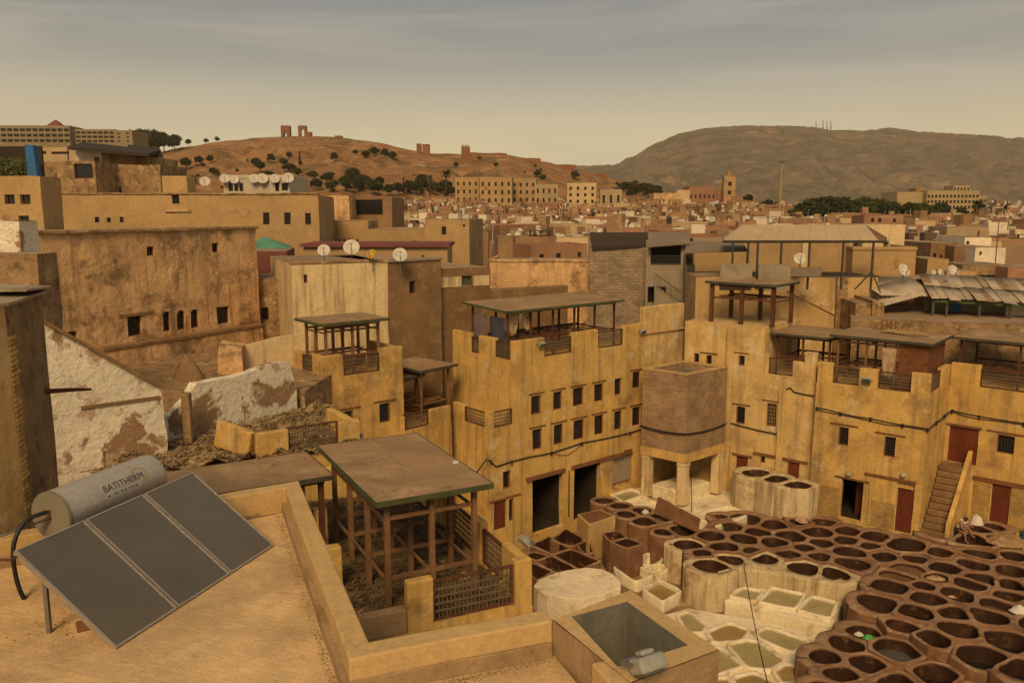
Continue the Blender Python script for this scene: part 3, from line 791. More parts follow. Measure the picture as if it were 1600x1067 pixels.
for (x, y, lb) in ((1327, 740, 'small round wall lamp above the open doorway of the corner house'), (1412, 742, 'small round wall lamp above the closed red door of the corner house')):
    sx, zz = NF.at(x, y); wp = NF.world(sx, -0.08, zz)
    t = thing('wall_lamp', wp, 130, lb, 'wall lamp')
    MB().lathe([(0.0, -0.02), (0.13, -0.02), (0.13, 0.06), (0.06, 0.09), (0, 0.09)], 14, Matrix.Rotation(R(60), 4, 'X')).build('shade', 'lamp_grey', t, smooth=True)
    MB().beam((0, 0, 0), (0, 0.09, 0.05), 0.03).build('arm', 'pipe_grey', t)
cn_ = wall_cable(NF, [(1276, 637), (1290, 639), (1313, 645), (1335, 650), (1360, 654), (1385, 659), (1410, 664), (1444, 669)], '')
cornerN = NF.world(NW + 0.05, -0.05, NF.at(1444, 669)[1])
O0 = NR.world(ND, 0, 0)

# right wing with the outside stair
O = thing('yellow_building', (O0.x, O0.y, 0), 133, 'yellow wing with an upper red door reached by outside brick stairs', 'building')
OF = Face(O); OW = 9.0
od = OF.rect(1491, 668, 1523, 724)
door(OF, 0.18, od[1] + 0.12, od[2], od[3], lintel=True, ext=0.15)
window_px(OF, 1557, 680, 1585, 709, bars=(4, 4), ext=0.5, lintel=True)
od2 = OF.rect(1548, 757, 1578, 815); door(OF, od2[0], od2[1], 0.0, od2[3], lintel=False)
OF.mb().box(od2[0] - 0.9, od2[1] + 2.6, -0.08, 0.08, od2[3] + 0.02, od2[3] + 0.22).build('lintel', 'lintel_wood', O)
body(OF, OW, 4.5, -1.5, 7.0, 'ochre')
OF.mb().box(od2[1] + 0.05, OW, -0.03, -0.002, 0, od2[3]).build('brick_dado', 'yellow_brick', O)
OF.mb().box(od2[0] - 0.85, od2[0] - 0.05, -0.03, -0.002, 0, od2[3]).build('brick_dado', 'yellow_brick', O)
so = lambda x: OF.s(x, 595)
parapet(OF, 7.0, [(0, so(1531), 8.25, 'pier'), (so(1531), so(1531) + 3.2, 8.05, 'rail'), (so(1531) + 3.2, so(1531) + 4.2, 8.2, 'pier'), (so(1531) + 4.2, OW, 8.05, 'rail')], 'ochre', curb=0.12)
co = wall_cable(OF, [(1488, 641), (1503, 645), (1530, 650), (1560, 655), (1600, 661), (1640, 668)], '')
mid = NR.world(2.0, -0.05, NR.at(1466, 658)[1] if False else 5.5)
ca = clip_pts(cn_ + [cornerN] + [NR.world(1.6, -0.05, 5.52), NR.world(ND - 0.05, -0.06, 5.6)] + [p for p in co])
nc_ = cable(ca, 0.022, 'long black cable running round the yellow corner house below its terrace')
cb_ = [p + Vector((0, 0, -0.10 - 0.05 * math.sin(i * 1.7))) for i, p in enumerate(ca)]
cable(cb_, 0.018, 'lower slack cable running round the yellow corner house below its terrace')
# stairs rise from the yard to the upper door, along the return wall of the corner house
zt = od[2]
st = thing('outside_stairs', NR.world(0.25, 0, 0), 40, 'brown worn brick stairs with a yellow plastered side wall up to the red door', 'stairs')
n_st = 11
# local x runs along the return wall inwards (az 40), local y is towards the corner house: steps lie at negative y
sl = ND - 0.3
for i in range(n_st):
    x0 = 0.1 + (sl - 0.9) * i / n_st
    MB().box(x0, x0 + (sl - 0.9) / n_st - 0.012 if i < n_st - 1 else sl, -1.12, -0.05, zt * i / n_st if i else 0, zt * (i + 1) / n_st).build('step', 'brown_render', st, bevel=0.03)
sw = MB()
sw.add([(0.0, -1.35, 0), (sl, -1.35, 0), (sl, -1.35, zt + 0.75), (0.0, -1.35, 0.85), (0.0, -1.13, 0), (sl, -1.13, 0), (sl, -1.13, zt + 0.75), (0.0, -1.13, 0.85)],
       [(0, 1, 2, 3), (7, 6, 5, 4), (0, 4, 5, 1), (1, 5, 6, 2), (2, 6, 7, 3), (3, 7, 4, 0)])
sw.build('side_wall', 'ochre', st, bevel=0.03)

# middle wall between the brick tower and the corner house
Mq = Nl + adir(40) * 0.5
Mlen = 8.05
Ml = Mq - adir(130) * Mlen
M_ = thing('yellow_building', (Ml.x, Ml.y, 0), 130, 'yellow house in the yard corner between the brick tower and the railed corner house', 'building')
MF = Face(M_)
msplit = MF.s(1195, 540)
window_px(MF, 1084, 552, 1092, 567, bars=None, lintel=False)
window_px(MF, 1103, 555, 1112, 570, bars=None, lintel=True, ext=0.35)
window_px(MF, 1154, 555, 1164, 571, bars=(2, 3), ext=0.25)
window_px(MF, 1150, 635, 1164, 662, bars=(2, 4), ext=0.3)
window_px(MF, 1198, 630, 1213, 666, bars=(4, 5), frame='lintel_wood', bar='bamboo', ext=0.3)
d_ = MF.rect(1150, 713, 1168, 740); door(MF, d_[0], d_[1], 0.2, d_[3], lintel=True)
d_ = MF.rect(1231, 722, 1249, 748); door(MF, d_[0], d_[1], 0.2, d_[3], lintel=False)
window_px(MF, 1188, 713, 1195, 723, bars=None, lintel=False)
MF.mb().box(MF.s(1177, 707), MF.s(1262, 723), -0.07, 0.07, d_[3] + 0.03, d_[3] + 0.17).build('lintel', 'lintel_wood', M_)
q = MB()
facade(q, 0, msplit, -1.5, 9.62, [o for o in MF.op if o[0] < msplit - 0.05])
q.quad((0, 0, 9.62), (msplit, 0, 9.62), (msplit, 5, 9.62), (0, 5, 9.62))
q.quad((msplit, 0, 7.0), (msplit, 5, 7.0), (msplit, 5, 9.62), (msplit, 0, 9.62))
q.quad((msplit, 5, -1.5), (0, 5, -1.5), (0, 5, 9.62), (msplit, 5, 9.62))
q.build('wall', 'ochre_washed', M_, weld=True)
q = MB()
facade(q, msplit, Mlen + 0.0, -1.5, 7.0, [o for o in MF.op if o[0] >= msplit - 0.05])
q.quad((msplit, 0, 7.0), (Mlen, 0, 7.0), (Mlen, 5, 7.0), (msplit, 5, 7.0))
q.build('wall', 'ochre_washed', M_, weld=True)
# pilasters
for (x0, x1, z1) in ((1134, 1145, 9.55), (1219, 1229, 6.4)):
    MF.mb().box(MF.s(x0, 600), MF.s(x1, 600), -0.16, -0.003, -1.5, z1).build('pilaster', 'ochre_washed', M_, bevel=0.03)
sm = lambda x: MF.s(x, 580)
parapet(MF, 7.0, [(msplit - 0.0, sm(1200), 8.2, 'pier'), (sm(1200), sm(1238), 8.0, 'rail'), (sm(1238), sm(1256), 7.95, 'pier'), (sm(1256), sm(1275), 8.55, 'pier')], 'ochre_washed', curb=0.1)
cm = wall_cable(MF, [(1134, 663), (1142, 661), (1160, 666), (1185, 672), (1205, 676), (1213, 678), (1217, 672), (1219, 640), (1219, 615), (1224, 610), (1235, 606), (1240, 612), (1255, 616), (1272, 619)], '')
cable(clip_pts(cm, 0.9), 0.035, 'black cable looping up the yellow wall beside the barred brass window')

# ------------------------------------------------------------------ brick water tower on columns
Tc = pz(1068, 783, 0.3)
TW, TD = 3.55, 2.75         # right face along az 50, left face along az -50
ux, uy = adir(50), adir(-50)
T = thing('brick_tower', (Tc.x, Tc.y, 0), 50, 'square brick water tower standing on four pale columns in the yard corner', 'tower')
TF = Face(T)
# slightly skewed plan: right face along local x, left face along the second direction
uyl = Vector((uy.dot(ux), uy.dot(Vector((-ux.y, ux.x, 0))), 0))
def tp(a, b, z): return (a + uyl.x * b, uyl.y * b, z)
def tprism(mb, a0, a1, b0, b1, z0, z1):
    return mb.add([tp(a0, b0, z0), tp(a1, b0, z0), tp(a1, b1, z0), tp(a0, b1, z0), tp(a0, b0, z1), tp(a1, b0, z1), tp(a1, b1, z1), tp(a0, b1, z1)],
                  [(0, 3, 2, 1), (4, 5, 6, 7), (0, 1, 5, 4), (1, 2, 6, 5), (2, 3, 7, 6), (3, 0, 4, 7)])
bz0, bz1 = 2.95, 7.32
wb = MB(); th = 0.2
tprism(wb, 0, TW, 0, th, bz0, bz1); tprism(wb, 0, TW, TD - th, TD, bz0, bz1)
tprism(wb, 0, th, th + 0.001, TD - th - 0.001, bz0, bz1); tprism(wb, TW - th, TW, th + 0.001, TD - th - 0.001, bz0, bz1)
wb.build('wall', 'tower_brick', T)
cp = MB()
tprism(cp, -0.02, TW + .02, -0.02, th + 0.02, bz1 + 0.002, bz1 + 0.09); tprism(cp, -0.02, TW + .02, TD - th - .02, TD + 0.02, bz1 + 0.002, bz1 + 0.09)
tprism(cp, -0.02, th + .02, th + 0.021, TD - th - 0.021, bz1 + 0.002, bz1 + 0.09); tprism(cp, TW - th - .02, TW + .02, th + 0.021, TD - th - 0.021, bz1 + 0.002, bz1 + 0.09)
cp.build('coping', 'ochre_pale', T)
tprism(MB(), th, TW - th, th, TD - th, bz1 - 0.55, bz1 - 0.35).build('tank_floor', 'shaft_grey', T)
bm_ = MB()
tprism(bm_, -0.03, TW + 0.03, -0.03, 0.34, 2.45, bz0 - 0.002); tprism(bm_, -0.03, TW + 0.03, TD - 0.34, TD + 0.03, 2.45, bz0 - 0.002)
tprism(bm_, -0.03, 0.34, 0.341, TD - 0.341, 2.45, bz0 - 0.002); tprism(bm_, TW - 0.34, TW + 0.03, 0.341, TD - 0.341, 2.45, bz0 - 0.002)
bm_.build('ring_beam', 'ochre', T)
tprism(MB(), 0.3, TW - 0.3, 0.3, TD - 0.3, bz0 - 0.2, bz0 - 0.05).build('soffit', 'ochre', T)
for (a, b) in ((0.0, 0.0), (TW - 0.5, 0.0), (0.0, TD - 0.5), (TW - 0.5, TD - 0.5)):
    cb2 = MB(); k = 0.06
    tprism(cb2, a + 0.02, a + 0.48, b + 0.02, b + 0.48, 0.0, 2.2); tprism(cb2, a - 0.0, a + 0.5, b, b + 0.5, 2.2, 2.448)
    cb2.build('column', 'cream_plaster', T, bevel=0.04)
bs = MB(); tprism(bs, 0.55, TW - 0.3, 0.55, TD - 0.3, -1.4, 0.62); bs.build('basin', 'lime_rim', T, bevel=0.05)
tcb = [T.matrix_basis @ Vector((0, 0, 0))]
WT = wmat(T)
pc = [KF.world(KW - 0.1, -0.06, 3.42)] + [WT @ Vector(tp(-0.06, TD * (1 - t), 4.12 - 0.10 * math.sin(t * 3.1))) - adir(50) * 0.06 for t in (0, .25, .5, .75, 1)] + \
     [WT @ Vector(tp(TW * t, -0.07, 4.10 - 0.12 * math.sin(t * 3.1))) for t in (0.0, .25, .5, .75, 1)] + [cm[1]]
cable(pc[1:-1], 0.045, 'black cable bundle wrapped round the brick water tower')

# ------------------------------------------------------------------ sheds on the yard roofs
w_ = KF.world(2.05, 1.0, 0)
shed((w_.x, w_.y), 50, 7.9, 2.9, KZ, 11.05, 'long open drying shed with hanging hides on the roof of the long yellow building', nx=6, ny=2, mids=(0.95,), fascia='shed_fascia', slope=0.15, roof_over=0.4)
# hides and cloth hanging from it
def hanging(P, az, w, h, m, name, label, cat, taper=0.75, seed=0, group=None):
    t = random.Random(seed); b = MB(); nx, nz = 7, 8
    vs = []
    for j in range(nz + 1):
        v = j / nz; ww = w * (1 - (1 - taper) * v ** 1.5)
        for i in range(nx + 1):
            u = i / nx - 0.5
            edge = 1 - 0.22 * (abs(u) * 2) ** 2 * v
            vs.append((u * ww, 0.05 * math.sin(u * 11 + seed) * (0.3 + v) + 0.04 * v, -h * v * edge))
    fs = [(j * (nx + 1) + i, j * (nx + 1) + i + 1, (j + 1) * (nx + 1) + i + 1, (j + 1) * (nx + 1) + i) for j in range(nz) for i in range(nx)]
    b.add(vs, fs)
    o = b.build(name, m, smooth=True)
    o.location = P; o.rotation_euler = (0, 0, R(90 - az))
    sd = o.modifiers.new('thick', 'SOLIDIFY'); sd.thickness = 0.012
    tag(o, label, cat, group)
    return o
SH0 = w_
for k, (ds, m, w0, h0, lb) in enumerate(((0.5, 'hide_pale', 0.75, 1.15, 'pale tan hide hanging next to the corner post of the long shed'), (1.45, 'hide_pale', 0.65, 0.95, 'smaller tan hide hanging second along the long shed front'))):
    p = KF.world(2.05 + ds, 1.12, 10.75); hanging(p, 50, w0, h0, m, 'hanging_hide', lb, 'hide', 0.5, k)
for k, (dn, m, lb) in enumerate(((2.15, 'cloth_mauve', 'mauve cloth hanging in the end bay of the long shed'), (0.75, 'cloth_blue', 'dark blue cloth hanging in the end bay of the long shed'))):
    p = KF.world(2.0, 1.0 + dn, 10.6); hanging(p, 140, 1.25, 1.75, m, 'hanging_cloth', lb, 'cloth', 1.0, k + 5)

# shed on the tall block behind the brick tower
P1 = MF.world(MF.s(1104, 505) + 0.0, 0.55, 0)
shed((P1.x, P1.y), 130, 3.7, 2.6, 9.62, 12.0, 'open timber shed on the tall yellow block behind the brick tower', nx=3, ny=2, mids=(1.45,), roof_over=0.3, post=0.2)
# low shed on the middle terrace
P2 = MF.world(MF.s(1205, 560), 0.75, 0)
shed((P2.x, P2.y), 130, 2.9, 3.2, 7.0, 9.35, 'low timber shed on the terrace next to the stained yellow wall', nx=3, ny=2, mids=(0.95,), roof_over=0.3)
# sheds on the corner house
P3 = NF.world(0.75, 0.85, 0)
S3 = shed((P3.x, P3.y), 130, 4.3, 3.2, NZ, 9.62, 'felt-roofed shed with a red brick end and bamboo on top, on the corner house', nx=4, ny=3, mids=(0.85, 2.2), wood='timber_pale', roof_over=0.35)
bw = MB(); bw.box(3.0, 4.25, -0.06, 0.06, 0.02, 2.38).build('brick_panel', 'red_brick', S3)
MB().box(4.26, 4.38, -0.06, 3.2, 0.02, 2.38).build('brick_panel', 'red_brick', S3)
hp = wmat(S3) @ Vector((2.55, -0.08, 2.1)); hanging(hp, 130, 0.7, 1.6, 'hide_pale', 'hanging_hide', 'stained hide hanging against the red brick shed end', 'hide', 0.8, 9)
rb = random.Random(7)
WS3 = wmat(S3)
for i in range(16):
    a = Vector((1.6 + rb.uniform(-.2, .3), 2.2 + rb.uniform(-.25, .25), 2.63 + rb.uniform(0, 0.10)))
    b2_ = a + Vector((2.0 + rb.uniform(-.3, .4), rb.uniform(-.9, 0.1), rb.uniform(0, .03)))
    tag(MB().tube([WS3 @ a, WS3 @ a.lerp(b2_, .5), WS3 @ b2_], 0.022, 6).build('bamboo_pole', 'bamboo'), 'straw-coloured bamboo pole lying in the bundle on the felt shed roof', 'pole', 'bamboo poles on the shed roof')
# broken wooden chairs / frames piled at the roof edge
for i in range(3):
    t = thing('wooden_frame', WS3 @ Vector((0.9 + i * 0.35, 2.9 + i * 0.1, 2.58)), 130 + i * 25, ('broken wooden stool frame lying on its side on the felt shed roof', 'upright wooden stool frame on the felt shed roof', 'small wooden stool frame next to the bamboo on the shed roof')[i], 'stool')
    h_ = (0.35, 0.55, 0.45)[i]
    for (x, y) in ((0, 0), (0.32, 0), (0, 0.32), (0.32, 0.32)):
        MB().beam((x, y, 0.0), (x, y, h_), 0.035).build('leg', 'timber_pale', t)
    MB().beam((0, 0, h_ - 0.02), (0.32, 0, h_ - 0.02), 0.03).beam((0, 0.32, h_ - 0.02), (0.32, 0.32, h_ - 0.02), 0.03).build('rail', 'timber_pale', t)
# long shed on the right wing
P4 = OF.world(0.15, 1.0, 0)
shed((P4.x, P4.y), 133, 8.2, 3.2, 7.0, 9.5, 'long dark open shed on the terrace of the stair wing', nx=4, ny=2, mids=(0.95,), roof_over=0.4)

# ------------------------------------------------------------------ low shed court between the long building and the small tower
Jr = pz(705, 632, 6.25); Jl = Vector((-5.25, 39.1, 0))
ja = math.degrees(math.atan2(Jr.x - Jl.x, Jr.y - Jl.y)); jw = math.hypot(Jr.x - Jl.x, Jr.y - Jl.y)
J = thing('low_terrace_house', (Jl.x, Jl.y, 0), ja, 'low yellow terrace house with one lattice railing squeezed beside the small tower house', 'building')
JF = Face(J)
body(JF, jw, 6.0, -1.5, 5.35, 'ochre_dirty')
parapet(JF, 5.35, [(0, 0.1, 6.2, 'pier'), (0.1, 1.75, 6.25, 'rail'), (1.75, jw, 6.2, 'pier')], 'ochre_dirty', curb=0.1)
a = JF.world(0.1, 1.6, 0); shed((a.x, a.y), ja, 2.2, 2.4, 5.35, 7.75, 'lower of two felt-roofed sheds squeezed beside the small tower house', nx=3, ny=2, mids=(0.6, 1.2), roof_over=0.3)
a = JF.world(2.15, 1.1, 0); shed((a.x, a.y), ja, 1.9, 2.6, 5.35, 8.1, 'higher felt-roofed shed against the side of the long yellow building', nx=2, ny=2, mids=(0.9,), wood='timber_pale', roof_over=0.35)

# ------------------------------------------------------------------ small yellow tower house with a shed on top
Ic = pz(501, 557, 9.5); Ir = pz(629, 542, 9.5); Il = pz(450, 548, 9.5)
I_ = thing('small_tower_house', (Ic.x, Ic.y, 0), 51, 'small yellow tower house with a timber pavilion on its railed roof', 'building')
IF = Face(I_); IW, ID = (Ir - Ic).length, 2.9
window_px(IF, 593, 630, 610, 660, bars=(3, 4), ext=0.3)
window_px(IF, 536, 642, 552, 665, bars=(3, 4), ext=0.4)
body(IF, IW, ID, -1.5, 8.35, 'ochre_dirty')
si = lambda x: IF.s(x, 580)
parapet(IF, 8.35, [(0, si(537), 9.5, 'pier'), (si(537), si(595), 9.35, 'rail'), (si(595), IW, 9.55, 'pier')], 'ochre_dirty', th=0.28, curb=0.1)
ILf = Face(I_, left_face(ID))
parapet(ILf, 8.35, [(0, 0.75, 9.45, 'pier'), (0.75, 2.0, 9.3, 'rail'), (2.0, ID - 0.285, 9.5, 'pier')], 'ochre_dirty', th=0.28, curb=0.12)
IR = Face(I_, right_face(IW)); parapet(IR, 8.35, [(0.285, ID, 9.5, 'pier')], 'ochre_dirty', th=0.2)
a = IF.world(0.55, 0.55, 0)
shed((a.x, a.y), 51, 2.75, 2.0, 8.35, 10.95, 'timber pavilion with a flat felt roof on the small tower house', nx=3, ny=3, mids=(0.95, 2.15), wood='timber_pale', roof_over=0.4, fascia='shed_fascia', post=0.12)

roughen_children([K, N, O, M_, J, I_, E_, st], 0.035, 0.7)

for o_, pts_ in ((kc_, ck), (nc_, ca)):
    for i, p in enumerate(pts_):
        if i % 2 == 0: MB().box(p.x - 0.04, p.x + 0.04, p.y - 0.04, p.y + 0.04, p.z - 0.16, p.z + 0.05).build('clip', 'cable_black', o_)

# ------------------------------------------------------------------ tanning vats
def clip_half(poly, a, nrm):
    out = []
    for i in range(len(poly)):
        p, q = poly[i], poly[(i + 1) % len(poly)]
        dp, dq = (p - a).dot(nrm), (q - a).dot(nrm)
        if dp <= 0: out.append(p)
        if dp * dq < 0: out.append(p + (q - p) * (dp / (dp - dq)))
    return out
def ring_r(poly, c, ang):
    """distance from c to the polygon boundary in a direction"""
    d = Vector((math.cos(ang), math.sin(ang))); best = 1e9
    for i in range(len(poly)):
        p, q = poly[i] - c, poly[(i + 1) % len(poly)] - c
        e_ = q - p; den = d.x * e_.y - d.y * e_.x
        if abs(den) < 1e-9: continue
        t = (p.x * e_.y - p.y * e_.x) / den; u = (p.x * d.y - p.y * d.x) / den
        if t > 0 and -1e-6 <= u <= 1 + 1e-6: best = min(best, t)
    return best
VSEED = random.Random(11)
def vat(c, inner, outer, angs, zt, zb, depth, liq_z, liquid, rim, label, group, name='tanning_vat', lining='vat_inside', cat='vat', lip=0.05, free=None):
    """inner / outer: radii for each angle"""
    n = len(angs)
    o = MB()
    def ringpts(rad, z, k=1.0, add=0.0):
        return [((r_ * k + add) * math.cos(a), (r_ * k + add) * math.sin(a), z) for r_, a in zip(rad, angs)]
    fr = free or [1.0] * n
    def edge(z_drop, inset):
        return [((r_ - inset * f_) * math.cos(a), (r_ - inset * f_) * math.sin(a), zt - z_drop * f_ - 0.012 * (1 - f_)) for r_, a, f_ in zip(outer, angs, fr)]
    rings = [ringpts(outer, zb, 1, 0.0), edge(lip * 1.6, 0.0), edge(lip * 0.4, lip * 0.5),
             [((o_ * 0.6 + i_ * 0.4) * math.cos(a), (o_ * 0.6 + i_ * 0.4) * math.sin(a), zt) for o_, i_, a in zip(outer, inner, angs)],
             ringpts(inner, zt - lip * 0.25, 1, lip * 0.3), ringpts(inner, zt - lip * 1.4)]
    def wob(p, k=1.0):
        w_ = Vector((p[0] + c.x, p[1] + c.y, p[2]))
        d_ = noise.noise_vector(w_ * 1.3) * 0.05 + noise.noise_vector(w_ * 4.0) * 0.018
        return (p[0] + d_.x * k, p[1] + d_.y * k, p[2] + d_.z * 0.55 * k)
    vs = [wob(p) for r_ in rings for p in r_]
    fs = []
    for j in range(len(rings) - 1):
        for i in range(n):
            fs.append((j * n + i, j * n + (i + 1) % n, (j + 1) * n + (i + 1) % n, (j + 1) * n + i))
    o.add(vs, fs)
    ob = o.build(name, rim, smooth=True)
    if rim == 'vat_clay':
        ob.data.materials.append(MATS['vat_rim'])
        ob.data.polygons.foreach_set('material_index', [1 if k_ // n >= 1 and k_ // n <= 3 else 0 for k_ in range(len(ob.data.polygons))])
    ob.location = (c.x, c.y, 0)
    tag(ob, label, cat, group)
    li = MB()
    vs = [wob(p) for p in ringpts(inner, zt - lip * 1.4)] + ringpts(inner, zt - depth * 0.6, 0.985) + ringpts(inner, zt - depth, 0.94) + [(0, 0, zt - depth)]
    fs = [(j * n + i, j * n + (i + 1) % n, (j + 1) * n + (i + 1) % n, (j + 1) * n + i) for j in range(2) for i in range(n)]
    fs += [(2 * n + i, 2 * n + (i + 1) % n, 3 * n) for i in range(n)]
    li.add(vs, fs); li.build('lining', lining, ob, smooth=True)
    if liquid:
        q_ = MB(); q_.add(ringpts(inner, zt - liq_z, 0.99) + [(0, 0, zt - liq_z)], [(i, (i + 1) % n, n) for i in range(n)])
        q_.build('liquid', liquid, ob)
    return ob
LIQ_WORD = {'liquid_brown': 'dark brown', 'liquid_black': 'black', 'liquid_grey': 'grey', 'liquid_murky': 'murky', None: 'no'}
VALL = []
def vat_group(vs, zt, zb, rim, where, group, wall=0.16, margin=0.46, zj=0.03):
    VALL.append((vs, zt, zb, rim, where, group, wall, margin))
def build_vats():
    cent = []
    for gi, (vs, zt, zb, rim, where, group, wall, margin) in enumerate(VALL):
        for v in vs:
            p = pz(v[0], v[1], zt); cent.append((gi, Vector((p.x, p.y)), v[2] / FPX * (p - Vector((0, 0, CAMZ))).length))
    for gi, a in enumerate(VALL): build_vat_group(*a, [(c, r) for g, c, r in cent if g != gi])
def build_vat_group(vs, zt, zb, rim, where, group, wall, margin, others):
    C_ = []
    for v in vs:
        x, y, r = v[0], v[1], v[2]
        p = pz(x, y, zt)
        rw = r / FPX * (p - Vector((0, 0, CAMZ))).length
        C_.append((Vector((p.x, p.y)), rw))
    for i, v in enumerate(vs):
        c, r = C_[i]
        big = [c + Vector((math.cos(t), math.sin(t))) * (r + margin) for t in [2 * math.pi * k / 36 for k in range(36)]]
        for j, (cj, rj) in enumerate(C_ + others):
            if j == i: continue
            d = cj - c; L = d.length
            if L > r + rj + 2 * margin + 0.5: continue
            m_ = L * (0.5 + 0.5 * (r - rj) / max(L, 0.01)) if L > r + rj else L * r / (r + rj)
            big = clip_half(big, c + d.normalized() * (m_ + 0.001), d.normalized())
            if len(big) < 3: break
        if len(big) < 3: continue
        angs = sorted(set([round(2 * math.pi * k / 30 - math.pi, 4) for k in range(30)] + [round(math.atan2((p - c).y, (p - c).x), 4) for p in big]))
        angs = [a for k, a in enumerate(angs) if k == 0 or a - angs[k - 1] > 0.02]
        outer = [min(ring_r(big, c, a), r + margin) for a in angs]
        ph = VSEED.uniform(0, 6); el = VSEED.uniform(0.0, 0.09)
        raw = [min(r * 1.05 * (1.0 + el * math.cos(2 * a + ph) + 0.025 * math.cos(3 * a + ph * 2)), o_ - wall * 0.8) for a, o_ in zip(angs, outer)]
        k_ = len(raw)
        r_ins = max(min(outer) - wall * 0.8, 0.2)
        inner = [min(x_, r_ins + 0.85 * max(x_ - r_ins, 0)) for x_ in raw]
        for _ in range(5):
            inner = [min((inner[m - 1] + 2 * inner[m] + inner[(m + 1) % k_]) / 4, outer[m] - wall * 0.7) for m in range(k_)]
        inner = [max(x_, 0.12) for x_ in inner]
        opt = v[3] if len(v) > 3 else {}
        liquid = opt.get('liq', VSEED.choice(['liquid_brown', 'liquid_brown', 'liquid_black', 'liquid_brown', 'liquid_murky']))
        lz = opt.get('lz', VSEED.uniform(0.38, 1.0))
        rm = opt.get('rim', rim)
        st_ = noise.noise(Vector((c.x * 0.33, c.y * 0.33, 4.2)))
        dz = VSEED.uniform(-0.006, 0.006) + opt.get('dz', 0) + (0.13 if st_ > 0.16 else (-0.10 if st_ < -0.22 else 0)) * (len(vs) > 8)
        kind_w = 'lime-washed vat' if rm == 'vat_lime' else ('broad clay vat' if r > 0.83 else 'small clay vat' if r < 0.62 else 'clay vat')
        lb = opt.get('label') or '%s of %s liquid %s' % (kind_w, LIQ_WORD[liquid], where)
        free = [1.0 if o_ > r + margin - 0.03 or any((cj - (c + Vector((math.cos(a), math.sin(a))) * o_)).length < rj + (cj - c).length * 0.12 + 0.35 for cj, rj in others) else 0.0 for o_, a in zip(outer, angs)]
        vat(c, inner, outer, angs, zt + dz, zb, 1.15, lz, liquid, rm, lb, group, free=free)
    return C_

B, MK, GY = dict(liq='liquid_black', lz=0.7), dict(liq='liquid_murky', lz=0.14), dict(liq='liquid_grey', lz=0.5)
LIMEV = dict(rim='vat_lime')
vat_group([(1128, 810, 11), (1166, 810, 24), (1140, 822, 21), (1209, 819, 21), (1184, 831, 21), (1287, 815, 17), (1276, 830, 25, B), (1235, 837, 25),
           (1111, 840, 22), (1076, 850, 22, LIMEV), (1163, 845, 21), (1133, 857, 23), (1211, 850, 23), (1283, 847, 20), (1174, 863, 15), (1256, 854, 17),
           (1140, 872, 21, LIMEV), (1194, 871, 21, LIMEV), (1231, 864, 19), (1281, 868, 17), (1257, 883, 25, LIMEV), (1303, 891, 23, LIMEV), (1097, 867, 15),
           (1111, 884, 26, dict(rim='vat_lime', dz=0.06, label='tall cream lime-washed vat bulging out at the front of the brown honeycomb')),
           (1324, 826, 20, B), (1321, 843, 19), (1367, 837, 22), (1359, 852, 17), (1327, 861, 24), (1416, 851, 32, dict(label='widest clay vat of the honeycomb below the corner house doors')),
           (1329, 878, 25), (1250, 818, 16)], 0.10, -1.5, 'vat_clay', 'in the honeycomb below the corner house', 'vats of the brown honeycomb', zj=0.025)
vat_group([(1381, 867, 22, B), (1431, 872, 22, B), (1466, 866, 21), (1474, 885, 26), (1531, 869, 24), (1521, 880, 26), (1420, 888, 25, MK), (1405, 901, 26, MK),
           (1463, 906, 19, dict(liq='liquid_murky', lz=0.2)), (1532, 903, 24), (1585, 873, 20), (1580, 890, 24), (1514, 916, 25, GY), (1580, 912, 22), (1392, 919, 27),
           (1442, 918, 19), (1496, 931, 26), (1372, 941, 28), (1450, 938, 28), (1576, 931, 22), (1559, 944, 28), (1431, 958, 26), (1490, 961, 26),
           (1541, 966, 27, B), (1502, 988, 32), (1572, 1000, 36), (1534, 1023, 40, B), (1592, 1048, 31, B), (1630, 885, 26), (1628, 915, 26), (1625, 950, 30), (1640, 985, 34), (1650, 1030, 38),
           (1412, 978, 23), (1458, 1000, 29, B)], 0.0, -1.5, 'vat_clay', 'in the wide right-hand field of vats', 'vats of the right-hand field', zj=0.05)
vat_group([(1350, 988, 24, dict(liq='liquid_brown', lz=0.3)), (1325, 1005, 26), (1403, 1018, 37, GY), (1290, 1025, 23), (1358, 1036, 28), (1314, 1051, 25), (1403, 1060, 30), (1463, 1052, 36, B),
           (1515, 1074, 24), (1352, 1080, 28), (1292, 1078, 26), (1440, 1092, 32)], -0.35, -1.5, 'vat_clay', 'in the sunken cluster beside the white lime pools', 'vats of the sunken cluster', zj=0.02)
vat_group([(1471, 829, 25, B), (1521, 843, 26), (1533, 826, 15), (1560, 841, 16, B), (1553, 822, 13)], 0.25, -1.5, 'vat_clay', 'at the foot of the outside stairs', 'vats by the outside stairs')
vat_group([(1182, 738, 21, GY), (1212, 747, 19, GY), (1245, 756, 20, GY)], 1.75, -1.5, 'vat_lime', 'set in the tall pale drum by the yellow wall', 'vats of the tall pale drum', margin=0.5, zj=0.01)
vat_group([(945, 781, 15), (968, 789, 15), (980, 802, 16), (1002, 797, 16), (1008, 813, 19), (1035, 806, 20, dict(liq='liquid_murky', lz=0.3))], 0.30, -1.5, 'vat_clay', 'in the dark row beside the workshop bays', 'vats beside the workshop bays', margin=0.25)
vat_group([(1037, 830, 15), (1066, 827, 22, B)], 0.15, -1.5, 'vat_clay', 'between the dark row and the honeycomb', 'twin vats', margin=0.22)
build_vats()

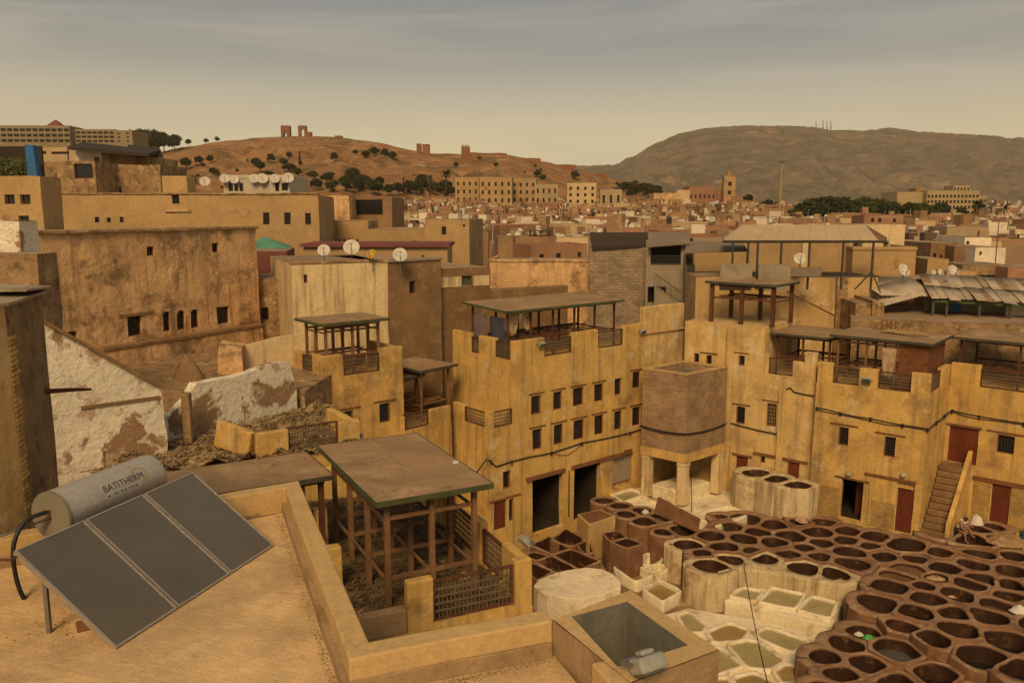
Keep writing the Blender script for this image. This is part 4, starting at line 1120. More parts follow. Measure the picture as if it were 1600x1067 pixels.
# ------------------------------------------------------------------ square pits and white lime pools
def pool(pxs, zt, zb, liquid, rim, label, group, wall=0.11, depth=0.9, liq=0.3, name='lime_pool', lining='lime_rim', cat='pool', rnd_=0.18, dz=0.0):
    P_ = [Vector(pz(x, y, zt)[:2]) for x, y in pxs]
    area = sum(P_[i].x * P_[(i + 1) % len(P_)].y - P_[(i + 1) % len(P_)].x * P_[i].y for i in range(len(P_)))
    if area < 0: P_ = P_[::-1]
    c = sum(P_, Vector((0, 0))) / len(P_)
    # rounded corners
    poly = []
    n = len(P_)
    for i in range(n):
        a, b_, d = P_[i - 1], P_[i], P_[(i + 1) % n]
        k = rnd_
        u, v = b_.lerp(a, min(k, 0.45)), b_.lerp(d, min(k, 0.45))
        for t in (0, 0.33, 0.67, 1):
            poly.append((1 - t) ** 2 * u + 2 * t * (1 - t) * b_ + t * t * v)
    angs = sorted(set([round(2 * math.pi * k / 28 - math.pi, 4) for k in range(28)] + [round(math.atan2((p - c).y, (p - c).x), 4) for p in poly]))
    angs = [a for k, a in enumerate(angs) if k == 0 or a - angs[k - 1] > 0.015]
    inner = [ring_r(poly, c, a) for a in angs]
    outer = []
    for a, r_ in zip(angs, inner):
        outer.append(r_ + wall * (1 + 0.25 * abs(math.sin(2 * a))))
    return vat(c, inner, outer, angs, zt + dz, zb, depth, liq, liquid, rim, label, group, name, lining, cat, lip=0.035)
# front lime pools
FL = [([(1108, 985), (1140, 972), (1170, 983), (1155, 998), (1118, 1000)], 'liquid_ochre', 'small ochre-watered white-rimmed lime pool behind the grey light well'),
      ([(1188, 985), (1200, 979), (1262, 1000), (1236, 1016), (1186, 993)], 'liquid_lime', 'long milky lime pool below the three-pool trough'),
      ([(1140, 1006), (1166, 998), (1185, 1002), (1225, 1030), (1200, 1042), (1170, 1040)], 'liquid_lime', 'widest milky green lime pool of the white cluster'),
      ([(1100, 1005), (1125, 1012), (1158, 1038), (1120, 1050), (1100, 1050)], 'liquid_lime', 'lime pool half hidden behind the corner of the light well'),
      ([(1212, 1048), (1230, 1036), (1256, 1046), (1255, 1063), (1225, 1063)], 'liquid_ochre', 'small amber lime pool against the sunken brown cluster'),
      ([(1148, 1058), (1176, 1050), (1205, 1062), (1215, 1085), (1160, 1090)], 'liquid_ochre', 'lime pool with floating scum at the edge of the white cluster'),
      ([(1060, 962), (1075, 955), (1100, 975), (1096, 985), (1078, 985)], 'liquid_lime', 'sliver of lime pool between the light well and the tall cream vat'),
      ([(1105, 1062), (1135, 1058), (1150, 1085), (1110, 1090)], 'liquid_ochre', 'narrow amber pool under the brown wall of the light well')]
for i, (pp, lq, lb) in enumerate(FL):
    pool(pp, -1.12, -1.5, lq, 'lime_rim', lb, 'white lime pools', wall=0.17, depth=0.35, liq=0.10, dz=0.004 * i)
# three-pool trough in front of the honeycomb
TL = [([(1143, 929), (1163, 917), (1190, 922), (1178, 935)], 'liquid_lime', 'smallest and darkest pool of the three-pool trough'),
      ([(1188, 938), (1210, 917), (1255, 927), (1240, 948)], 'liquid_lime', 'middle milky pool of the three-pool trough'),
      ([(1250, 951), (1270, 931), (1306, 940), (1296, 962)], 'liquid_lime', 'end milky pool of the three-pool trough')]
for i, (pp, lq, lb) in enumerate(TL):
    pool(pp, -0.62, -1.5, lq, 'lime_rim', lb, 'pools of the three-pool trough', wall=0.16, depth=0.5, liq=0.12, rnd_=0.08, dz=0.004 * i)
tb_ = [pz(x, y, -0.82) for x, y in ((1132, 937), (1160, 914), (1316, 940), (1300, 978))]
tag(MB().slab(tb_[::-1] if False else [tb_[0], tb_[3], tb_[2], tb_[1]], 0.7).build('trough_base', 'lime_rim', bevel=0.05), 'long lime-washed base joining the three pools of the trough', 'trough')
wp_ = [pz(x, y, 0.0) for x, y in ((1128, 898), (1150, 892), (1175, 891), (1205, 895), (1240, 902), (1275, 909), (1306, 913), (1322, 908))]
ow, rw_ = MB(), random.Random(6)
for a, b in zip(wp_, wp_[1:]): pass
fw_ = []
for i, p in enumerate(wp_):
    d = (wp_[min(i + 1, len(wp_) - 1)] - wp_[max(i - 1, 0)]).normalized(); fw_.append(p + Vector((-d.y, d.x, 0)) * 0.30)
nw = len(wp_)
ow.add([(p.x, p.y, -1.5) for p in wp_] + [(p.x, p.y, 0.03) for p in wp_] + [(p.x, p.y, 0.07) for p in fw_] + [(p.x, p.y, -1.5) for p in fw_],
       [(i, i + 1, nw + i + 1, nw + i) for i in range(nw - 1)] + [(nw + i, nw + i + 1, 2 * nw + i + 1, 2 * nw + i) for i in range(nw - 1)] + [(2 * nw + i, 2 * nw + i + 1, 3 * nw + i + 1, 3 * nw + i) for i in range(nw - 1)] + [(0, nw, 2 * nw, 3 * nw), (nw - 1, 4 * nw - 1, 3 * nw - 1, 2 * nw - 1)])
tag(ow.build('lime_washed_wall', 'vat_lime', smooth=False, bevel=0.05), 'cream lime-washed wall with brown drips behind the three-pool trough', 'wall')
bd_ = [pz(x, y, -1.27) for x, y in ((1040, 960), (1075, 950), (1190, 970), (1290, 995), (1262, 1080), (1230, 1110), (1090, 1110))]
tag(MB().slab([p for p in bd_[::-1]], 0.3).build('pool_bed', 'lime_rim'), kind='structure')
# pale pits right of the round slab
PL = [([(962, 886), (988, 878), (1018, 896), (994, 906)], 'liquid_ochre', 'deep pale pit with a little amber water by the round slab'),
      ([(1006, 918), (1032, 906), (1062, 922), (1035, 938)], 'liquid_ochre', 'pale pit full of amber water by the round slab'),
      ([(992, 876), (1012, 864), (1035, 872), (1020, 882)], None, 'dry pale pit with rounded corners by the round slab'),
      ([(1014, 886), (1030, 880), (1042, 886), (1032, 895)], None, 'smallest dry pale pit beside the tall cream vat')]
for i, (pp, lq, lb) in enumerate(PL):
    pool(pp, -0.95, -1.5, lq, 'lime_rim', lb, 'pale pits', name='pale_pit', cat='pit', wall=0.13, depth=0.5, liq=(0.4, 0.2, 0, 0)[i], rnd_=0.12, dz=0.005 * i)
# dark square pits near the workshop bays
DP = [([(862, 842), (885, 826), (915, 842), (893, 852)], None, 'dark red square pit against the clay box'),
      ([(832, 850), (858, 838), (888, 856), (862, 864)], None, 'blackened square pit under the workshop wall'),
      ([(866, 866), (893, 858), (935, 876), (906, 888)], 'liquid_brown', 'square pit with stained grey walls and a brown sump'),
      ([(836, 876), (862, 868), (900, 888), (868, 893)], 'liquid_grey', 'square pit with pale lime in the corner'),
      ([(902, 850), (920, 844), (926, 862), (914, 864)], None, 'narrow square pit between the clay box and the twin tank'),
      ([(820, 868), (834, 862), (856, 868), (838, 874)], None, 'small square pit behind the yellow terrace pier'),
      ([(820, 884), (832, 880), (862, 892), (838, 905)], None, 'square pit beside the pale round slab')]
for i, (pp, lq, lb) in enumerate(DP):
    pool(pp, -0.45, -1.5, lq, 'vat_clay', lb, 'dark square pits', name='square_pit', cat='pit', wall=0.10, depth=0.85, liq=0.6, lining='vat_inside', rnd_=0.05, dz=0.004 * i)
for i, (pp, lb) in enumerate((([(944, 832), (965, 829), (978, 838), (955, 843)], 'nearer compartment of the dark twin tank'), ([(958, 846), (980, 840), (1003, 848), (980, 855)], 'blue-stained compartment of the dark twin tank'))):
    pool(pp, 0.2, -1.5, 'liquid_black' if i else None, 'vat_clay', lb, 'dark twin tank', name='tank_compartment', cat='tank', wall=0.09, depth=0.7, liq=0.5, lining='vat_inside', rnd_=0.04, dz=0.005 * i)
# clay box
cbx = [pz(x, y, 0.55) for x, y in ((902, 803), (938, 795), (962, 806), (920, 820))]
cbm = MB(); cbm.slab([cbx[0], cbx[3], cbx[2], cbx[1]], 2.0)
cbo = tag(cbm.build('clay_box', 'ochre_pale', bevel=0.03), 'square clay block with a brown top beside the dark vats', 'block')
ctr = sum(cbx, Vector()) / 4
MB().slab([ctr.lerp(p, 0.86) + Vector((0, 0, 0.006)) for p in (cbx[0], cbx[3], cbx[2], cbx[1])], 0.004).build('top', 'vat_clay', cbo)
# round pale slab by the terrace
rs_ = [pz(x, y, -0.35) for x, y in ((834, 914), (842, 905), (860, 897), (885, 890), (915, 886), (940, 888), (958, 896), (970, 908), (970, 918), (955, 922), (945, 928), (915, 934), (885, 934), (855, 928), (840, 922))]
tag(MB().slab(rs_[::-1], 1.15).build('stone_slab', 'lime_rim', bevel=0.04), 'rounded pale platform between the yellow terrace and the lime pits', 'platform')
# pale floor and basins in front of the tower
for i, (pp, lb, lq) in enumerate((([(1090, 805), (1135, 790), (1165, 802), (1120, 818)], 'shallow white basin at the foot of the tower columns', None),
                              ([(960, 772), (985, 764), (1004, 770), (975, 782)], 'greenish shallow basin by the shuttered bay', 'liquid_lime'),
                              ([(1003, 772), (1025, 766), (1048, 776), (1030, 784)], 'second shallow basin in front of the tower columns', 'liquid_lime'))):
    pool(pp, 0.02, -1.5, lq, 'lime_rim', lb, 'shallow basins', name='shallow_basin', cat='basin', wall=0.25, depth=0.4, liq=0.12, rnd_=0.06, dz=0.01 * i)
fl = [pz(x, y, -0.12) for x, y in ((925, 795), (960, 770), (1000, 752), (1160, 745), (1180, 800), (1130, 822), (1060, 812), (1000, 790))]
tag(MB().slab(fl[::-1], 1.4).build('wash_floor', 'lime_rim'), kind='structure')
# leaning dark board behind the vats
lb0 = [pz(1022, 800, 0.3), pz(1090, 830, 0.3)]
bd = MB(); a, b = lb0; up = Vector((0.25, 0.35, 0.75))
bd.slab([a, b, b + up * 0.75, a + up], 0.08); tag(bd.build('leaning_board', 'vat_clay'), 'dark red curved board leaning behind the dark vats', 'board')

# hides, bag and refuse lying about
def heap(P, rx, ry, h, m, name, label, cat, seed=0, pw=1.6):
    t = random.Random(seed); mb = MB(); n, k = 14, 5
    vs = [(0, 0, h)]; fs = []
    for j in range(1, k + 1):
        for i in range(n):
            a = 2 * math.pi * i / n; v = j / k
            r_ = v * (1 + 0.25 * noise.noise(Vector((math.cos(a) * 1.5 + seed, math.sin(a) * 1.5, v * 2))))
            z = h * (1 - v ** pw) + h * 0.35 * noise.noise(Vector((math.cos(a) * 3 * v + seed, math.sin(a) * 3 * v, 2.3)))
            vs.append((rx * r_ * math.cos(a), ry * r_ * math.sin(a), max(z, 0.0) if j < k else 0.0))
    for i in range(n): fs.append((0, 1 + i, 1 + (i + 1) % n))
    for j in range(k - 1):
        for i in range(n): fs.append((1 + j * n + i, 1 + (j + 1) * n + i, 1 + (j + 1) * n + (i + 1) % n, 1 + j * n + (i + 1) % n))
    mb.add(vs, fs); o = mb.build(name, m, smooth=True, loc=P)
    return tag(o, label, cat)
heap(pz(1252, 812, 0.12), 0.35, 0.5, 0.2, 'hide_pale', 'hide_heap', 'folded tan hides heaped on the rim near the open doorway', 'hides', 3)
heap(pz(1462, 903, -0.1), 0.55, 0.4, 0.1, 'hide_pale', 'hide_heap', 'wet wrinkled hides floating in a shallow vat', 'hides', 5)
heap(pz(1594, 955, 0.12), 0.4, 0.3, 0.28, 'cloth_white', 'hide_heap', 'white fleece heaped on the edge of the right-hand vats', 'hides', 6)
heap(pz(1490, 931, -0.35), 0.3, 0.2, 0.12, 'hide_pale', 'hide_heap', 'small pale hide dropped inside a clay vat', 'hides', 8)
heap(pz(1357, 996, -0.52), 0.26, 0.16, 0.14, 'plastic_green', 'plastic_bag', 'crumpled bright green plastic bag in the sunken vat', 'bag', 9)
heap(pz(1342, 991, -0.52), 0.18, 0.16, 0.12, 'cloth_white', 'plastic_bag', 'crumpled white plastic bag beside the green one', 'bag', 10)
heap(pz(1526, 818, 0.26), 0.34, 0.3, 0.46, 'cloth_white', 'sack', 'full white sack leaning behind the seated worker', 'sack', 12, 2.6)
heap(pz(1012, 800, 0.0), 0.35, 0.3, 0.3, 'cloth_white', 'hide_heap', 'pale wet hides piled on the wash floor', 'hides', 14)
heap(pz(1575, 846, 0.2), 1.1, 0.7, 0.35, 'rubble_wall', 'rubble_mound', 'brown earth mound under the second worker', 'mound', 15)

# hanging cable that crosses the yard
c0 = pz(1162, 880, 0.35); c1 = pz(1205, 1090, 2.0)
cable(sag(c0, c1, 10, 0.25), 0.018, 'slack grey cable slung across the lime pools', 'cable')
cable([KF.world(KW - .2, -0.2, 3.0), pz(1080, 740, 1.2), pz(1081, 800, -0.1)], 0.02, 'thin black hose hanging down the tower column', 'hose')

# ------------------------------------------------------------------ two workers
def person(P, az, joints, radii, edges, label, garments, root, head, hat=None):
    t = thing('person', P, az, label, 'person')
    def skinned(name, vs, es, rad, m, rootv=0):
        me = bpy.data.meshes.new(name); me.from_pydata(vs, es, []); me.materials.append(MATS[m])
        o = bpy.data.objects.new(name, me); COL.objects.link(o); o.parent = t
        sk = o.modifiers.new('skin', 'SKIN'); sk.use_smooth_shade = True
        if not me.skin_vertices: me.attributes  # layer is made by the modifier below
        bm = bmesh.new(); bm.from_mesh(me)
        ly = bm.verts.layers.skin.verify(); bm.verts.ensure_lookup_table()
        for i, v in enumerate(bm.verts):
            rr = rad[i]; v[ly].radius = rr if isinstance(rr, tuple) else (rr, rr); v[ly].use_root = (i == rootv)
        bm.to_mesh(me); bm.free()
        ss = o.modifiers.new('sub', 'SUBSURF'); ss.levels = 2; ss.render_levels = 2
        return o
    names = list(joints); idx = {k: i for i, k in enumerate(names)}
    skinned('body', [joints[k] for k in names], [(idx[a], idx[b]) for a, b in edges], [radii[k] for k in names], 'skin', idx[root])
    for gname, gm, keys, ed, grow in garments:
        gi = {k: i for i, k in enumerate(keys)}
        skinned(gname, [joints[k] for k in keys], [(gi[a], gi[b]) for a, b in ed],
                [tuple(x + grow for x in radii[k]) if isinstance(radii[k], tuple) else radii[k] + grow for k in keys], gm, 0)
    hc, hr, face = Vector(joints['head']), head, Vector((0, -1, -0.25)).normalized()
    hd = MB(); hd.lathe([(0.0, -1.12), (0.34, -1.05), (0.58, -0.72), (0.76, -0.25), (0.84, 0.2), (0.80, 0.55), (0.60, 0.86), (0.3, 1.0), (0.0, 1.03)], 16,
                        Matrix.Translation(hc) @ Matrix.Rotation(R(18), 4, 'X') @ Matrix.Diagonal((hr, hr * 1.1, hr, 1)))
    ho = hd.build('head', 'skin', t, smooth=True)
    f0 = hc + face * hr * 0.86
    MB().add([f0 + Vector((-.014, 0, .02)), f0 + Vector((.014, 0, .02)), f0 + Vector((.018, -.02, -.03)), f0 + Vector((-.018, -.02, -.03)), f0 + Vector((0, .02, .05))],
             [(0, 3, 2, 1), (0, 1, 4), (0, 4, 3), (1, 2, 4)]).build('nose', 'skin', ho)
    for s_ in (-1, 1):
        MB().lathe([(0, -.012), (.012, -.006), (.014, .004), (0, .012)], 8, Matrix.Translation(f0 + Vector((s_ * .034, .012, .03)))).build('eye', 'cloth_dark', ho)
        MB().lathe([(0, -.03), (.014, -.02), (.018, .01), (0, .032)], 8, Matrix.Translation(hc + Vector((s_ * hr * 0.86, 0.01, 0)))).build('ear', 'skin', ho)
    MB().box(f0.x - .025, f0.x + .025, f0.y + .005, f0.y + .02, f0.z - .062, f0.z - .052).build('mouth', 'maroon_roof', ho)
    MB().lathe([(0.87, 0.15), (0.88, 0.45), (0.72, 0.84), (0.4, 1.03), (0, 1.1)], 16, Matrix.Translation(hc) @ Matrix.Rotation(R(14), 4, 'X') @ Matrix.Diagonal((hr * 1.04, hr * 1.16, hr * 1.03, 1))).build('hair', 'cloth_dark', ho, smooth=True)
    if hat:
        MB().add([hc + Vector((math.cos(a) * hr * (0.9 if k else 0.8), -abs(math.sin(a)) * hr * (1.7 if k else 0.9), hr * 0.42 - (0.02 if k else 0))) for k in (0, 1) for a in [math.pi * i / 10 for i in range(11)]],
                 [(i, i + 1, 12 + i, 11 + i) for i in range(10)]).build('cap_brim', 'cloth_dark', ho)
    for s_, hk, el in ((-1, 'handL', 'elbowL'), (1, 'handR', 'elbowR')):
        p = Vector(joints[hk]); d = (p - Vector(joints[el])).normalized()
        side = d.cross(Vector((0, 0, 1))).normalized(); nrm = side.cross(d)
        for k in range(4):
            b0 = p + d * 0.04 + side * (0.027 - k * 0.018); L = (0.066, 0.078, 0.072, 0.056)[k]
            MB().tube([b0, b0 + d * L * 0.55 - nrm * 0.006, b0 + d * L * 0.8 - nrm * 0.035], [0.0095, 0.009, 0.007], 6).build('finger', 'skin', t, smooth=True)
        b0 = p + side * s_ * 0.03
        MB().tube([b0, b0 + side * s_ * 0.025 + d * 0.03, b0 + side * s_ * 0.02 + d * 0.055 - nrm * 0.015], [0.012, 0.011, 0.008], 6).build('thumb', 'skin', t, smooth=True)
    return t
# worker sitting on a vat rim, bent forward, one leg down in the vat (local -y is where he faces)
jt = dict(pelvis=(0, 0, 0.10), waist=(0, -0.05, 0.27), chest=(0, -0.17, 0.47), neck=(0, -0.26, 0.60), head=(0, -0.33, 0.71),
          shoL=(-0.18, -0.21, 0.54), elbowL=(-0.27, -0.36, 0.30), handL=(-0.14, -0.56, 0.16), shoR=(0.18, -0.21, 0.54), elbowR=(0.30, -0.38, 0.36), handR=(0.2, -0.56, 0.36),
          hipL=(-0.10, -0.03, 0.08), thighL=(-0.13, -0.26, 0.08), thighR=(0.16, -0.25, 0.19), kneeL=(-0.16, -0.44, 0.06), ankleL=(-0.13, -0.50, -0.36), toeL=(-0.13, -0.68, -0.40),
          hipR=(0.10, -0.03, 0.08), kneeR=(0.20, -0.40, 0.26), ankleR=(0.26, -0.56, -0.13), toeR=(0.28, -0.72, -0.17))
rd = dict(pelvis=(0.15, 0.12), waist=(0.135, 0.10), chest=(0.165, 0.115), neck=(0.058, 0.058), head=(0.06, 0.06), shoL=0.068, elbowL=0.045, handL=0.038, shoR=0.068, elbowR=0.045, handR=0.038,
          hipL=0.095, thighL=0.082, thighR=0.082, kneeL=0.066, ankleL=0.042, toeL=0.035, hipR=0.095, kneeR=0.066, ankleR=0.042, toeR=0.035)
ed = [('pelvis', 'waist'), ('waist', 'chest'), ('chest', 'neck'), ('neck', 'head'), ('chest', 'shoL'), ('shoL', 'elbowL'), ('elbowL', 'handL'), ('chest', 'shoR'), ('shoR', 'elbowR'), ('elbowR', 'handR'),
      ('pelvis', 'hipL'), ('hipL', 'thighL'), ('thighL', 'kneeL'), ('kneeL', 'ankleL'), ('ankleL', 'toeL'), ('pelvis', 'hipR'), ('hipR', 'thighR'), ('thighR', 'kneeR'), ('kneeR', 'ankleR'), ('ankleR', 'toeR')]
gm = [('tank_top', 'cloth_white', ['waist', 'chest', 'neck'], [('waist', 'chest')], 0.014), ('shorts', 'cloth_dark', ['pelvis', 'waist', 'hipL', 'hipR'], [('pelvis', 'waist'), ('pelvis', 'hipL'), ('pelvis', 'hipR')], 0.016)]
gm[0] = ('tank_top', 'cloth_white', ['chest', 'waist', 'pelvis', 'neck'], [('chest', 'waist'), ('waist', 'pelvis'), ('chest', 'neck')], 0.03)
gm[1] = ('shorts', 'cloth_dark', ['pelvis', 'hipL', 'hipR', 'thighL', 'thighR'], [('pelvis', 'hipL'), ('pelvis', 'hipR'), ('hipL', 'thighL'), ('hipR', 'thighR')], 0.035)
pp = pz(1497, 829, 0.28)
person((pp.x, pp.y, 0.28), 60, jt, rd, ed, 'person in a white sleeveless top and dark shorts sitting bent forward on a vat rim', gm, 'pelvis', 0.105, hat=True)
pp = pz(1599, 838, 0.5)
gm2 = [('shirt', 'cloth_denim', ['waist', 'chest', 'shoL', 'shoR', 'elbowL', 'elbowR'], [('waist', 'chest'), ('chest', 'shoL'), ('chest', 'shoR'), ('shoL', 'elbowL'), ('shoR', 'elbowR')], 0.03),
       ('trousers', 'cloth_denim', ['pelvis', 'hipL', 'hipR', 'kneeL', 'kneeR', 'ankleL', 'ankleR'], [('pelvis', 'hipL'), ('pelvis', 'hipR'), ('hipL', 'kneeL'), ('hipR', 'kneeR'), ('kneeL', 'ankleL'), ('kneeR', 'ankleR')], 0.03)]
person((pp.x, pp.y, 0.5), 20, jt, rd, ed, 'person in blue work clothes crouching on the earth mound at the stair wing', gm2, 'pelvis', 0.105)

# ------------------------------------------------------------------ the terrace we stand above
ZF, ZP = 11.3, 11.7
def v2(x, y, z=ZP): return pz(x, y, z)
c_, lt_ = v2(545, 1029), v2(445, 762)
ci, r1i, r1 = v2(570, 1007), v2(865, 968), v2(880, 950)
shb, shr = v2(985, 922), v2(1122, 1015)
dl = (lt_ - c_).normalized(); nl = Vector((dl.y, -dl.x, 0))           # outwards (right)
wl_ = lt_ - adir(57) * 7.0
A = thing('foreground_terrace', (0, 0, 0), 90, 'tiled roof terrace with a low yellow parapet carrying the solar water heater', 'terrace')
fl = [lt_, c_, r1i, r1i + (v2(955, 1067) - r1i).normalized() * 5.0, Vector((3.2, 0.5, 0)), Vector((-13, 0.5, 0)), Vector((-13, wl_.y - 1, 0)), wl_]
m_ = MB(); m_.prism([(p.x, p.y) for p in fl][::-1], -1.5, ZF - 0.02); m_.build('wall', 'ochre', A)
m_ = MB(); m_.add([(p.x, p.y, ZF) for p in fl], [tuple(range(len(fl) - 1, -1, -1))]); m_.build('floor_tiles', 'terrace_tile', A)
def coping(pts, w, z0, z1, m, name, side=1, bev=0.02):
    """a strip wall: inner edge pts, width w to the left(-1)/right(+1)"""
    out = []
    for i, p in enumerate(pts):
        d0 = (pts[i] - pts[i - 1]).normalized() if i > 0 else None
        d1 = (pts[i + 1] - pts[i]).normalized() if i < len(pts) - 1 else None
        d0 = d0 or d1; d1 = d1 or d0
        n0 = Vector((d0.y, -d0.x, 0)) * side; n1 = Vector((d1.y, -d1.x, 0)) * side
        b = (n0 + n1).normalized(); out.append(p + b * (w / max(b.dot(n0), 0.3)))
    poly = [(p.x, p.y) for p in pts] + [(p.x, p.y) for p in out[::-1]]
    ar = sum(poly[i][0] * poly[(i + 1) % len(poly)][1] - poly[(i + 1) % len(poly)][0] * poly[i][1] for i in range(len(poly)))
    if ar < 0: poly = poly[::-1]
    return MB().prism(poly, z0, z1).build(name, m, A, bevel=bev)
coping([r1i, c_, lt_, wl_], 0.25, ZF - 0.01, ZP, 'parapet_cap', 'parapet', side=1)
coping([r1i - nl * 0.0 + Vector((0.0, -0.045, 0)), c_ + Vector((-0.055, -0.045, 0)), lt_ + Vector((-0.05, -0.03, 0)), wl_ + Vector((0, -0.03, 0))], 0.16, ZF - 0.01, ZF + 0.17, 'cement_band', 'plinth', side=1, bev=0.015)
# light well
out_ = [r1i, shb, shr, v2(985, 1066)]
inn = [v2(893, 963), v2(980, 940), v2(1075, 1008), v2(965, 1042)]
zt_ = ZP + 0.004
m_ = MB()
for i in range(4):
    j = (i + 1) % 4
    a, b, c2, d2 = out_[i], out_[j], inn[j], inn[i]
    m_.add([(a.x, a.y, zt_), (b.x, b.y, zt_), (c2.x, c2.y, zt_), (d2.x, d2.y, zt_)], [(3, 2, 1, 0)])
m_.build('light_well_rim', 'parapet_cap', A, weld=True)
m_ = MB()
for i in range(4):
    j = (i + 1) % 4; a, b = inn[i], inn[j]
    m_.add([(a.x, a.y, zt_), (b.x, b.y, zt_), (b.x, b.y, 7.5), (a.x, a.y, 7.5)], [(3, 2, 1, 0)])
m_.add([(p.x, p.y, 9.6) for p in inn], [(3, 2, 1, 0)])
m_.build('light_well', 'shaft_grey', A)
m_ = MB()
for i in range(4):
    j = (i + 1) % 4; a, b = out_[i], out_[j]
    m_.add([(a.x, a.y, zt_ - 0.002), (b.x, b.y, zt_ - 0.002), (b.x, b.y, -1.5), (a.x, a.y, -1.5)], [(0, 1, 2, 3)])
m_.build('wall', 'cement_band', A)
# parapet that runs on towards the camera from the light well
e0 = out_[3]; ed_ = (v2(955, 1067) - r1i).normalized()
q0, q1 = r1i + ed_ * 0.9, r1i + ed_ * 5
m_ = MB(); nn = Vector((-ed_.y, ed_.x, 0))
m_.prism([(p.x, p.y) for p in (q0, q0 + nn * 0.2, q1 + nn * 0.2, q1)][::-1], ZF - .01, ZP - 0.003); m_.build('parapet', 'parapet_cap', A, bevel=0.02)
# the floodlight on the light well, seen from behind
wf = v2(1010, 1058); floodlight((wf.x, wf.y, ZP + 0.17), 60, 'large weathered grey floodlight clamped on the light well rim', 0.30, 60)
wf = pz(822, 856, 7.75); floodlight((wf.x, wf.y, 7.95), 155, 'pale floodlight on the end pier of the fleece terrace', 0.34, 40)

# ------------------------------------------------------------------ solar water heater
B0, B1 = pz(180, 1013, ZF + 0.02), pz(430, 850, ZF + 0.02)
T0, T1 = pz(27, 858, 12.26), pz(308, 737, 12.26)
e1 = (B1 - B0).normalized(); Lp = 3.0
up = (T0 - B0); up = (up - e1 * up.dot(e1)); Hp = up.length; up = up.normalized()
nrm = e1.cross(up).normalized()
if nrm.z < 0: nrm = -nrm
SW = thing('solar_water_heater', (B0.x, B0.y, ZF), 90, 'solar water heater with three glass collectors and a horizontal silver tank', 'water heater')
O3 = Vector((B0.x, B0.y, ZF))
b0 = B0 - O3
Mp = Matrix.Identity(4)
for i in range(3): Mp[i][0], Mp[i][1], Mp[i][2], Mp[i][3] = e1[i], up[i], nrm[i], b0[i]
pw_ = Lp / 3
for k in range(3):
    x0, x1 = k * pw_ + 0.014, (k + 1) * pw_ - 0.014
    co_ = MB(Mp).box(x0, x1, 0, Hp, -0.06, -0.008).build('collector', 'aluminium', SW)
    MB(Mp).quad((x0 + 0.02, 0.02, -0.004), (x1 - 0.02, 0.02, -0.004), (x1 - 0.02, Hp - 0.02, -0.004), (x0 + 0.02, Hp - 0.02, -0.004)).build('glass', 'panel_glass', co_)
    fr = MB(Mp); t_ = 0.022
    fr.box(x0, x1, 0, t_, -0.007, 0.006).box(x0, x1, Hp - t_, Hp, -0.007, 0.006).box(x0, x0 + t_, t_, Hp - t_, -0.007, 0.006).box(x1 - t_, x1, t_, Hp - t_, -0.007, 0.006)
    fr.build('frame', 'aluminium', co_)
# stand
for k in (0.08, 1.0, 2.0, 2.92):
    top = Mp @ Vector((k, Hp * 0.72, -0.08)); bot = Vector((top.x, top.y, 0.0))
    MB().beam(top, bot, 0.045).build('leg', 'pipe_grey', SW)
    MB().beam(Mp @ Vector((k, 0.05, -0.075)), Mp @ Vector((k, Hp - 0.05, -0.075)), 0.03).build('rail', 'pipe_grey', SW)
for (k, l_) in ((0.2, 1.1), (0.45, 0.9)):
    p_ = Mp @ Vector((k, Hp * 0.55, 0)); p_.z = 0.05
    MB().beam(p_, p_ + Vector((0.5 * l_, 0.35 * l_, 0.0)), 0.11, 0.09).build('ballast_block', 'timber_pale', SW)
# tank
zc = 12.20
t0 = pz(80, 806, zc) - O3; ax = adir(18.5); Lt = 1.72
t0 = t0 - Vector((0, 0, 0)); Rt = 0.315
Mt = Matrix.Identity(4); zax = ax; yax = Vector((0, 0, 1)); xax = yax.cross(zax)
for i in range(3): Mt[i][0], Mt[i][1], Mt[i][2], Mt[i][3] = xax[i], yax[i], zax[i], t0[i]
tk = MB().lathe([(Rt, 0.0), (Rt, 0.02), (Rt, Lt - 0.03), (Rt * 0.97, Lt), (Rt * 0.6, Lt + 0.05), (0, Lt + 0.06)], 48, Mt).build('tank', 'tank_paint', SW, smooth=True)
MB().lathe([(0.0, -0.012), (Rt * 0.985, -0.012), (Rt * 0.985, 0.0), (Rt + 0.004, 0.0), (Rt + 0.004, 0.03)], 48, Mt).build('end_cap', 'tank_end', tk)
for s_ in (0.3, Lt - 0.3):
    p_ = t0 + ax * s_
    MB().beam(p_ + Vector((0.1, 0, -Rt + 0.02)), Vector((p_.x + 0.12, p_.y, 0)), 0.05).beam(p_ + Vector((-0.12, 0, -Rt + 0.02)), Vector((p_.x - 0.16, p_.y, 0)), 0.05).build('tank_leg', 'pipe_grey', SW)
# lettering wrapped round the tank: direction on the tank given by an angle; text runs along the axis
side = Vector((ax.y, -ax.x, 0))                # towards the collectors and the viewer
def on_tank(s_, h_, lift=0.003, mid=R(38)):
    """s along the axis, h up the surface from the middle line"""
    a = mid + h_ / Rt
    return t0 + ax * s_ + (side * math.cos(a) + Vector((0, 0, 1)) * math.sin(a)) * (Rt + lift)
cu = bpy.data.curves.new('lettering', 'FONT'); cu.body = 'BATITHERM'; cu.size = 0.14; cu.space_character = 1.0
to = bpy.data.objects.new('lettering_tmp', cu); COL.objects.link(to)
bpy.context.view_layer.update()
me = to.to_mesh()
bm = bmesh.new(); bm.from_mesh(me); to.to_mesh_clear()
bmesh.ops.subdivide_edges(bm, edges=[e_ for e_ in bm.edges if e_.calc_length() > 0.03], cuts=2)
bmesh.ops.triangulate(bm, faces=bm.faces)
xs_ = [v.co.x for v in bm.verts]; x0_, x1_ = min(xs_), max(xs_)
S0, S1 = 0.60, 1.30
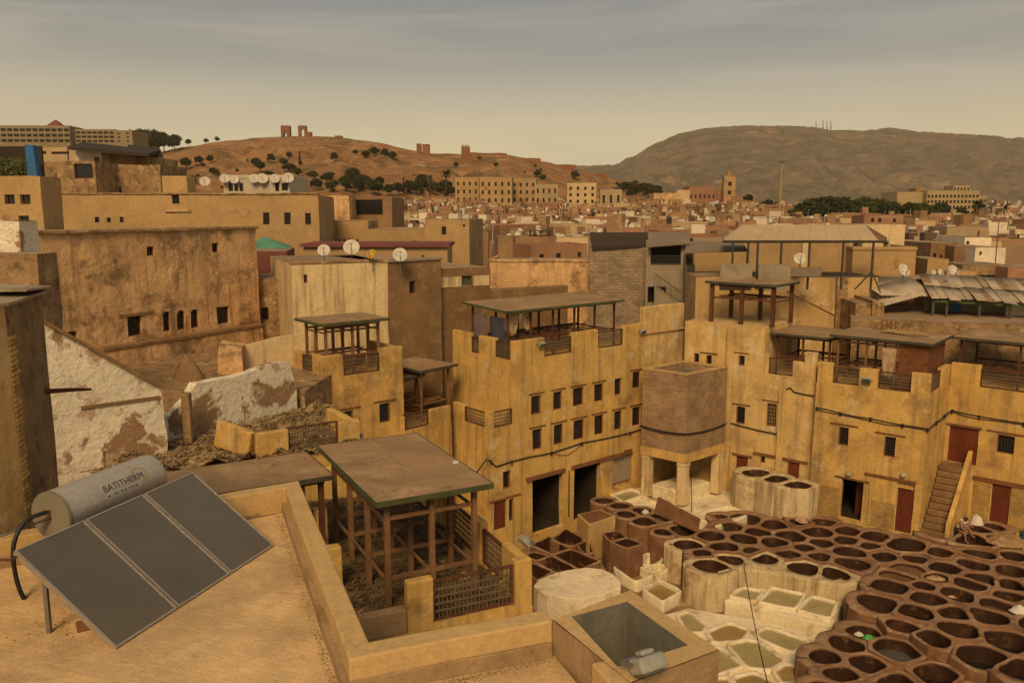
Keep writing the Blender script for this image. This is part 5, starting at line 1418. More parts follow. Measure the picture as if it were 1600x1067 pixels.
for v in bm.verts:
    v.co = on_tank(S0 + (v.co.x - x0_) / (x1_ - x0_) * (S1 - S0), (v.co.y - 0.05) * 0.95 - 0.02, 0.004)
lm = bpy.data.meshes.new('lettering'); bm.to_mesh(lm); bm.free(); lm.materials.append(MATS['logo_dark'])
lo = bpy.data.objects.new('lettering', lm); COL.objects.link(lo); lo.parent = tk
bpy.data.objects.remove(to)
hx = MB(); cs, ch, hr_ = 1.26, -0.0, 0.125
for i in range(6):
    if i == 3: continue
    a0, a1 = R(60 * i + 30), R(60 * i + 90)
    for k in range(4):
        u0, u1 = k / 4, (k + 1) / 4
        pts = []
        for (rr, uu) in ((hr_, u0), (hr_, u1), (hr_ * 0.80, u1), (hr_ * 0.80, u0)):
            x_ = rr * (math.cos(a0) * (1 - uu) + math.cos(a1) * uu); y_ = rr * (math.sin(a0) * (1 - uu) + math.sin(a1) * uu)
            pts.append(on_tank(cs + x_, ch + y_, 0.0025))
        hx.quad(*pts)
hx.build('emblem', 'logo_gold', tk)
sl_ = MB(); rq = random.Random(2); x_ = 0.62
while x_ < 1.12:
    w_ = rq.uniform(0.015, 0.05)
    sl_.quad(on_tank(x_, -0.135), on_tank(x_ + w_, -0.135), on_tank(x_ + w_, -0.118), on_tank(x_, -0.118)); x_ += w_ + rq.uniform(0.012, 0.06)
sl_.build('small_print', 'logo_dark', tk)
# fittings, hose and pipes
ec = t0 - ax * 0.015
for dz in (0.075, -0.015):
    MB().tube([ec + Vector((0.0, 0, dz)), ec - ax * 0.05 + Vector((0, 0, dz))], 0.02, 8).build('fitting', 'copper_brown', SW)
hs = [ec - ax * 0.05 + Vector((0, 0, 0.075)), ec - ax * 0.25 + Vector((-0.1, 0, 0.02)), ec - ax * 0.42 + Vector((-0.12, 0, -0.25)), ec - ax * 0.45 + Vector((-0.08, 0, -0.7)), ec - ax * 0.42 + Vector((0.02, 0, -0.98)), ec - ax * 0.3 + Vector((0.2, 0, -1.05)), ec - ax * 0.2 + Vector((0.35, 0, -0.95))]
def smooth_path(p, n=5):
    out = []
    for i in range(len(p) - 1):
        a, b, c, d = p[max(i - 1, 0)], p[i], p[i + 1], p[min(i + 2, len(p) - 1)]
        for k in range(n):
            t = k / n
            out.append(0.5 * ((2 * b) + (c - a) * t + (2 * a - 5 * b + 4 * c - d) * t * t + (3 * b - a - 3 * c + d) * t ** 3))
    return out + [p[-1]]
MB().tube(smooth_path(hs), 0.028, 8).build('hose', 'rubber_black', SW, smooth=True)
MB().tube([ec - ax * 0.05 + Vector((0, 0, -0.015)), ec - ax * 0.35 + Vector((-0.25, 0, -0.10)), ec - ax * 0.8 + Vector((-0.7, 0, -0.16))], 0.016, 8).build('pipe', 'pipe_grey', SW, smooth=True)
tc_ = Mp @ Vector((0.0, Hp - 0.06, -0.04))
MB().tube([tc_, tc_ - e1 * 0.08, tc_ - e1 * 0.2 + Vector((-0.25, 0, 0.06))], 0.016, 8).build('pipe', 'copper_brown', SW, smooth=True)

# ------------------------------------------------------------------ house wall at the left of the terrace
pa, pb = py(94, 780, 12.9), py(38, 800, 11.2)
pa, pb = Vector((pa.x, pa.y, 0)), Vector((pb.x, pb.y, 0))
pcx = pb + Vector((-1.5, -5.5, 0))
W_ = thing('neighbour_house', (pb.x, pb.y, ZF), 90, 'neighbouring yellow house wall with a crumbling bare end and sheet-metal roof', 'house')
ztop = py(60, 458, 12.9).z - ZF; ztop2 = py(20, 478, 11.2).z - ZF
L = lambda p, z: (p.x - pb.x, p.y - pb.y, z)
m_ = MB(); m_.add([L(pb, -5), L(pa, -5), L(pa, ztop), L(pb, ztop2)], [(0, 1, 2, 3)])
m_.build('end_wall', 'flaking_side', W_)
m_ = MB(); m_.add([L(pcx, -5), L(pb, -5), L(pb, ztop2), L(pcx, ztop2 - 0.1)], [(0, 1, 2, 3)])
m_.build('wall', 'ochre_pale', W_)
m_ = MB(); m_.add([L(pa, -5), L(pa + Vector((-9, 2, 0)), -5), L(pa + Vector((-9, 2, 0)), ztop), L(pa, ztop)], [(0, 1, 2, 3)])
m_.build('wall', 'terracotta_plaster', W_)
# ragged corner bricks
dlr = (pa - pb).normalized(); rq = random.Random(5)
nor = Vector((dlr.y, -dlr.x, 0))
for i in range(44):
    z = -0.1 + i * 0.071
    w_ = rq.uniform(0.22, 0.34)
    p0 = pb + nor * 0.018 + dlr * 0.002
    MB().add([L(p0 - nor * 0.04, z), L(p0 + dlr * w_ - nor * 0.04, z), L(p0 + dlr * w_, z), L(p0, z), L(p0 - nor * 0.04, z + 0.055), L(p0 + dlr * w_ - nor * 0.04, z + 0.055), L(p0 + dlr * w_, z + 0.055), L(p0, z + 0.055)],
             [(0, 1, 2, 3), (7, 6, 5, 4), (3, 2, 6, 7), (1, 5, 6, 2), (0, 3, 7, 4), (0, 4, 5, 1)]).build('brick', 'yellow_brick' if rq.random() < 0.7 else 'ochre', W_)
m_ = MB()
ra, rb_, rc_, rd_ = pa + Vector((0.08, 0.05, 0)), pb + Vector((0.12, -0.1, 0)), pcx + Vector((0.1, -0.2, 0)), pa + Vector((-8, 2, 0))
m_.slab([L(rc_, ztop2 + 0.0), L(rb_, ztop2 + 0.05), L(ra, ztop + 0.05), L(rd_, ztop + 0.05)], 0.04); m_.build('roof_sheet', 'corrugated', W_)
m_ = MB(); m_.slab([L(rb_.lerp(ra, .45) + Vector((-3, 0.2, 0)), ztop + 0.09), L(rb_.lerp(ra, .42), ztop2 + 0.16), L(ra + Vector((.05, 0, 0)), ztop + 0.11), L(rd_, ztop + 0.10)], 0.03); m_.build('roof_sheet', 'corrugated', W_)
bp_ = py(62, 612, 12.6); MB().tube([Vector(bp_) - Vector((pb.x, pb.y, ZF)), Vector(py(110, 609, 12.9)) - Vector((pb.x, pb.y, ZF)), Vector(py(143, 608, 13.1)) - Vector((pb.x, pb.y, ZF))], [0.045, 0.035, 0.02], 6).build('beam_end', 'timber', W_)

# ------------------------------------------------------------------ fleece terrace with its two big sheds
ZC = 6.8
pL, pR = pz(637, 915, 7.9), pz(833, 878, 7.9)
da_ = 65.0; dvec = adir(da_); bvec = adir(da_ - 90)
Cn = Vector((pL.x, pL.y, 0)) - dvec * 7.0
Ct = thing('fleece_terrace', (Cn.x, Cn.y, 0), da_, 'yellow-walled roof terrace spread with drying fleece under two big sheds', 'terrace')
CF = Face(Ct)
sR = 7.0 + (Vector((pR.x, pR.y, 0)) - Vector((pL.x, pL.y, 0))).dot(dvec)
cd_ = 9.5
m_ = MB(); m_.box(0, sR, 0, cd_, -1.5, ZC); m_.build('wall', 'ochre', Ct)
sA = lambda x, y: CF.s(x, y)
s1_, s2_ = sA(637, 930), sA(678, 930); s3_ = sA(805, 900)
CF.mb().box(s1_ - 2.2, s1_ - 0.01, 0.0, 0.28, ZC, ZC + 0.55).build('low_wall', 'cement_band', Ct, bevel=0.03)
parapet(CF, ZC, [(s1_, s2_, 7.95, 'pier'), (s2_, s3_, 7.85, 'rail'), (s3_, sR, 7.98, 'pier')], 'ochre', th=0.26, curb=0.08)
CR = Face(Ct, right_face(sR))
parapet(CR, ZC, [(0.262, 1.25, 7.95, 'pier'), (1.25, 2.6, 7.8, 'rail'), (2.6, 3.2, 7.95, 'pier'), (3.2, 5.2, 7.8, 'rail'), (5.2, cd_, 7.95, 'pier')], 'ochre', th=0.24, curb=0.08)
# back railing
CB = Face(Ct, Matrix.Translation((0, cd_ - 0.3, 0)))
parapet(CB, ZC, [(0, 2.0, 7.9, 'pier'), (2.0, 4.0, 7.75, 'rail'), (4.0, 4.4, 7.9, 'pier'), (4.4, 6.6, 7.75, 'rail'), (6.6, sR - 0.25, 7.9, 'pier')], 'ochre', th=0.24, curb=0.1)
for (x, y, h_) in ((503, 868, 1.35), (524, 925, 1.2)):
    p_ = pz(x, y, ZC); lp = wmat(Ct).inverted() @ p_
    MB().box(lp.x - 0.16, lp.x + 0.16, lp.y - 0.16, lp.y + 0.16, ZC, ZC + h_).build('pier', 'ochre', Ct, bevel=0.04)
# the two sheds
rc = [pz(588, 785, 9.6), pz(770, 755, 9.6), pz(640, 677, 9.6), pz(495, 697, 9.6)]
a1 = math.degrees(math.atan2(rc[1].x - rc[0].x, rc[1].y - rc[0].y)); w1 = (rc[1] - rc[0]).length; d1 = ((rc[3] - rc[0]).length + (rc[2] - rc[1]).length) / 2
ov = 0.34
Ps = rc[0] + adir(a1) * ov + adir(a1 - 90) * ov
shed((Ps.x, Ps.y), a1, w1 - 2 * ov, d1 - 2 * ov, ZC, 9.6, 'big open shed with a grey-brown felt roof above the fleece', shelf=False, nx=3, ny=4, mids=(0.8, 2.25), fascia='shed_fascia', roof_over=ov, wood='timber_pale', post=0.12)
a2 = 60.0
nr2 = pz(520, 742, 9.35)
Ps = nr2 - adir(a2) * 5.6 + adir(a2 - 90) * 0.25
shed((Ps.x, Ps.y), a2, 5.35, 1.9, ZC, 9.35, 'long dark-roofed shed joining the big shed beside the solar panels', nx=4, ny=2, mids=(1.0,), fascia='dark_fascia', roof_over=0.25, post=0.13)
cup = pz(712, 722, 9.63); tag(MB().lathe([(0.05, 0), (0.09, 0.01), (0.085, 0.05), (0.06, 0.06), (0, 0.06)], 14).build('tin_lid', 'dish_white', loc=(cup.x, cup.y, 9.604)), 'small white lid lying on the big felt shed roof', 'lid')

def fleece(poly, z, n, name, label_kind, seed, hgt=0.12, size=0.14, m='straw'):
    """matted fleece: a lumpy sheet and thousands of loose tufts"""
    t = random.Random(seed)
    xs = [p.x for p in poly]; ys = [p.y for p in poly]
    def inside(x, y):
        r_ = False
        for i in range(len(poly)):
            a, b = poly[i], poly[i - 1]
            if (a.y > y) != (b.y > y) and x < (b.x - a.x) * (y - a.y) / (b.y - a.y) + a.x: r_ = not r_
        return r_
    mb = MB(); k = 0
    def hh(x, y): return z + hgt * (0.55 + 0.9 * noise.noise(Vector((x * 1.3, y * 1.3, seed))) + 0.5 * noise.noise(Vector((x * 4, y * 4, seed))))
    while k < n:
        x, y = t.uniform(min(xs), max(xs)), t.uniform(min(ys), max(ys))
        if not inside(x, y): continue
        k += 1
        a = t.uniform(0, 6.28); L_ = size * t.uniform(0.5, 1.5); w_ = L_ * t.uniform(0.10, 0.26)
        d = Vector((math.cos(a), math.sin(a), 0)); s_ = Vector((-d.y, d.x, 0))
        p = Vector((x, y, hh(x, y))); l_ = t.uniform(-0.03, 0.07); u_ = t.uniform(0.0, 0.05)
        mb.add([p - d * L_ / 2 - s_ * w_ / 2 + Vector((0, 0, -.02)), p - d * L_ / 2 + s_ * w_ / 2 + Vector((0, 0, -.01)), p + s_ * w_ / 2 + Vector((0, 0, u_)), p - s_ * w_ / 2 + Vector((0, 0, u_ * .6)),
                p + d * L_ / 2 + Vector((0, 0, l_ - .02))], [(0, 3, 2, 1), (3, 4, 2)])
    st = 0.35
    gx = [min(xs) + st * i for i in range(int((max(xs) - min(xs)) / st) + 2)]; gy = [min(ys) + st * i for i in range(int((max(ys) - min(ys)) / st) + 2)]
    for x in gx:
        for y in gy:
            if inside(x + st / 2, y + st / 2):
                mb.add([(x, y, hh(x, y) - .03), (x + st, y, hh(x + st, y) - .03), (x + st, y + st, hh(x + st, y + st) - .03), (x, y + st, hh(x, y + st) - .03)], [(0, 1, 2, 3)])
    o = mb.build(name, m)
    return tag(o, label_kind, 'fleece', None, 'stuff')
WC = wmat(Ct)
fp = [WC @ Vector(p) for p in ((0.3, 0.4, 0), (sR - 0.3, 0.4, 0), (sR - 0.3, cd_ - 0.4, 0), (0.3, cd_ - 0.4, 0))]
fleece(fp, ZC + 0.0, 26000, 'drying_fleece', 'matted brown fleece spread to dry under the two big sheds', 21, hgt=0.16, size=0.15, m='fleece')

# ------------------------------------------------------------------ straw terrace beyond, with its low walls
ZS = 7.7
sp = [pz(x, y, ZS) for x, y in ((150, 748), (372, 728), (395, 722), (575, 698), (520, 640), (455, 640), (300, 688), (255, 700), (150, 715))]
S_ = thing('straw_terrace', (0, 0, 0), 90, 'old roof terrace heaped with straw behind the dark-roofed shed', 'terrace')
m_ = MB(); m_.prism([(p.x, p.y) for p in sp], -1.5, ZS)
so_ = m_.build('wall', 'ochre', S_)
fleece(sp, ZS, 20000, 'straw_heap', 'tangled yellow-brown straw heaped over the old roof terrace', 33, hgt=0.35, size=0.2)
# its front wall: low pieces, a railing and piers
f0, f1 = pz(395, 722, ZS), pz(563, 694, ZS)
fa = math.degrees(math.atan2(f1.x - f0.x, f1.y - f0.y))
Sw = thing('terrace_wall', (f0.x, f0.y, ZS), fa, 'low yellow wall with one railing in front of the straw', 'wall')
SF = Face(Sw)
ss = lambda x, y: SF.s(x, y)
parapet(SF, -0.4, [(ss(400, 690), ss(452, 690), SF.at(425, 675)[1], 'pier'), (ss(452, 690), ss(530, 680), SF.at(490, 664)[1], 'rail'), (ss(530, 680), ss(563, 675), SF.at(545, 658)[1], 'pier')], 'ochre', th=0.28, curb=0.25)
sr = ss(563, 675)
MB().box(sr - 0.3, sr, 0.29, 2.6, -0.4, SF.at(545, 658)[1] - 0.05).build('side_wall', 'ochre', Sw, bevel=0.04)
sl2 = ss(400, 690)
MB().beam((sl2 - 0.1, 0.1, 0.55), (sl2 - 0.9, 1.3, 0.85), 0.28, 0.9).build('side_wall', 'ochre', Sw, bevel=0.04)

# ------------------------------------------------------------------ ruined walls on the left
def ruin(P_right, az, pts_px, th, m, label, name='ruined_wall', flip=True, holes=None):
    """a wall whose outline is read off the photograph, standing on a given line"""
    t = thing(name, (P_right.x, P_right.y, 0), az, label, 'wall')
    f = Face(t)
    poly = []
    rq_ = random.Random(len(pts_px) * 7)
    for i, (x, y) in enumerate(pts_px):
        poly.append(f.at(x, y))
        x2, y2 = pts_px[(i + 1) % len(pts_px)]
        k = int(math.hypot(x2 - x, y2 - y) / 14)
        for q in range(1, k):
            u = q / k; s_, z_ = f.at(x + (x2 - x) * u, y + (y2 - y) * u)
            poly.append((s_ + rq_.uniform(-.03, .03), z_ + rq_.uniform(-.04, .04)))
    n = len(poly)
    mb = MB(); mb.add([(s_, 0, z_) for s_, z_ in poly] + [(s_, th, z_) for s_, z_ in poly], [tuple(range(n)), tuple(range(2 * n - 1, n - 1, -1))] + [(i, n + i, n + (i + 1) % n, (i + 1) % n) for i in range(n)])
    mb.build('masonry', m, t, weld=True)
    return t, f
pr = pz(263, 716, ZS)
D1, D1f = ruin(pr, 50, [(66, 770), (263, 740), (262, 690), (256, 640), (251, 606), (200, 578), (130, 538), (66, 503)][::1], 0.5, 'white_flaking', 'white flaking gable wall with a sloping top on the straw terrace')
# mortar bands / brickwork patches proud or recessed on it
for (x0, y0, x1, y1, m) in ((121, 706, 163, 733, 'white_flaking'),):
    a, b, c2, d2 = D1f.rect(x0, y0, x1, y1); D1f.mb().box(a, b, -0.035, -0.004, c2, d2).build('bare_patch', m, D1)
cr_ = [D1f.at(x, y) for x, y in ((66, 503), (130, 538), (200, 578), (251, 606))]
for i in range(3):
    (s_a, z_a), (s_b, z_b) = cr_[i], cr_[i + 1]
    MB().beam((s_a, 0.2, z_a + 0.04), (s_b, 0.2, z_b + 0.04), 0.75, 0.10).build('coping', 'brown_render', D1)
s_a, z_a = D1f.at(126, 636); s_b, z_b = D1f.at(250, 621)
D1f.mb().box(s_a, s_b, -0.05, -0.003, (z_a + z_b) / 2 - 0.05, (z_a + z_b) / 2 + 0.05).build('string_course', 'brown_render', D1)
pl2 = pz(300, 690, ZS); pl3 = pz(452, 650, ZS)
aw2 = math.degrees(math.atan2(pl3.x - pl2.x, pl3.y - pl2.y))
D2, D2f = ruin(pl2, aw2, [(305, 710), (468, 670), (462, 600), (452, 566), (420, 570), (388, 583), (362, 590), (308, 599), (300, 612), (302, 640)], 0.45, 'white_flaking', 'peeling pinkish-white boundary wall running to the small tower house')
D3, D3f = ruin(pz(262, 700, ZS) + Vector((0.3, 0.6, 0)), 45, [(264, 712), (292, 705), (298, 640), (292, 622), (275, 640), (262, 652)], 0.4, 'white_flaking', 'stub of pink flaking wall between the gable and the boundary wall')
p_ = pz(296, 700, ZS); tag(MB().prism([(p_.x - .15, p_.y - .15), (p_.x + .15, p_.y - .15), (p_.x + .15, p_.y + .15), (p_.x - .15, p_.y + .15)], ZS - 1, ZS + 2.0).build('brick_pillar', 'rubble_wall', bevel=0.04), 'leaning brown brick pillar at the end of the boundary wall', 'pillar')
# white sloping roof behind the boundary wall
pw0 = py(378, 560, 38.5)
D4, D4f = ruin(Vector((pw0.x, 38.5, 0)), 62, [(378, 600), (470, 600), (470, 522), (440, 526), (377, 541)], 0.3, 'cream_plaster', 'smooth white wall standing behind the boundary wall')
pw0 = py(340, 560, 37.5)
D5, D5f = ruin(Vector((pw0.x, 37.5, 0)), 80, [(340, 620), (382, 620), (378, 543), (342, 537)], 1.2, 'terracotta_plaster', 'brown brick stub standing below the ledge of the big earthen house')
hp_ = py(294, 575, 36.5)
heap((hp_.x, 36.5, 8.6), 0.75, 0.5, 1.0, 'brown_render', 'earth_pile', 'pointed dark earth pile against the big earthen house', 'pile', 17)
MBs = MB(); p5 = py(300, 620, 36.0); tag(MBs.prism([(p5.x - 6, 33), (p5.x + 5.5, 34.0), (p5.x + 6.5, 43), (p5.x - 6, 43)], -1.5, 8.6).build('earthen_roof', 'rubble_wall'), 'low bare earthen roof below the ledge of the big earthen house', 'roof')

roughen_children([A, Ct, Sw, W_], 0.022, 0.5)
for c in (D1, D2, D3, D4, D5):
    for ch in c.children:
        if ch.name.startswith('masonry'): pass

# grit swept against the parapet and under the collectors
gr = MB(); rq = random.Random(91)
def grit(p0, p1, n, w, big=0.02):
    for i in range(n):
        u = rq.random(); p = p0.lerp(p1, u) + Vector((rq.gauss(0, w), rq.gauss(0, w), 0)); s_ = rq.uniform(.3, 1) * big
        gr.add([(p.x - s_, p.y - s_ * .6, ZF + .001), (p.x + s_, p.y - s_ * .5, ZF + .001), (p.x + s_ * .3, p.y + s_, ZF + .001), (p.x, p.y, ZF + s_ * .9)], [(0, 1, 3), (1, 2, 3), (2, 0, 3)])
grit(c_ + Vector((-.10, -.05, 0)), lt_ + Vector((-.09, -.1, 0)), 900, .035, .012)
grit(c_ + Vector((0.1, -.14, 0)), r1i + Vector((-.1, -.12, 0)), 600, .03, .012)
grit(B0 + Vector((-.9, .3, 0)), B1 + Vector((-.8, .2, 0)), 260, .25, .018)
grit(Vector((-3, 8, 0)), Vector((-2.6, 11, 0)), 140, .6, .009)
tag(gr.build('grit', 'brown_render'), 'dark grit swept along the foot of the terrace parapet', 'grit', None, 'stuff')

mat('tin_pale', (0.44, 0.355, 0.25, 1), var=0.2, scale=1.2, patch=((0.30, 0.20, 0.12, 1), 0.55, 0.68, 1.0), bump=0.1, rough=0.7)
mat('tin_rust', (0.27, 0.165, 0.095, 1), var=0.3, scale=1.2, patch=((0.40, 0.31, 0.2, 1), 0.52, 0.62, 1.2), bump=0.1, rough=0.8)
# ------------------------------------------------------------------ houses behind the yard, each placed by its own distance
def mid(name, label, xl, xr, ytop, D, az, depth, zb, m, wins=(), cat='house', roof_m='roof_screed', win_kw=None, cop=None, side_wins=(), yref=None):
    p = py(xl, ytop, D)
    t = thing(name, (p.x, p.y, zb), az, label, cat)
    f = Face(t)
    w = f.s(xr, ytop if yref is None else yref); h = p.z - zb
    kw = dict(bars=None, lintel=False, depth=0.2, fw=0.04); kw.update(win_kw or {})
    for r_ in wins: window_px(f, *r_, **kw)
    rf = None
    if side_wins:
        rf = Face(t, right_face(w))
        for r_ in side_wins: window_px(rf, *r_, **kw)
    body(f, w, depth, -zb - 1.5 if zb > 0 else 0, h, m, roof_m=roof_m, rf=rf)
    if cop:
        q = MB(); q.box(-0.06, w + 0.06, -0.08, 0.25, h + 0.002, h + cop); q.box(w - 0.19, w + 0.062, 0.252, depth, h + 0.002, h + cop); q.box(-0.062, 0.19, 0.252, depth, h + 0.002, h + cop)
        q.build('coping', m, t, bevel=0.04)
    return t, f, w, h
def dish_parts(t, r=0.45, m='dish_white'):
    M0 = Matrix.Rotation(R(62), 4, 'X')
    prof = [(0.0, -0.16 * r * 2), (r * 0.35, -0.14 * r * 2), (r * 0.7, -0.075 * r * 2), (r, 0.02), (r * 1.01, 0.01), (r * 0.98, 0.0), (r * 0.68, -0.10 * r * 2), (r * 0.3, -0.165 * r * 2), (0, -0.185 * r * 2)]
    T_ = Matrix.Translation((0, 0, r + 0.35))
    o = MB().lathe(prof, 20, T_ @ M0).build('reflector', m, t, smooth=True)
    ft = T_ @ M0 @ Vector((0, 0, r * 0.95))
    MB().beam(T_ @ M0 @ Vector((0, -r * 0.95, 0)), ft, 0.035).build('arm', 'pipe_grey', t)
    MB().tube([ft, T_ @ M0 @ Vector((0, 0, r * 0.75))], 0.05, 8).build('receiver', 'lamp_grey', t)
    MB().tube([(0, 0.1, -0.3), (0, 0.1, r + 0.3)], 0.03, 6).build('mast', 'pipe_grey', t)
def dish(P, az, label, r=0.45, m='dish_white', group=None):
    t = thing('satellite_dish', P, az, label, 'satellite dish', group)
    dish_parts(t, r, m); return t

# big earthen house, left
t, f, w, h = mid('earthen_house', 'big brown earthen house with three small arches above a long ledge', 57, 400, 367, 37.2, 29, 9, 0, 'terracotta_plaster',
                 wins=[(230, 384, 241, 399), (331, 380, 342, 395), (199, 494, 222, 525), (107, 518, 121, 540), (339, 479, 359, 506), (255, 487, 267, 518), (277, 485, 290, 515), (298, 483, 311, 512)], cat='house', roof_m='roof_screed')
for (x0, x1, y0, y1) in ((255, 267, 487, 518), (277, 290, 485, 515), (298, 311, 483, 512)):
    a, b, c2, d2 = f.rect(x0, y0, x1, y1)
    n_ = 8; rr = (b - a) / 2; cx_ = (a + b) / 2; zz = d2 - rr
    for sg in (-1, 1):      # spandrels that turn the square recess into an arch
        arc = [(cx_ + sg * rr * math.sin(math.pi / 2 * i / n_), zz + rr * math.cos(math.pi / 2 * i / n_)) for i in range(n_ + 1)]
        po = arc + [(cx_ + sg * rr, d2)]
        q = f.mb(); n2 = len(po)
        q.add([(x_, 0.004, z_) for x_, z_ in po] + [(x_, 0.12, z_) for x_, z_ in po], [tuple(range(n2)), tuple(range(2 * n2 - 1, n2 - 1, -1))] + [(i, n2 + i, n2 + (i + 1) % n2, (i + 1) % n2) for i in range(n2)])
        q.build('arch_spandrel', 'terracotta_plaster', t)
sa, za = f.at(150, 545); sb, zb_ = f.at(400, 503)
f.mb().box(sa, sb, -0.55, -0.01, za - 0.15, za + 0.06).build('ledge', 'brown_render', t, bevel=0.04)
f.mb().box(sa, sb, -0.5, -0.02, -1.5, za - 0.153).build('wall', 'terracotta_plaster', t)
f.mb().box(f.s(185, 494), f.s(240, 494), -0.08, 0.1, f.at(210, 493)[1], f.at(210, 489)[1]).build('lintel', 'brown_render', t)
MB().box(-0.1, w + 0.1, -0.15, 0.5, h + 0.003, h + 0.18).build('coping', 'rubble_wall', t, bevel=0.05)
earth_f, earth_w, earth_h = f, w, h
# far-left house with a blue screen on its roof
t, f, w, h = mid('beige_house', 'beige house with small dark windows below a bright blue roof screen', -70, 62, 276, 47, 92, 2.0, 0, 'beige_plaster', wins=[(8, 304, 24, 319), (32, 304, 48, 319), (30, 337, 46, 361)])
f.mb().box(f.s(33, 400), f.s(60, 400), -0.05, -0.004, f.at(45, 432)[1], f.at(45, 379)[1]).build('painted_band', 'maroon_roof', t)
s0_, s1_ = f.s(40, 250), f.s(56, 250)
MB().box(f.s(-70, 250), s0_, 1.6, 1.7, h, h + 1.75).build('roof_screen', 'tarp_dark', t)
MB().add([(s0_, 0.05, h), (s1_, 0.0, h), (s1_ - 0.1, 0.0, h + 1.68), (s0_, 0.05, h + 1.72), (s0_, 0.4, h), (s1_, 0.4, h), (s1_ - 0.1, 0.4, h + 1.68), (s0_, 0.4, h + 1.72)],
         [(0, 1, 2, 3), (1, 5, 6, 2), (3, 2, 6, 7), (4, 0, 3, 7), (5, 4, 7, 6)]).build('blue_screen', 'blue_panel', t)
pl = MB(); rq = random.Random(3)
for i in range(500):
    x, z = rq.uniform(f.s(-60, 250), s0_ - 0.1), rq.uniform(0, 0.9); L_ = rq.uniform(.08, .2); a = rq.uniform(0, 6.28)
    p0 = Vector((x, rq.uniform(0.3, 1.3), h + 0.1 + z)); d = Vector((math.cos(a), rq.uniform(-.6, .6), math.sin(a))) * L_; e2 = Vector((-math.sin(a), rq.uniform(-.5, .5), math.cos(a))) * L_ * .4
    pl.add([p0 - d, p0 + e2, p0 + d, p0 - e2], [(0, 1, 2, 3)])
o = pl.build('roof_planting', 'leaf_mid', loc=None); o.matrix_world = wmat(t); tag(o, 'dark green potted plants in front of the blue roof screen', 'plants', None, 'stuff')
# white broken stub in front of it
t, f, w, h = mid('broken_wall', 'rough white broken wall top beside the sheet-metal roof', -40, 30, 345, 30, 95, 1.0, 8, 'white_flaking', cat='wall')
t, f, w, h = mid('broken_wall', 'dark weathered wall between the white stub and the earthen house', -40, 58, 397, 28.5, 90, 1.2, 8, 'rubble_wall', cat='wall')
# long beige house behind
t, f, w, h = mid('long_beige_house', 'long beige house with patched plaster and three square windows at its end', 63, 497, 304, 66, 84, 12, 2, 'beige_plaster',
                 wins=[(148, 339, 155, 348), (167, 340, 173, 348), (187, 339, 193, 348), (268, 291, 280, 319), (411, 332, 421, 351), (444, 332, 454, 351), (477, 333, 486, 351), (186, 360, 193, 365), (93, 361, 113, 366), (146, 361, 160, 365)],
                 yref=304)
a, b = f.s(253, 290), f.s(293, 290)
f.mb().box(a, b, 0.0, 2.5, h, f.at(270, 275)[1]).build('stair_tower', 'beige_plaster', t, bevel=0.1)
f.mb().box(f.s(258, 330), f.s(298, 330), -0.15, -0.01, f.at(278, 331)[1], f.at(278, 327)[1]).build('string_course', 'terracotta_plaster', t)
f.mb().box(f.s(190, 360), f.s(255, 360), -0.2, -0.01, f.at(220, 364)[1], f.at(220, 358)[1]).build('string_course', 'maroon_roof', t)
f.mb().box(-0.2, w + 0.1, -0.1, 0.4, h + 0.003, h + 0.15).build('coping', 'rubble_wall', t, bevel=0.06)
# ruined masonry behind it
for i, (xl, xr, yt, D, m, wn_, lb) in enumerate(((58, 90, 253, 78, 'rubble_wall', (), 'brown ruined block at the blue-screened house'), (88, 148, 252, 76, 'rubble_wall', [(116, 256, 145, 279)], 'brown ruined house with one wide dark opening'),
        (146, 250, 258, 80, 'rubble_wall', [(173, 292, 190, 306), (141, 300, 156, 306)], 'broken brown house remains behind the long beige house'), (53, 118, 230, 110, 'medina_cream', [(66, 236, 72, 241), (80, 237, 108, 241)], 'long cream house under the hotel'),
        (117, 158, 237, 95, 'medina_white', [(148, 246, 156, 254)], 'small white roof house with a barred window'), (157, 193, 237, 97, 'beige_plaster', (), 'beige crenelled roof room'), (213, 243, 246, 100, 'beige_plaster', (), 'beige roof tank room under the dark awning'))):
    mid('roof_house', lb, xl, xr, yt, D, 92, 6, 4, m, wins=wn_)
# dark awning roofs
def awning(pts, th, m, label, posts=(), zb=6.0, name='awning', post_m='grille_iron'):
    c = sum(pts, Vector()) / len(pts)
    t = thing(name, (c.x, c.y, 0), 90, label, 'awning')
    MB().slab([p - Vector((c.x, c.y, 0)) for p in pts], th).build('roof', m, t)
    for (p, z0) in posts:
        q = p - Vector((c.x, c.y, 0)); MB().beam((q.x, q.y, q.z - th), (q.x, q.y, z0), 0.10).build('post', post_m, t)
    return t
def aw_px(corners, zs, th, m, label, post_i=(), zb=6.0, **k):
    """corners as pixels with a distance each"""
    pts = [py(x, y, D) for (x, y, D) in corners]
    return awning(pts, th, m, label, [(pts[i], zb) for i in post_i], **k)
aw_px([(105, 229, 92), (232, 240, 92), (250, 235, 104), (130, 222, 104)], None, 0.35, 'tarp_dark', 'long dark awning on the roofs under the hotel', (0, 1, 2), 17)
aw_px([(195, 243, 100), (255, 242, 100), (250, 232, 112), (200, 226, 112)], None, 0.3, 'tarp_dark', 'second dark awning beside the beige roof rooms', (0, 1), 15)
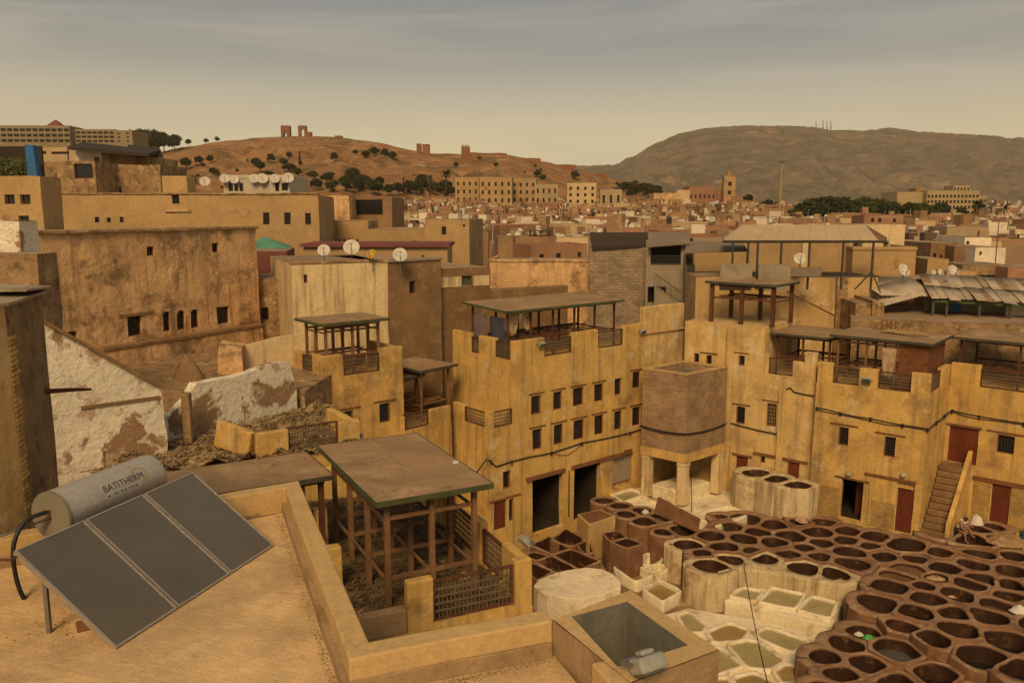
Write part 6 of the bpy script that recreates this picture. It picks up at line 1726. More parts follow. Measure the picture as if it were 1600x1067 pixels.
# white rooftop block with dishes
t, f, w, h = mid('white_roof_house', 'white rooftop house with tall dark windows and dishes along its roof', 349, 452, 279, 125, 92, 10, 6, 'medina_white', wins=[(357, 286, 364, 299), (366, 286, 372, 299), (374, 286, 380, 299), (430, 285, 436, 299), (440, 286, 450, 298)], cop=0.5)
for x, y, r in ((321, 281, 0.85), (352, 276, 0.8), (367, 277, 0.7), (398, 276, 0.8), (411, 277, 0.9), (430, 276, 0.8), (451, 276, 0.9)):
    p = py(x, y + 6, 124.5); dish((p.x, 124.3, p.z - 0.8), 75, 'white satellite dish on the white rooftop house', r * 0.9, group='dishes on the white rooftop house')
# houses right of the long beige house
for (xl, xr, yt, D, az_, m, wn_, lb) in (
        (497, 545, 306, 88, 90, 'terracotta_plaster', (), 'brown house with a flat top next to the long beige house'),
        (540, 612, 309, 92, 92, 'medina_tan', [(545, 312, 598, 336)], 'tan house with a torn dark awning across its open top floor'),
        (505, 575, 345, 80, 88, 'beige_plaster', [(502, 375, 505, 383), (513, 374, 517, 382), (521, 374, 525, 382), (529, 374, 533, 382), (536, 374, 540, 382), (544, 373, 548, 381), (556, 374, 560, 382)], 'beige house with a row of tiny niches'),
        (575, 670, 358, 78, 92, 'beige_plaster', [(645, 376, 651, 382)], 'plain yellow-beige house wall behind the pink roof'),
        (664, 733, 343, 76, 97, 'beige_plaster', [(690, 354, 697, 367), (723, 351, 727, 355)], 'yellow-beige house with one red shutter and a broken edge')):
    mid('old_house', lb, xl, xr, yt, D, az_, 8, 3, m, wins=wn_)
# maroon and green roofs
rf = thing('green_pyramid_roof', (0, 0, 0), 90, 'turquoise green hipped roof pavilion beside the earthen house', 'pavilion')
cc = py(405, 395, 58); apex = py(412, 369, 60); q4 = [py(378, 391, 57), py(450, 388, 57), py(456, 384, 64), py(388, 384, 64)]
m_ = MB(); m_.add([tuple(p) for p in q4] + [tuple(apex)], [(0, 1, 4), (1, 2, 4), (2, 3, 4), (3, 0, 4)]); m_.build('roof', 'green_roof', rf)
m_ = MB(); m_.prism([(p.x * 0.99, p.y) for p in q4], 4, q4[0].z - 0.02); m_.build('wall', 'beige_plaster', rf)
t, f, w, h = mid('maroon_house', 'dull maroon-painted wall between the earthen house and the cream house', 388, 448, 393, 53, 80, 6, 2, 'maroon_roof', cat='wall')
t, f, w, h = mid('ruined_house', 'crumbling brown house wedged between the earthen and the cream house', 393, 458, 436, 49, 70, 5, 0, 'rubble_wall', wins=[(408, 480, 420, 500)])
t, f, w, h = mid('pink_roof_wall', 'long wall topped with a faded pink roof strip behind the cream house', 474, 699, 386, 62, 90, 5, 3, 'beige_plaster', wins=[(659, 399, 663, 405)], cat='wall')
MB().box(-0.2, w + 0.2, -0.3, 5.1, h + 0.003, h + 0.25).build('roof_strip', 'maroon_roof', t)

# cream house with a dark side, dishes on its roof
Hc = py(605, 410, 46.0)
hw = 0
p = py(455, 410, 44.0)
H_ = thing('cream_house', (p.x, p.y, 0), math.degrees(math.atan2(Hc.x - p.x, Hc.y - p.y)), 'cream rain-streaked house with a bare brown side and dishes on the roof', 'house')
HF = Face(H_); HW = (Vector((Hc.x, Hc.y)) - Vector((p.x, p.y))).length; HZ = Hc.z
window_px(HF, 474, 429, 480, 442, bars=None, lintel=False, depth=0.2)
body(HF, HW, 9, -1.5, HZ, 'cream_plaster', roof_m='roof_screed')
HF.mb().box(-0.05, HW + 0.05, -0.06, 0.3, HZ + 0.002, HZ + 0.16).build('coping', 'rubble_wall', H_, bevel=0.04)
# bare brown side: its own plane running back to the long yellow building
bk = KL.world(0, 0, 0)
ha = math.degrees(math.atan2(bk.x + 0.5 - Hc.x, bk.y + 0.8 - Hc.y))
G_ = thing('brown_house', (Hc.x + 0.03, Hc.y - 0.03, 0), 55, 'tall bare brown house side between the cream house and the long yellow building', 'house')
GF = Face(G_); gw = GF.s(690, 480)
window_px(GF, 640, 439, 650, 459, bars=None, lintel=False, depth=0.25)
window_px(GF, 643, 572, 658, 583, bars=None, lintel=False, depth=0.25)
body(GF, gw, 8, -1.5, HZ, 'brown_render', roof_m='roof_screed')
GF.mb().box(-0.02, gw + 0.1, -0.1, 0.3, HZ + 0.002, HZ + 0.2).build('coping', 'grey_render', G_, bevel=0.05)
p = GF.world(gw + 0.02, 0.4, 0)
G2 = thing('brown_house', (p.x, p.y, 0), 58, 'lower bare brown house wall with a whitewashed band and green window', 'house')
G2F = Face(G2); g2w = G2F.s(888, 470); z2 = G2F.at(700, 434)[1]; 
a, b, c2, d2 = G2F.rect(722, 431, 738, 446)
window(G2F, a, b, c2, d2, bars=None, lintel=False, depth=0.2, pane='green_frame')
zt2 = G2F.at(700, 420)[1]
body(G2F, G2F.s(766, 440), 6, -1.5, zt2, 'brown_render', roof_m='roof_screed')
zz0, zz1 = G2F.at(700, 449)[1], G2F.at(700, 433)[1]
for (x0, x1) in ((687, 721), (739, 764)):
    G2F.mb().box(G2F.s(x0, 440), G2F.s(x1, 440), -0.03, -0.004, zz0, zz1).build('whitewash_band', 'cream_plaster', G2)
p = G2F.world(G2F.s(766, 440) + 0.02, 0.1, 0)
t = thing('brown_wall', (p.x, p.y, 0), 60, 'long bare brown wall behind the long yellow building', 'wall'); f = Face(t)
f.mb().box(0, f.s(888, 450), 0, 0.5, -1.5, f.at(880, 446)[1]).build('wall', 'brown_render', t, bevel=0.08)
for (x, y, r, m, lb) in ((506, 391, 0.34, 'dish_white', 'white satellite dish at the left end of the cream house roof'), (549, 386, 0.44, 'dish_white', 'largest white satellite dish on the cream house roof'),
                         (580, 397, 0.28, 'dish_yellow', 'mustard yellow satellite dish on the cream house roof'), (625, 398, 0.40, 'dish_white', 'white satellite dish above the bare brown side')):
    p = py(x, y, 45.4); dish((p.x, 45.4, p.z - r - 0.35), 80 if m == 'dish_white' else 120, lb, r, m)

# ochre wall and stone block right of centre
t, f, w, h = mid('ochre_wall', 'stained ochre house wall behind the long shed', 765, 925, 409, 66, 95, 6, 2, 'terracotta_plaster', cat='house', cop=0.2)
t, f, w, h = mid('stone_house', 'pale stone house under a dark flat canopy', 922, 1009, 386, 60, 95, 6, 2, 'grey_stone')
aw_px([(925, 384, 59.7), (1012, 382, 59.7), (1012, 363, 61.0), (922, 363, 61.0)], None, 0.25, 'tarp_dark', 'dark fringed canopy on the stone house')
m_ = MB(); 
t, f, w, h = mid('grey_stair_house', 'grey rendered house with a railed loggia and outside stairs', 1009, 1086, 414, 58.5, 98, 5, 2, 'grey_render', wins=[(1012, 448, 1040, 474)], win_kw=dict(depth=0.8))
for i in range(2):
    x0 = f.s((1009, 1064)[i], 400); MB().box(x0, x0 + 0.35, 0.0, 0.35, h, h + 1.75).build('pillar', 'grey_render', t)
MB().box(0, w, 2.5, 2.6, h, h + 1.8).build('back_wall', 'tarp_dark', t)
rl = MB(); wr = f.s(1064, 405)
rl.box(0.35, wr, 0.02, 0.06, h + 0.62, h + 0.67).box(0.35, wr, 0.02, 0.06, h + 0.08, h + 0.12)
for i in range(17):
    x = 0.4 + (wr - 0.4) * i / 16; rl.beam((x, 0.04, h + 0.1), (x + 0.18, 0.04, h + 0.64), 0.02).beam((x + 0.18, 0.045, h + 0.1), (x, 0.045, h + 0.64), 0.02)
rl.build('railing', 'grille_iron', t)
# stair flight with railing at its foot
sx0, sz0 = f.at(1022, 446); sx1, sz1 = f.at(1062, 474)
for i in range(8):
    u = i / 8; MB().box(sx0 + (sx1 - sx0) * u, sx0 + (sx1 - sx0) * (u + .125), -1.1, -0.02, -8, sz0 + (sz1 - sz0) * u).build('step', 'grey_render', t)
rl = MB(); rl.beam((sx0, -1.1, sz0 + .9), (sx1, -1.1, sz1 + .9), 0.05)
for i in range(12):
    u = i / 11; rl.beam((sx0 + (sx1 - sx0) * u, -1.1, sz0 + (sz1 - sz0) * u), (sx0 + (sx1 - sx0) * u, -1.1, sz0 + (sz1 - sz0) * u + .9), 0.025)
rl.build('railing', 'grille_iron', t)
aw_px([(1013, 384, 57.6), (1078, 379, 57.6), (1078, 364, 61), (1013, 362, 61)], None, 0.12, 'tarp_grey', 'grey tarpaulin roof over the railed loggia')
aw_px([(1070, 394, 55.5), (1168, 391, 56.0), (1160, 378, 59), (1073, 377, 59)], None, 0.10, 'tarp_grey', 'grey fringed awning between the loggia and the beige canopy', (0, 1), 8.5)

# ochre house with the beige canopy terrace
t, f, w, h = mid('ochre_house', 'wide apricot house behind the canopy terrace with pale pillars', 1085, 1336, 377, 62, 92, 8, 2, 'beige_plaster')
for x in (1258, 1330):
    s_ = f.s(x, 400); MB().box(s_ - 0.25, s_ + 0.25, -0.2, -0.01, 0, h).build('pilaster', 'cream_plaster', t)
t, f, w, h = mid('cream_block', 'cream roof block with a plain wall beside the canopy', 1350, 1415, 351, 68, 95, 6, 4, 'cream_plaster')
t, f, w, h = mid('apricot_wall', 'apricot terrace wall with pale coping and potted plants', 1333, 1432, 391, 60, 96, 5, 2, 'beige_plaster', cop=0.25)
def pots(P, n, sp, label, seed):
    rq = random.Random(seed)
    for i in range(n):
        t = thing('potted_plant', (P[0] + i * sp, P[1], P[2]), 90, label, 'plant', 'potted plants on the apricot wall')
        MB().lathe([(0.0, 0), (0.14, 0), (0.2, 0.3), (0.17, 0.3), (0.16, 0.26), (0, 0.26)], 12).build('pot', 'maroon_roof', t)
        lf = MB()
        for k in range(60):
            a, b2_ = rq.uniform(0, 6.28), rq.uniform(0.2, 1.3); L_ = rq.uniform(.2, .42)
            d = Vector((math.cos(a) * math.cos(b2_), math.sin(a) * math.cos(b2_), math.sin(b2_))); s_ = d.cross(Vector((0, 0, 1))).normalized() * .04
            b0 = Vector((0, 0, .28)) + d * rq.uniform(0, .2); lf.add([b0 - s_ * .3, b0 + d * L_ * .6 - s_, b0 + d * L_, b0 + d * L_ * .6 + s_], [(0, 1, 2, 3)])
        lf.build('leaves', 'leaf_mid', t)
pt = py(1346, 391, 60.2); pots((pt.x - .2, pt.y + .6, pt.z), 2, 2.2, 'small green potted plant on the apricot terrace wall', 4)
# canopy on posts
cp_ = [py(1130, 376, 51), py(1385, 375, 51), py(1385, 372, 57), py(1130, 373, 57)]
ry = 54; ap0, ap1 = py(1160, 351, ry), py(1352, 351, ry)
t = thing('beige_canopy', (cp_[0].x, cp_[0].y, 0), 90, 'beige ridged canopy with a brown end on thin black posts', 'canopy'); Lc = Vector((cp_[0].x, cp_[0].y, 0))
q = [p - Lc for p in cp_]; a0, a1_ = ap0 - Lc, ap1 - Lc
zav = (q[0].z + q[1].z) / 2
for p in q: p.z = zav
for i in range(9):
    u0, u1 = i / 9, (i + 1) / 9 - 0.0012
    MB().add([q[0].lerp(q[1], u0 * 0.953), q[0].lerp(q[1], u1 * 0.953), a0.lerp(a1_, u1), a0.lerp(a1_, u0)], [(0, 1, 2, 3)]).build('canopy_panel', 'tarp_beige', t)
MB().add([q[2], q[3], a0, a1_], [(0, 1, 2, 3)]).build('canopy_panel', 'tarp_beige', t)
MB().add([q[0].lerp(q[1], .953), q[1], a1_], [(0, 1, 2)]).add([q[1], q[2], a1_], [(0, 1, 2)]).build('canopy_end', 'tarp_brown', t)
MB().add([q[3], q[0], a0], [(0, 1, 2)]).build('canopy_end', 'tarp_beige', t)
fb = MB()
for i in range(4): fb.beam(q[i] - Vector((0, 0, .09)), q[(i + 1) % 4] - Vector((0, 0, .09)), 0.06, 0.16)
fb.build('valance', 'tarp_dark', t)
for (x, yb) in ((1146, 432), (1170, 432), (1185, 432), (1222, 432), (1266, 432), (1319, 432), (1366, 430)):
    u = (x - 1130) / 255; p0 = q[0].lerp(q[1], u); MB().beam(p0 - Vector((0, -.05, .1)), (p0.x, p0.y + .05, py(x, yb, 51).z - 0.8), 0.11).build('post', 'grille_iron', t)
p0 = q[0].lerp(q[1], (1366 - 1130) / 255)
MB().beam((p0.x, p0.y + .05, p0.z - 1.9), (p0.x - 1.0, p0.y, p0.z - 3.0), 0.07).beam((p0.x, p0.y + .05, p0.z - 1.9), (p0.x + .6, p0.y, p0.z - 3.2), 0.07).build('brace', 'grille_iron', t)
# low screens on that terrace
for i, (xl, xr, yt, lb) in enumerate(((1126, 1176, 412, 'grey screen panel on the canopy terrace nearer the loggia'), (1186, 1236, 413, 'grey-white screen panel on the canopy terrace under its middle posts'))):
    a, b = py(xl, yt, 50), py(xr, yt, 50)
    tag(MB().box(a.x, b.x, 50, 50.12, a.z - 1.6, a.z).build('terrace_screen', 'grey_render'), lb, 'screen')
p = py(1250, 402, 51.5); dish((p.x, 51.5, p.z - 0.8), 95, 'white satellite dish behind the canopy posts', 0.38)
# table and chairs shapes on the canopy terrace: low brown cabinet
a, b = py(1233, 418, 50.5), py(1282, 432, 50.5)
tag(MB().box(a.x, b.x, 50.4, 50.9, b.z, a.z).build('terrace_cabinet', 'tarp_grey'), 'low slatted cabinet on the canopy terrace', 'cabinet')
# yellow terrace wall with a diagonal scar
t, f, w, h = mid('canopy_terrace_house', 'yellow stained house wall with a diagonal scar below the canopy terrace', 1088, 1372, 433, 53.2, 92, 5, 0, 'ochre_pale')
s_a, z_a = f.at(1230, 452); s_b, z_b = f.at(1304, 489)
MB().beam((s_a, -0.05, z_a), (s_b, -0.05, z_b), 0.1, 0.22).build('stair_scar', 'terracotta_plaster', t)
f.mb().box(f.s(1305, 460), f.s(1322, 460), -0.25, -0.01, 0, h - 0.02).build('pilaster', 'rubble_wall', t)
# corrugated roofs with green frame, right
def corr(P0, u, v, n, amp, m, label):
    """corrugated sheet: u across the waves, v along them"""
    t = MB(); vs = []; k = n * 4
    for j in range(2):
        for i in range(k + 1):
            p = P0 + u * (i / k) + v * j; p.z += amp * math.sin(i / 4 * 2 * math.pi); vs.append(p)
    t.add([tuple(p) for p in vs], [(i, i + 1, k + 2 + i, k + 1 + i) for i in range(k)])
    o = t.build('roof_sheet', m, smooth=True); sd = o.modifiers.new('thick', 'SOLIDIFY'); sd.thickness = 0.03
    return tag(o, label, 'roof sheet', 'loose corrugated roof sheets')
a, b, c2, d2 = py(1455, 466, 50), py(1640, 476, 48), py(1640, 458, 56), py(1440, 452, 56)
rs0 = thing('roof_shelter', (a.x, a.y, 0), math.degrees(math.atan2(b.x - a.x, b.y - a.y)), 'rough rooftop shelter with a rusty corrugated roof on a green frame', 'shelter'); fs_ = Face(rs0)
wS = (Vector((b.x, b.y)) - Vector((a.x, a.y))).length
rqs = random.Random(12)
ns_ = 13
for i in range(ns_):
    for jj in range(2):
        u0, u1 = i / ns_ - 0.006, (i + 1) / ns_ + 0.006; k = 16
        y0_, y1_ = (-0.35 - rqs.uniform(0, .3), 3.1) if jj == 0 else (2.9, 6.2)
        vs = []
        tl = rqs.uniform(-.05, .05); dz_ = rqs.uniform(0, .06) + jj * 0.03 + (i % 2) * 0.02
        for yy in (y0_, y1_):
            for q in range(k + 1):
                u = u0 + (u1 - u0) * q / k
                vs.append((wS * u, yy + tl * q, a.z + (b.z - a.z) * u + 0.95 * max(yy, 0) / 6.0 + dz_ + 0.018 * math.sin(q * math.pi / 2)))
        m_ = MB(); m_.add(vs, [(q, q + 1, k + 2 + q, k + 1 + q) for q in range(k)]); o = m_.build('roof_sheet', ('corrugated', 'tin_pale', 'tin_pale', 'tin_rust')[rqs.randrange(4)], rs0, smooth=True)
        sd = o.modifiers.new('thick', 'SOLIDIFY'); sd.thickness = 0.012
MB().beam((0, -0.1, a.z - 0.15), (wS, -0.1, b.z - 0.15), 0.1, 0.14).build('beam', 'green_frame', rs0)
for u in (0.02, 0.14, 0.42, 0.68, 0.98):
    MB().beam((wS * u, -0.1, a.z + (b.z - a.z) * u - 0.2), (wS * u, -0.1, 8.5), 0.12).build('post', 'green_frame', rs0)
MB().box(0, wS, 2.8, 2.9, 7.0, min(a.z, b.z) + 0.2).build('back_wall', 'grey_render', rs0)
MB().box(wS * .06, wS * .3, 2.5, 2.78, 8, a.z - 0.3).build('panel', 'tarp_grey', rs0)
MB().box(wS * .70, wS * .98, 1.5, 1.7, 8, b.z - 0.35).build('panel', 'medina_white', rs0)
MB().box(wS * .24, wS * .33, 2.40, 2.49, 8, a.z - 0.3).build('panel', 'blue_panel', rs0)
e1_, e2_ = py(1375, 461, 51), py(1470, 463, 51)
corr(e1_, Vector((e2_ - e1_)), Vector((0.2, 4.5, 0.8)), 16, 0.02, 'tin_pale', 'buckled corrugated sheet drooping off the shelter end')
e1_, e2_ = py(1380, 478, 50.5), py(1440, 462, 50.5)
corr(e1_, Vector((e2_ - e1_)), Vector((0.2, 2.5, 0.9)), 10, 0.02, 'tin_pale', 'bent corrugated sheet curling down towards the felt roof')
t, f, w, h = mid('shelter_house', 'stained lower house carrying the rooftop shelter', 1330, 1680, 497, 48.8, 110, 8, 0, 'rubble_wall')
for i, (xl, xr, yt, D, m, wn_, lb) in enumerate(((1364, 1376, 470, 49.5, 'rubble_wall', (), 'narrow crumbling chimney stack beside the bent sheets'), (1338, 1382, 474, 49.8, 'rubble_wall', (), 'low crumbling wall with a curved end by the felt roofs'),
        (1393, 1505, 436, 56, 'rubble_wall', (), 'low broken parapet under the two dishes'), (1450, 1482, 405, 60, 'beige_plaster', (), 'beige chimney-like roof block with small dishes'), (1505, 1580, 414, 62, 'rubble_wall', [(1528, 430, 1560, 442)], 'brown house with potted plants on its ledge'),
        (1480, 1524, 424, 58, 'beige_plaster', (), 'plain apricot roof wall beside the dishes'), (1576, 1690, 418, 60, 'medina_rose', (), 'rose-brown rough house at the yard edge'))):
    mid('roof_block', lb, xl, xr, yt, D, 94, 4, 2, m, wins=wn_)
for (x, y, r, lb) in ((1413, 422, 0.44, 'large white satellite dish on the broken parapet'), (1490, 423, 0.42, 'large white satellite dish by the beige roof block'), (1460, 427, 0.25, 'small satellite dish in front of the beige roof block'), (1470, 426, 0.25, 'second small satellite dish in front of the beige roof block')):
    p = py(x, y, 55.5); dish((p.x, 55.5, p.z - r - 0.35), 70, lb, r)
for (xl, xr, yt, D, m, wn_, lb) in ((1455, 1496, 380, 82, 'brown_render', [(1458, 396, 1463, 406), (1468, 398, 1472, 406), (1477, 397, 1482, 406), (1485, 397, 1490, 406)], 'dark brown ruined house with four small windows'),
        (1492, 1524, 385, 80, 'brown_render', (), 'dark brown blind house beside the ruined one'), (1508, 1550, 371, 92, 'medina_white', [(1510, 377, 1515, 382)], 'white stepped house with an arched niche'), (1524, 1572, 387, 78, 'medina_white', [(1530, 393, 1534, 399)], 'whitewashed wall with one small window'),
        (1350, 1412, 337, 170, 'medina_rose', [(1361, 341, 1366, 350), (1372, 341, 1377, 350), (1395, 342, 1400, 350)], 'rose-coloured house by the grove'), (1480, 1545, 355, 140, 'medina_cream', (), 'bright yellow-topped long house')):
    mid('roof_house', lb, xl, xr, yt, D, 93, 7, 3, m, wins=wn_)
for (x0, y0, x1, y1, D, lb) in ((1222, 254, 1222, 318, 330, 'tall pale lamp mast behind the roofs'), (1561, 345, 1561, 430, 64, 'thin steel mast on the apricot roofs')):
    a, b = py(x0, y0, D), py(x1, y1, D); t = thing('mast', (a.x, D, b.z - 3), 90, lb, 'mast')
    MB().tube([(0, 0, 0), (0, 0, a.z - b.z + 3)], [0.45, 0.28] if D > 100 else [0.05, 0.03], 8).build('pole', 'hotel_wall' if D > 100 else 'grille_iron', t)
    if D > 100: MB().lathe([(0, 0), (1.0, 0), (1.0, 0.7), (0, 0.7)], 10, Matrix.Translation((0, 0, a.z - b.z + 3))).build('lamp_head', 'pipe_grey', t)

for r_ in [o for o in COL.objects if o.type == 'EMPTY' and o.parent is None and o.name.split('.')[0] in ('earthen_house', 'long_beige_house', 'beige_house', 'cream_house', 'brown_house', 'ochre_wall', 'canopy_terrace_house', 'shelter_house', 'ruined_house', 'old_house', 'ochre_house', 'stone_house', 'roof_house', 'roof_block', 'broken_wall')]:
    roughen_children([r_], 0.06, 1.1)

# ------------------------------------------------------------------ land
def fbm(x, y, o=5, s=0.0):
    v, a, f = 0.0, 0.5, 1.0
    for i in range(o):
        v += a * noise.noise(Vector((x * f, y * f, s + i * 3.1))); a *= 0.5; f *= 2.05
    return v
GZ = [(58, -1.55), (80, 2.5), (100, 4), (150, 5), (220, 6.5), (300, 9), (380, 12), (450, 15), (700, 15), (1000, 12), (1600, 3), (3000, -4), (40000, -4)]
def ground_z(X, Y):
    if Y <= 58: return -1.55
    for (a, b), (c, d) in zip(GZ, GZ[1:]):
        if Y <= c: return b + (d - b) * (Y - a) / (c - a)
    return -4.0
g = MB(); ys_ = [-60, 0, 30, 58, 80, 100, 150, 220, 300, 380, 450, 700, 1000, 1600, 3000, 6000, 12000, 40000]
xs2 = [-40000, -12000, -5000, -2000, -900, -450, -200, -90, -40, 0, 40, 90, 200, 450, 900, 2000, 5000, 12000, 40000]
g.add([(x, y, ground_z(x, y)) for y in ys_ for x in xs2], [(j * len(xs2) + i, j * len(xs2) + i + 1, (j + 1) * len(xs2) + i + 1, (j + 1) * len(xs2) + i) for j in range(len(ys_) - 1) for i in range(len(xs2) - 1)])
tag(g.build('ground', 'plain_earth', smooth=True), kind='structure')

def interp(tab, x):
    if x <= tab[0][0]: return tab[0][1]
    for (a, b), (c, d) in zip(tab, tab[1:]):
        if x <= c:
            t = (x - a) / (c - a); t = t * t * (3 - 2 * t) * 0.5 + t * 0.5
            return b + (d - b) * t
    return tab[-1][1]
HILL = [(-500, 232), (-200, 236), (0, 238), (150, 240), (250, 240), (300, 230), (360, 221), (420, 215), (480, 213), (530, 214), (590, 222), (650, 236), (690, 242), (740, 241), (790, 242), (840, 251), (900, 265), (960, 281), (1000, 294), (1035, 308), (1075, 322), (1150, 334), (1300, 345)]
FOOT_D = 430.0
def ridge_d(x): return 800.0 + 60 * math.sin(x / 170.0)
HN = 420; HM = 110
hv = []; hx0, hx1 = -520, 1180
HILLG = []
for j in range(HM + 1):
    v = j / HM
    row = []
    for i in range(HN + 1):
        x = hx0 + (hx1 - hx0) * i / HN
        yr = interp(HILL, x); rdist = ridge_d(x)
        zr = py(x, yr, rdist).z
        D = FOOT_D + (rdist - FOOT_D) * v if v <= 0.8 else 0
        vv = v / 0.8
        if vv <= 1:
            D = FOOT_D + (rdist - FOOT_D) * vv
            zb = 13.5
            prof = vv ** 0.95
            # a lower spur in front, as the photograph shows right of the middle
            z = zb + (zr - zb) * prof
            rough = math.sin(math.pi * vv) ** 0.7
            X = (x - CXP) / FPX * D
            z += rough * (11.0 * fbm(X / 120, D / 120, 4, 1.0) + 5.0 * fbm(X / 26, D / 40, 4, 5.0) - 7.0 * (1 - 2 * abs(noise.noise(Vector((X / 50 + 2 * noise.noise(Vector((X / 90, D / 90, 1))), D / 220, 7))))) ** 3 + 1.5)
            z += (1 - rough) * 1.2 * fbm(X / 14, D / 14, 3, 9.0) * min(1, vv * 3)
        else:
            w_ = (vv - 1) / 0.25
            D = rdist + 260 * w_; z = zr * (1 - w_) + 2 * w_ - 0.5 * w_
            X = (x - CXP) / FPX * D
        row.append((X, D, z)); hv.append((X, D, z))
    HILLG.append(row)
m_ = MB(); m_.add(hv, [(j * (HN + 1) + i, j * (HN + 1) + i + 1, (j + 1) * (HN + 1) + i + 1, (j + 1) * (HN + 1) + i) for j in range(HM) for i in range(HN)])
tag(m_.build('hill', 'hill_earth', smooth=True), kind='structure')
def hill_point(x, y):
    """first place on the hill seen through a pixel"""
    fi = (x - hx0) / (hx1 - hx0) * HN; i = max(0, min(HN - 1, int(round(fi))))
    prev = None
    for j in range(int(HM * 0.8) + 1):
        p = HILLG[j][i]; yy = topx(p)[1]
        if yy <= y: return Vector(p)
    return Vector(HILLG[int(HM * 0.8)][i])

MTN = [(300, 300), (700, 282), (850, 264), (900, 259), (955, 257), (985, 243), (1020, 222), (1060, 206), (1100, 198), (1150, 195), (1200, 196), (1250, 197), (1290, 203), (1340, 203), (1375, 199), (1420, 205), (1480, 208), (1540, 212), (1560, 216), (1575, 213), (1610, 219), (1700, 228), (1850, 240), (2100, 262), (2500, 290)]
MN, MM = 560, 90
mv = []
for j in range(MM + 1):
    v = j / MM
    for i in range(MN + 1):
        x = 250 + (2550 - 250) * i / MN
        rdist = 6200.0; D0 = 3600.0
        zr = py(x, interp(MTN, x), rdist).z
        vv = v / 0.85
        if vv <= 1:
            D = D0 + (rdist - D0) * vv; X = (x - CXP) / FPX * D
            prof = 0.35 * vv + 0.65 * (vv ** 1.8)
            z = -5 + (zr + 5) * prof
            rough = math.sin(math.pi * min(1, vv)) ** 0.8
            z += rough * (90 * fbm(X / 900, D / 900, 6, 2.0) - 75 * (1 - 2 * abs(noise.noise(Vector((X / 380 + noise.noise(Vector((X / 500, D / 500, 1))), D / 1600, 3))))) ** 2 + 20)
            z += 14 * fbm(X / 45, D / 200, 4, 8.0) * max(0, min(1, (vv - .8) / .2))
        else:
            w_ = (vv - 1) / (1 / 0.85 - 1); D = rdist + 700 * w_; X = (x - CXP) / FPX * D; z = zr * (1 - w_) - 5 * w_
        mv.append((X, D, z))
m_ = MB(); m_.add(mv, [(j * (MN + 1) + i, j * (MN + 1) + i + 1, (j + 1) * (MN + 1) + i + 1, (j + 1) * (MN + 1) + i) for j in range(MM) for i in range(MN)])
tag(m_.build('mountain', 'mountain_scrub', smooth=True), kind='structure')
for (x, yt) in ((1275, 190), (1286, 188), (1292, 190), (1298, 189)):
    a = py(x, 205, 6150); b = py(x, yt, 6150)
    tag(MB().tube([a, b], [5.0, 2.0], 6).build('radio_mast', 'pipe_grey'), 'thin radio mast on the mountain crest', 'mast', 'masts on the mountain crest')

# ------------------------------------------------------------------ trees
def tree_proto(name, seed, h, rx, leafs, leaf_m, shape='round', ls=0.35):
    rq = random.Random(seed)
    t = thing(name, (0, 0, 0), 90)
    tr = MB(); tr.tube([(0, 0, -1.0), (0.05 * h * 0.3, 0, h * 0.25), (0.0, 0.03 * h, h * 0.6)], [h * 0.035, h * 0.025, h * 0.012], 7)
    for k in range(5):
        a = rq.uniform(0, 6.28); tr.tube([(0, 0, h * rq.uniform(.2, .45)), (math.cos(a) * rx * .3, math.sin(a) * rx * .3, h * .5), (math.cos(a) * rx * .6, math.sin(a) * rx * .6, h * rq.uniform(.6, .75))], [h * .015, h * .01, h * .004], 5)
    tr.build('trunk', 'bark', t, smooth=True)
    lf = MB()
    clumps = []
    for k in range(22 if shape == 'round' else 16):
        if shape == 'round':
            a = rq.uniform(0, 6.28); e = rq.uniform(-0.5, 1.4); r_ = rq.uniform(0.35, 1.0)
            clumps.append((Vector((math.cos(a) * math.cos(e) * rx * r_ * .8, math.sin(a) * math.cos(e) * rx * r_ * .8, h * .60 + math.sin(e) * h * .30 * r_)), rx * rq.uniform(.22, .42)))
        else:
            z = rq.uniform(.12, .98); a = rq.uniform(0, 6.28); r_ = rx * (1 - z) * 0.9 + .05
            clumps.append((Vector((math.cos(a) * r_ * .6, math.sin(a) * r_ * .6, h * z)), r_ * .7 + .12))
    for k in range(leafs):
        c, r_ = rq.choice(clumps)
        d = Vector((rq.gauss(0, 1), rq.gauss(0, 1), rq.gauss(0, 1))).normalized() * r_ * (rq.random() ** 0.4)
        p = c + d; n = Vector((rq.gauss(0, 1), rq.gauss(0, 1), rq.gauss(0, 1))).normalized(); u = n.orthogonal().normalized(); v = n.cross(u)
        L_ = ls * rq.uniform(.6, 1.4)
        lf.add([p - u * L_, p + v * L_ * .6, p + u * L_, p - v * L_ * .6], [(0, 1, 2, 3)])
    lf.build('crown', leaf_m, t)
    return t
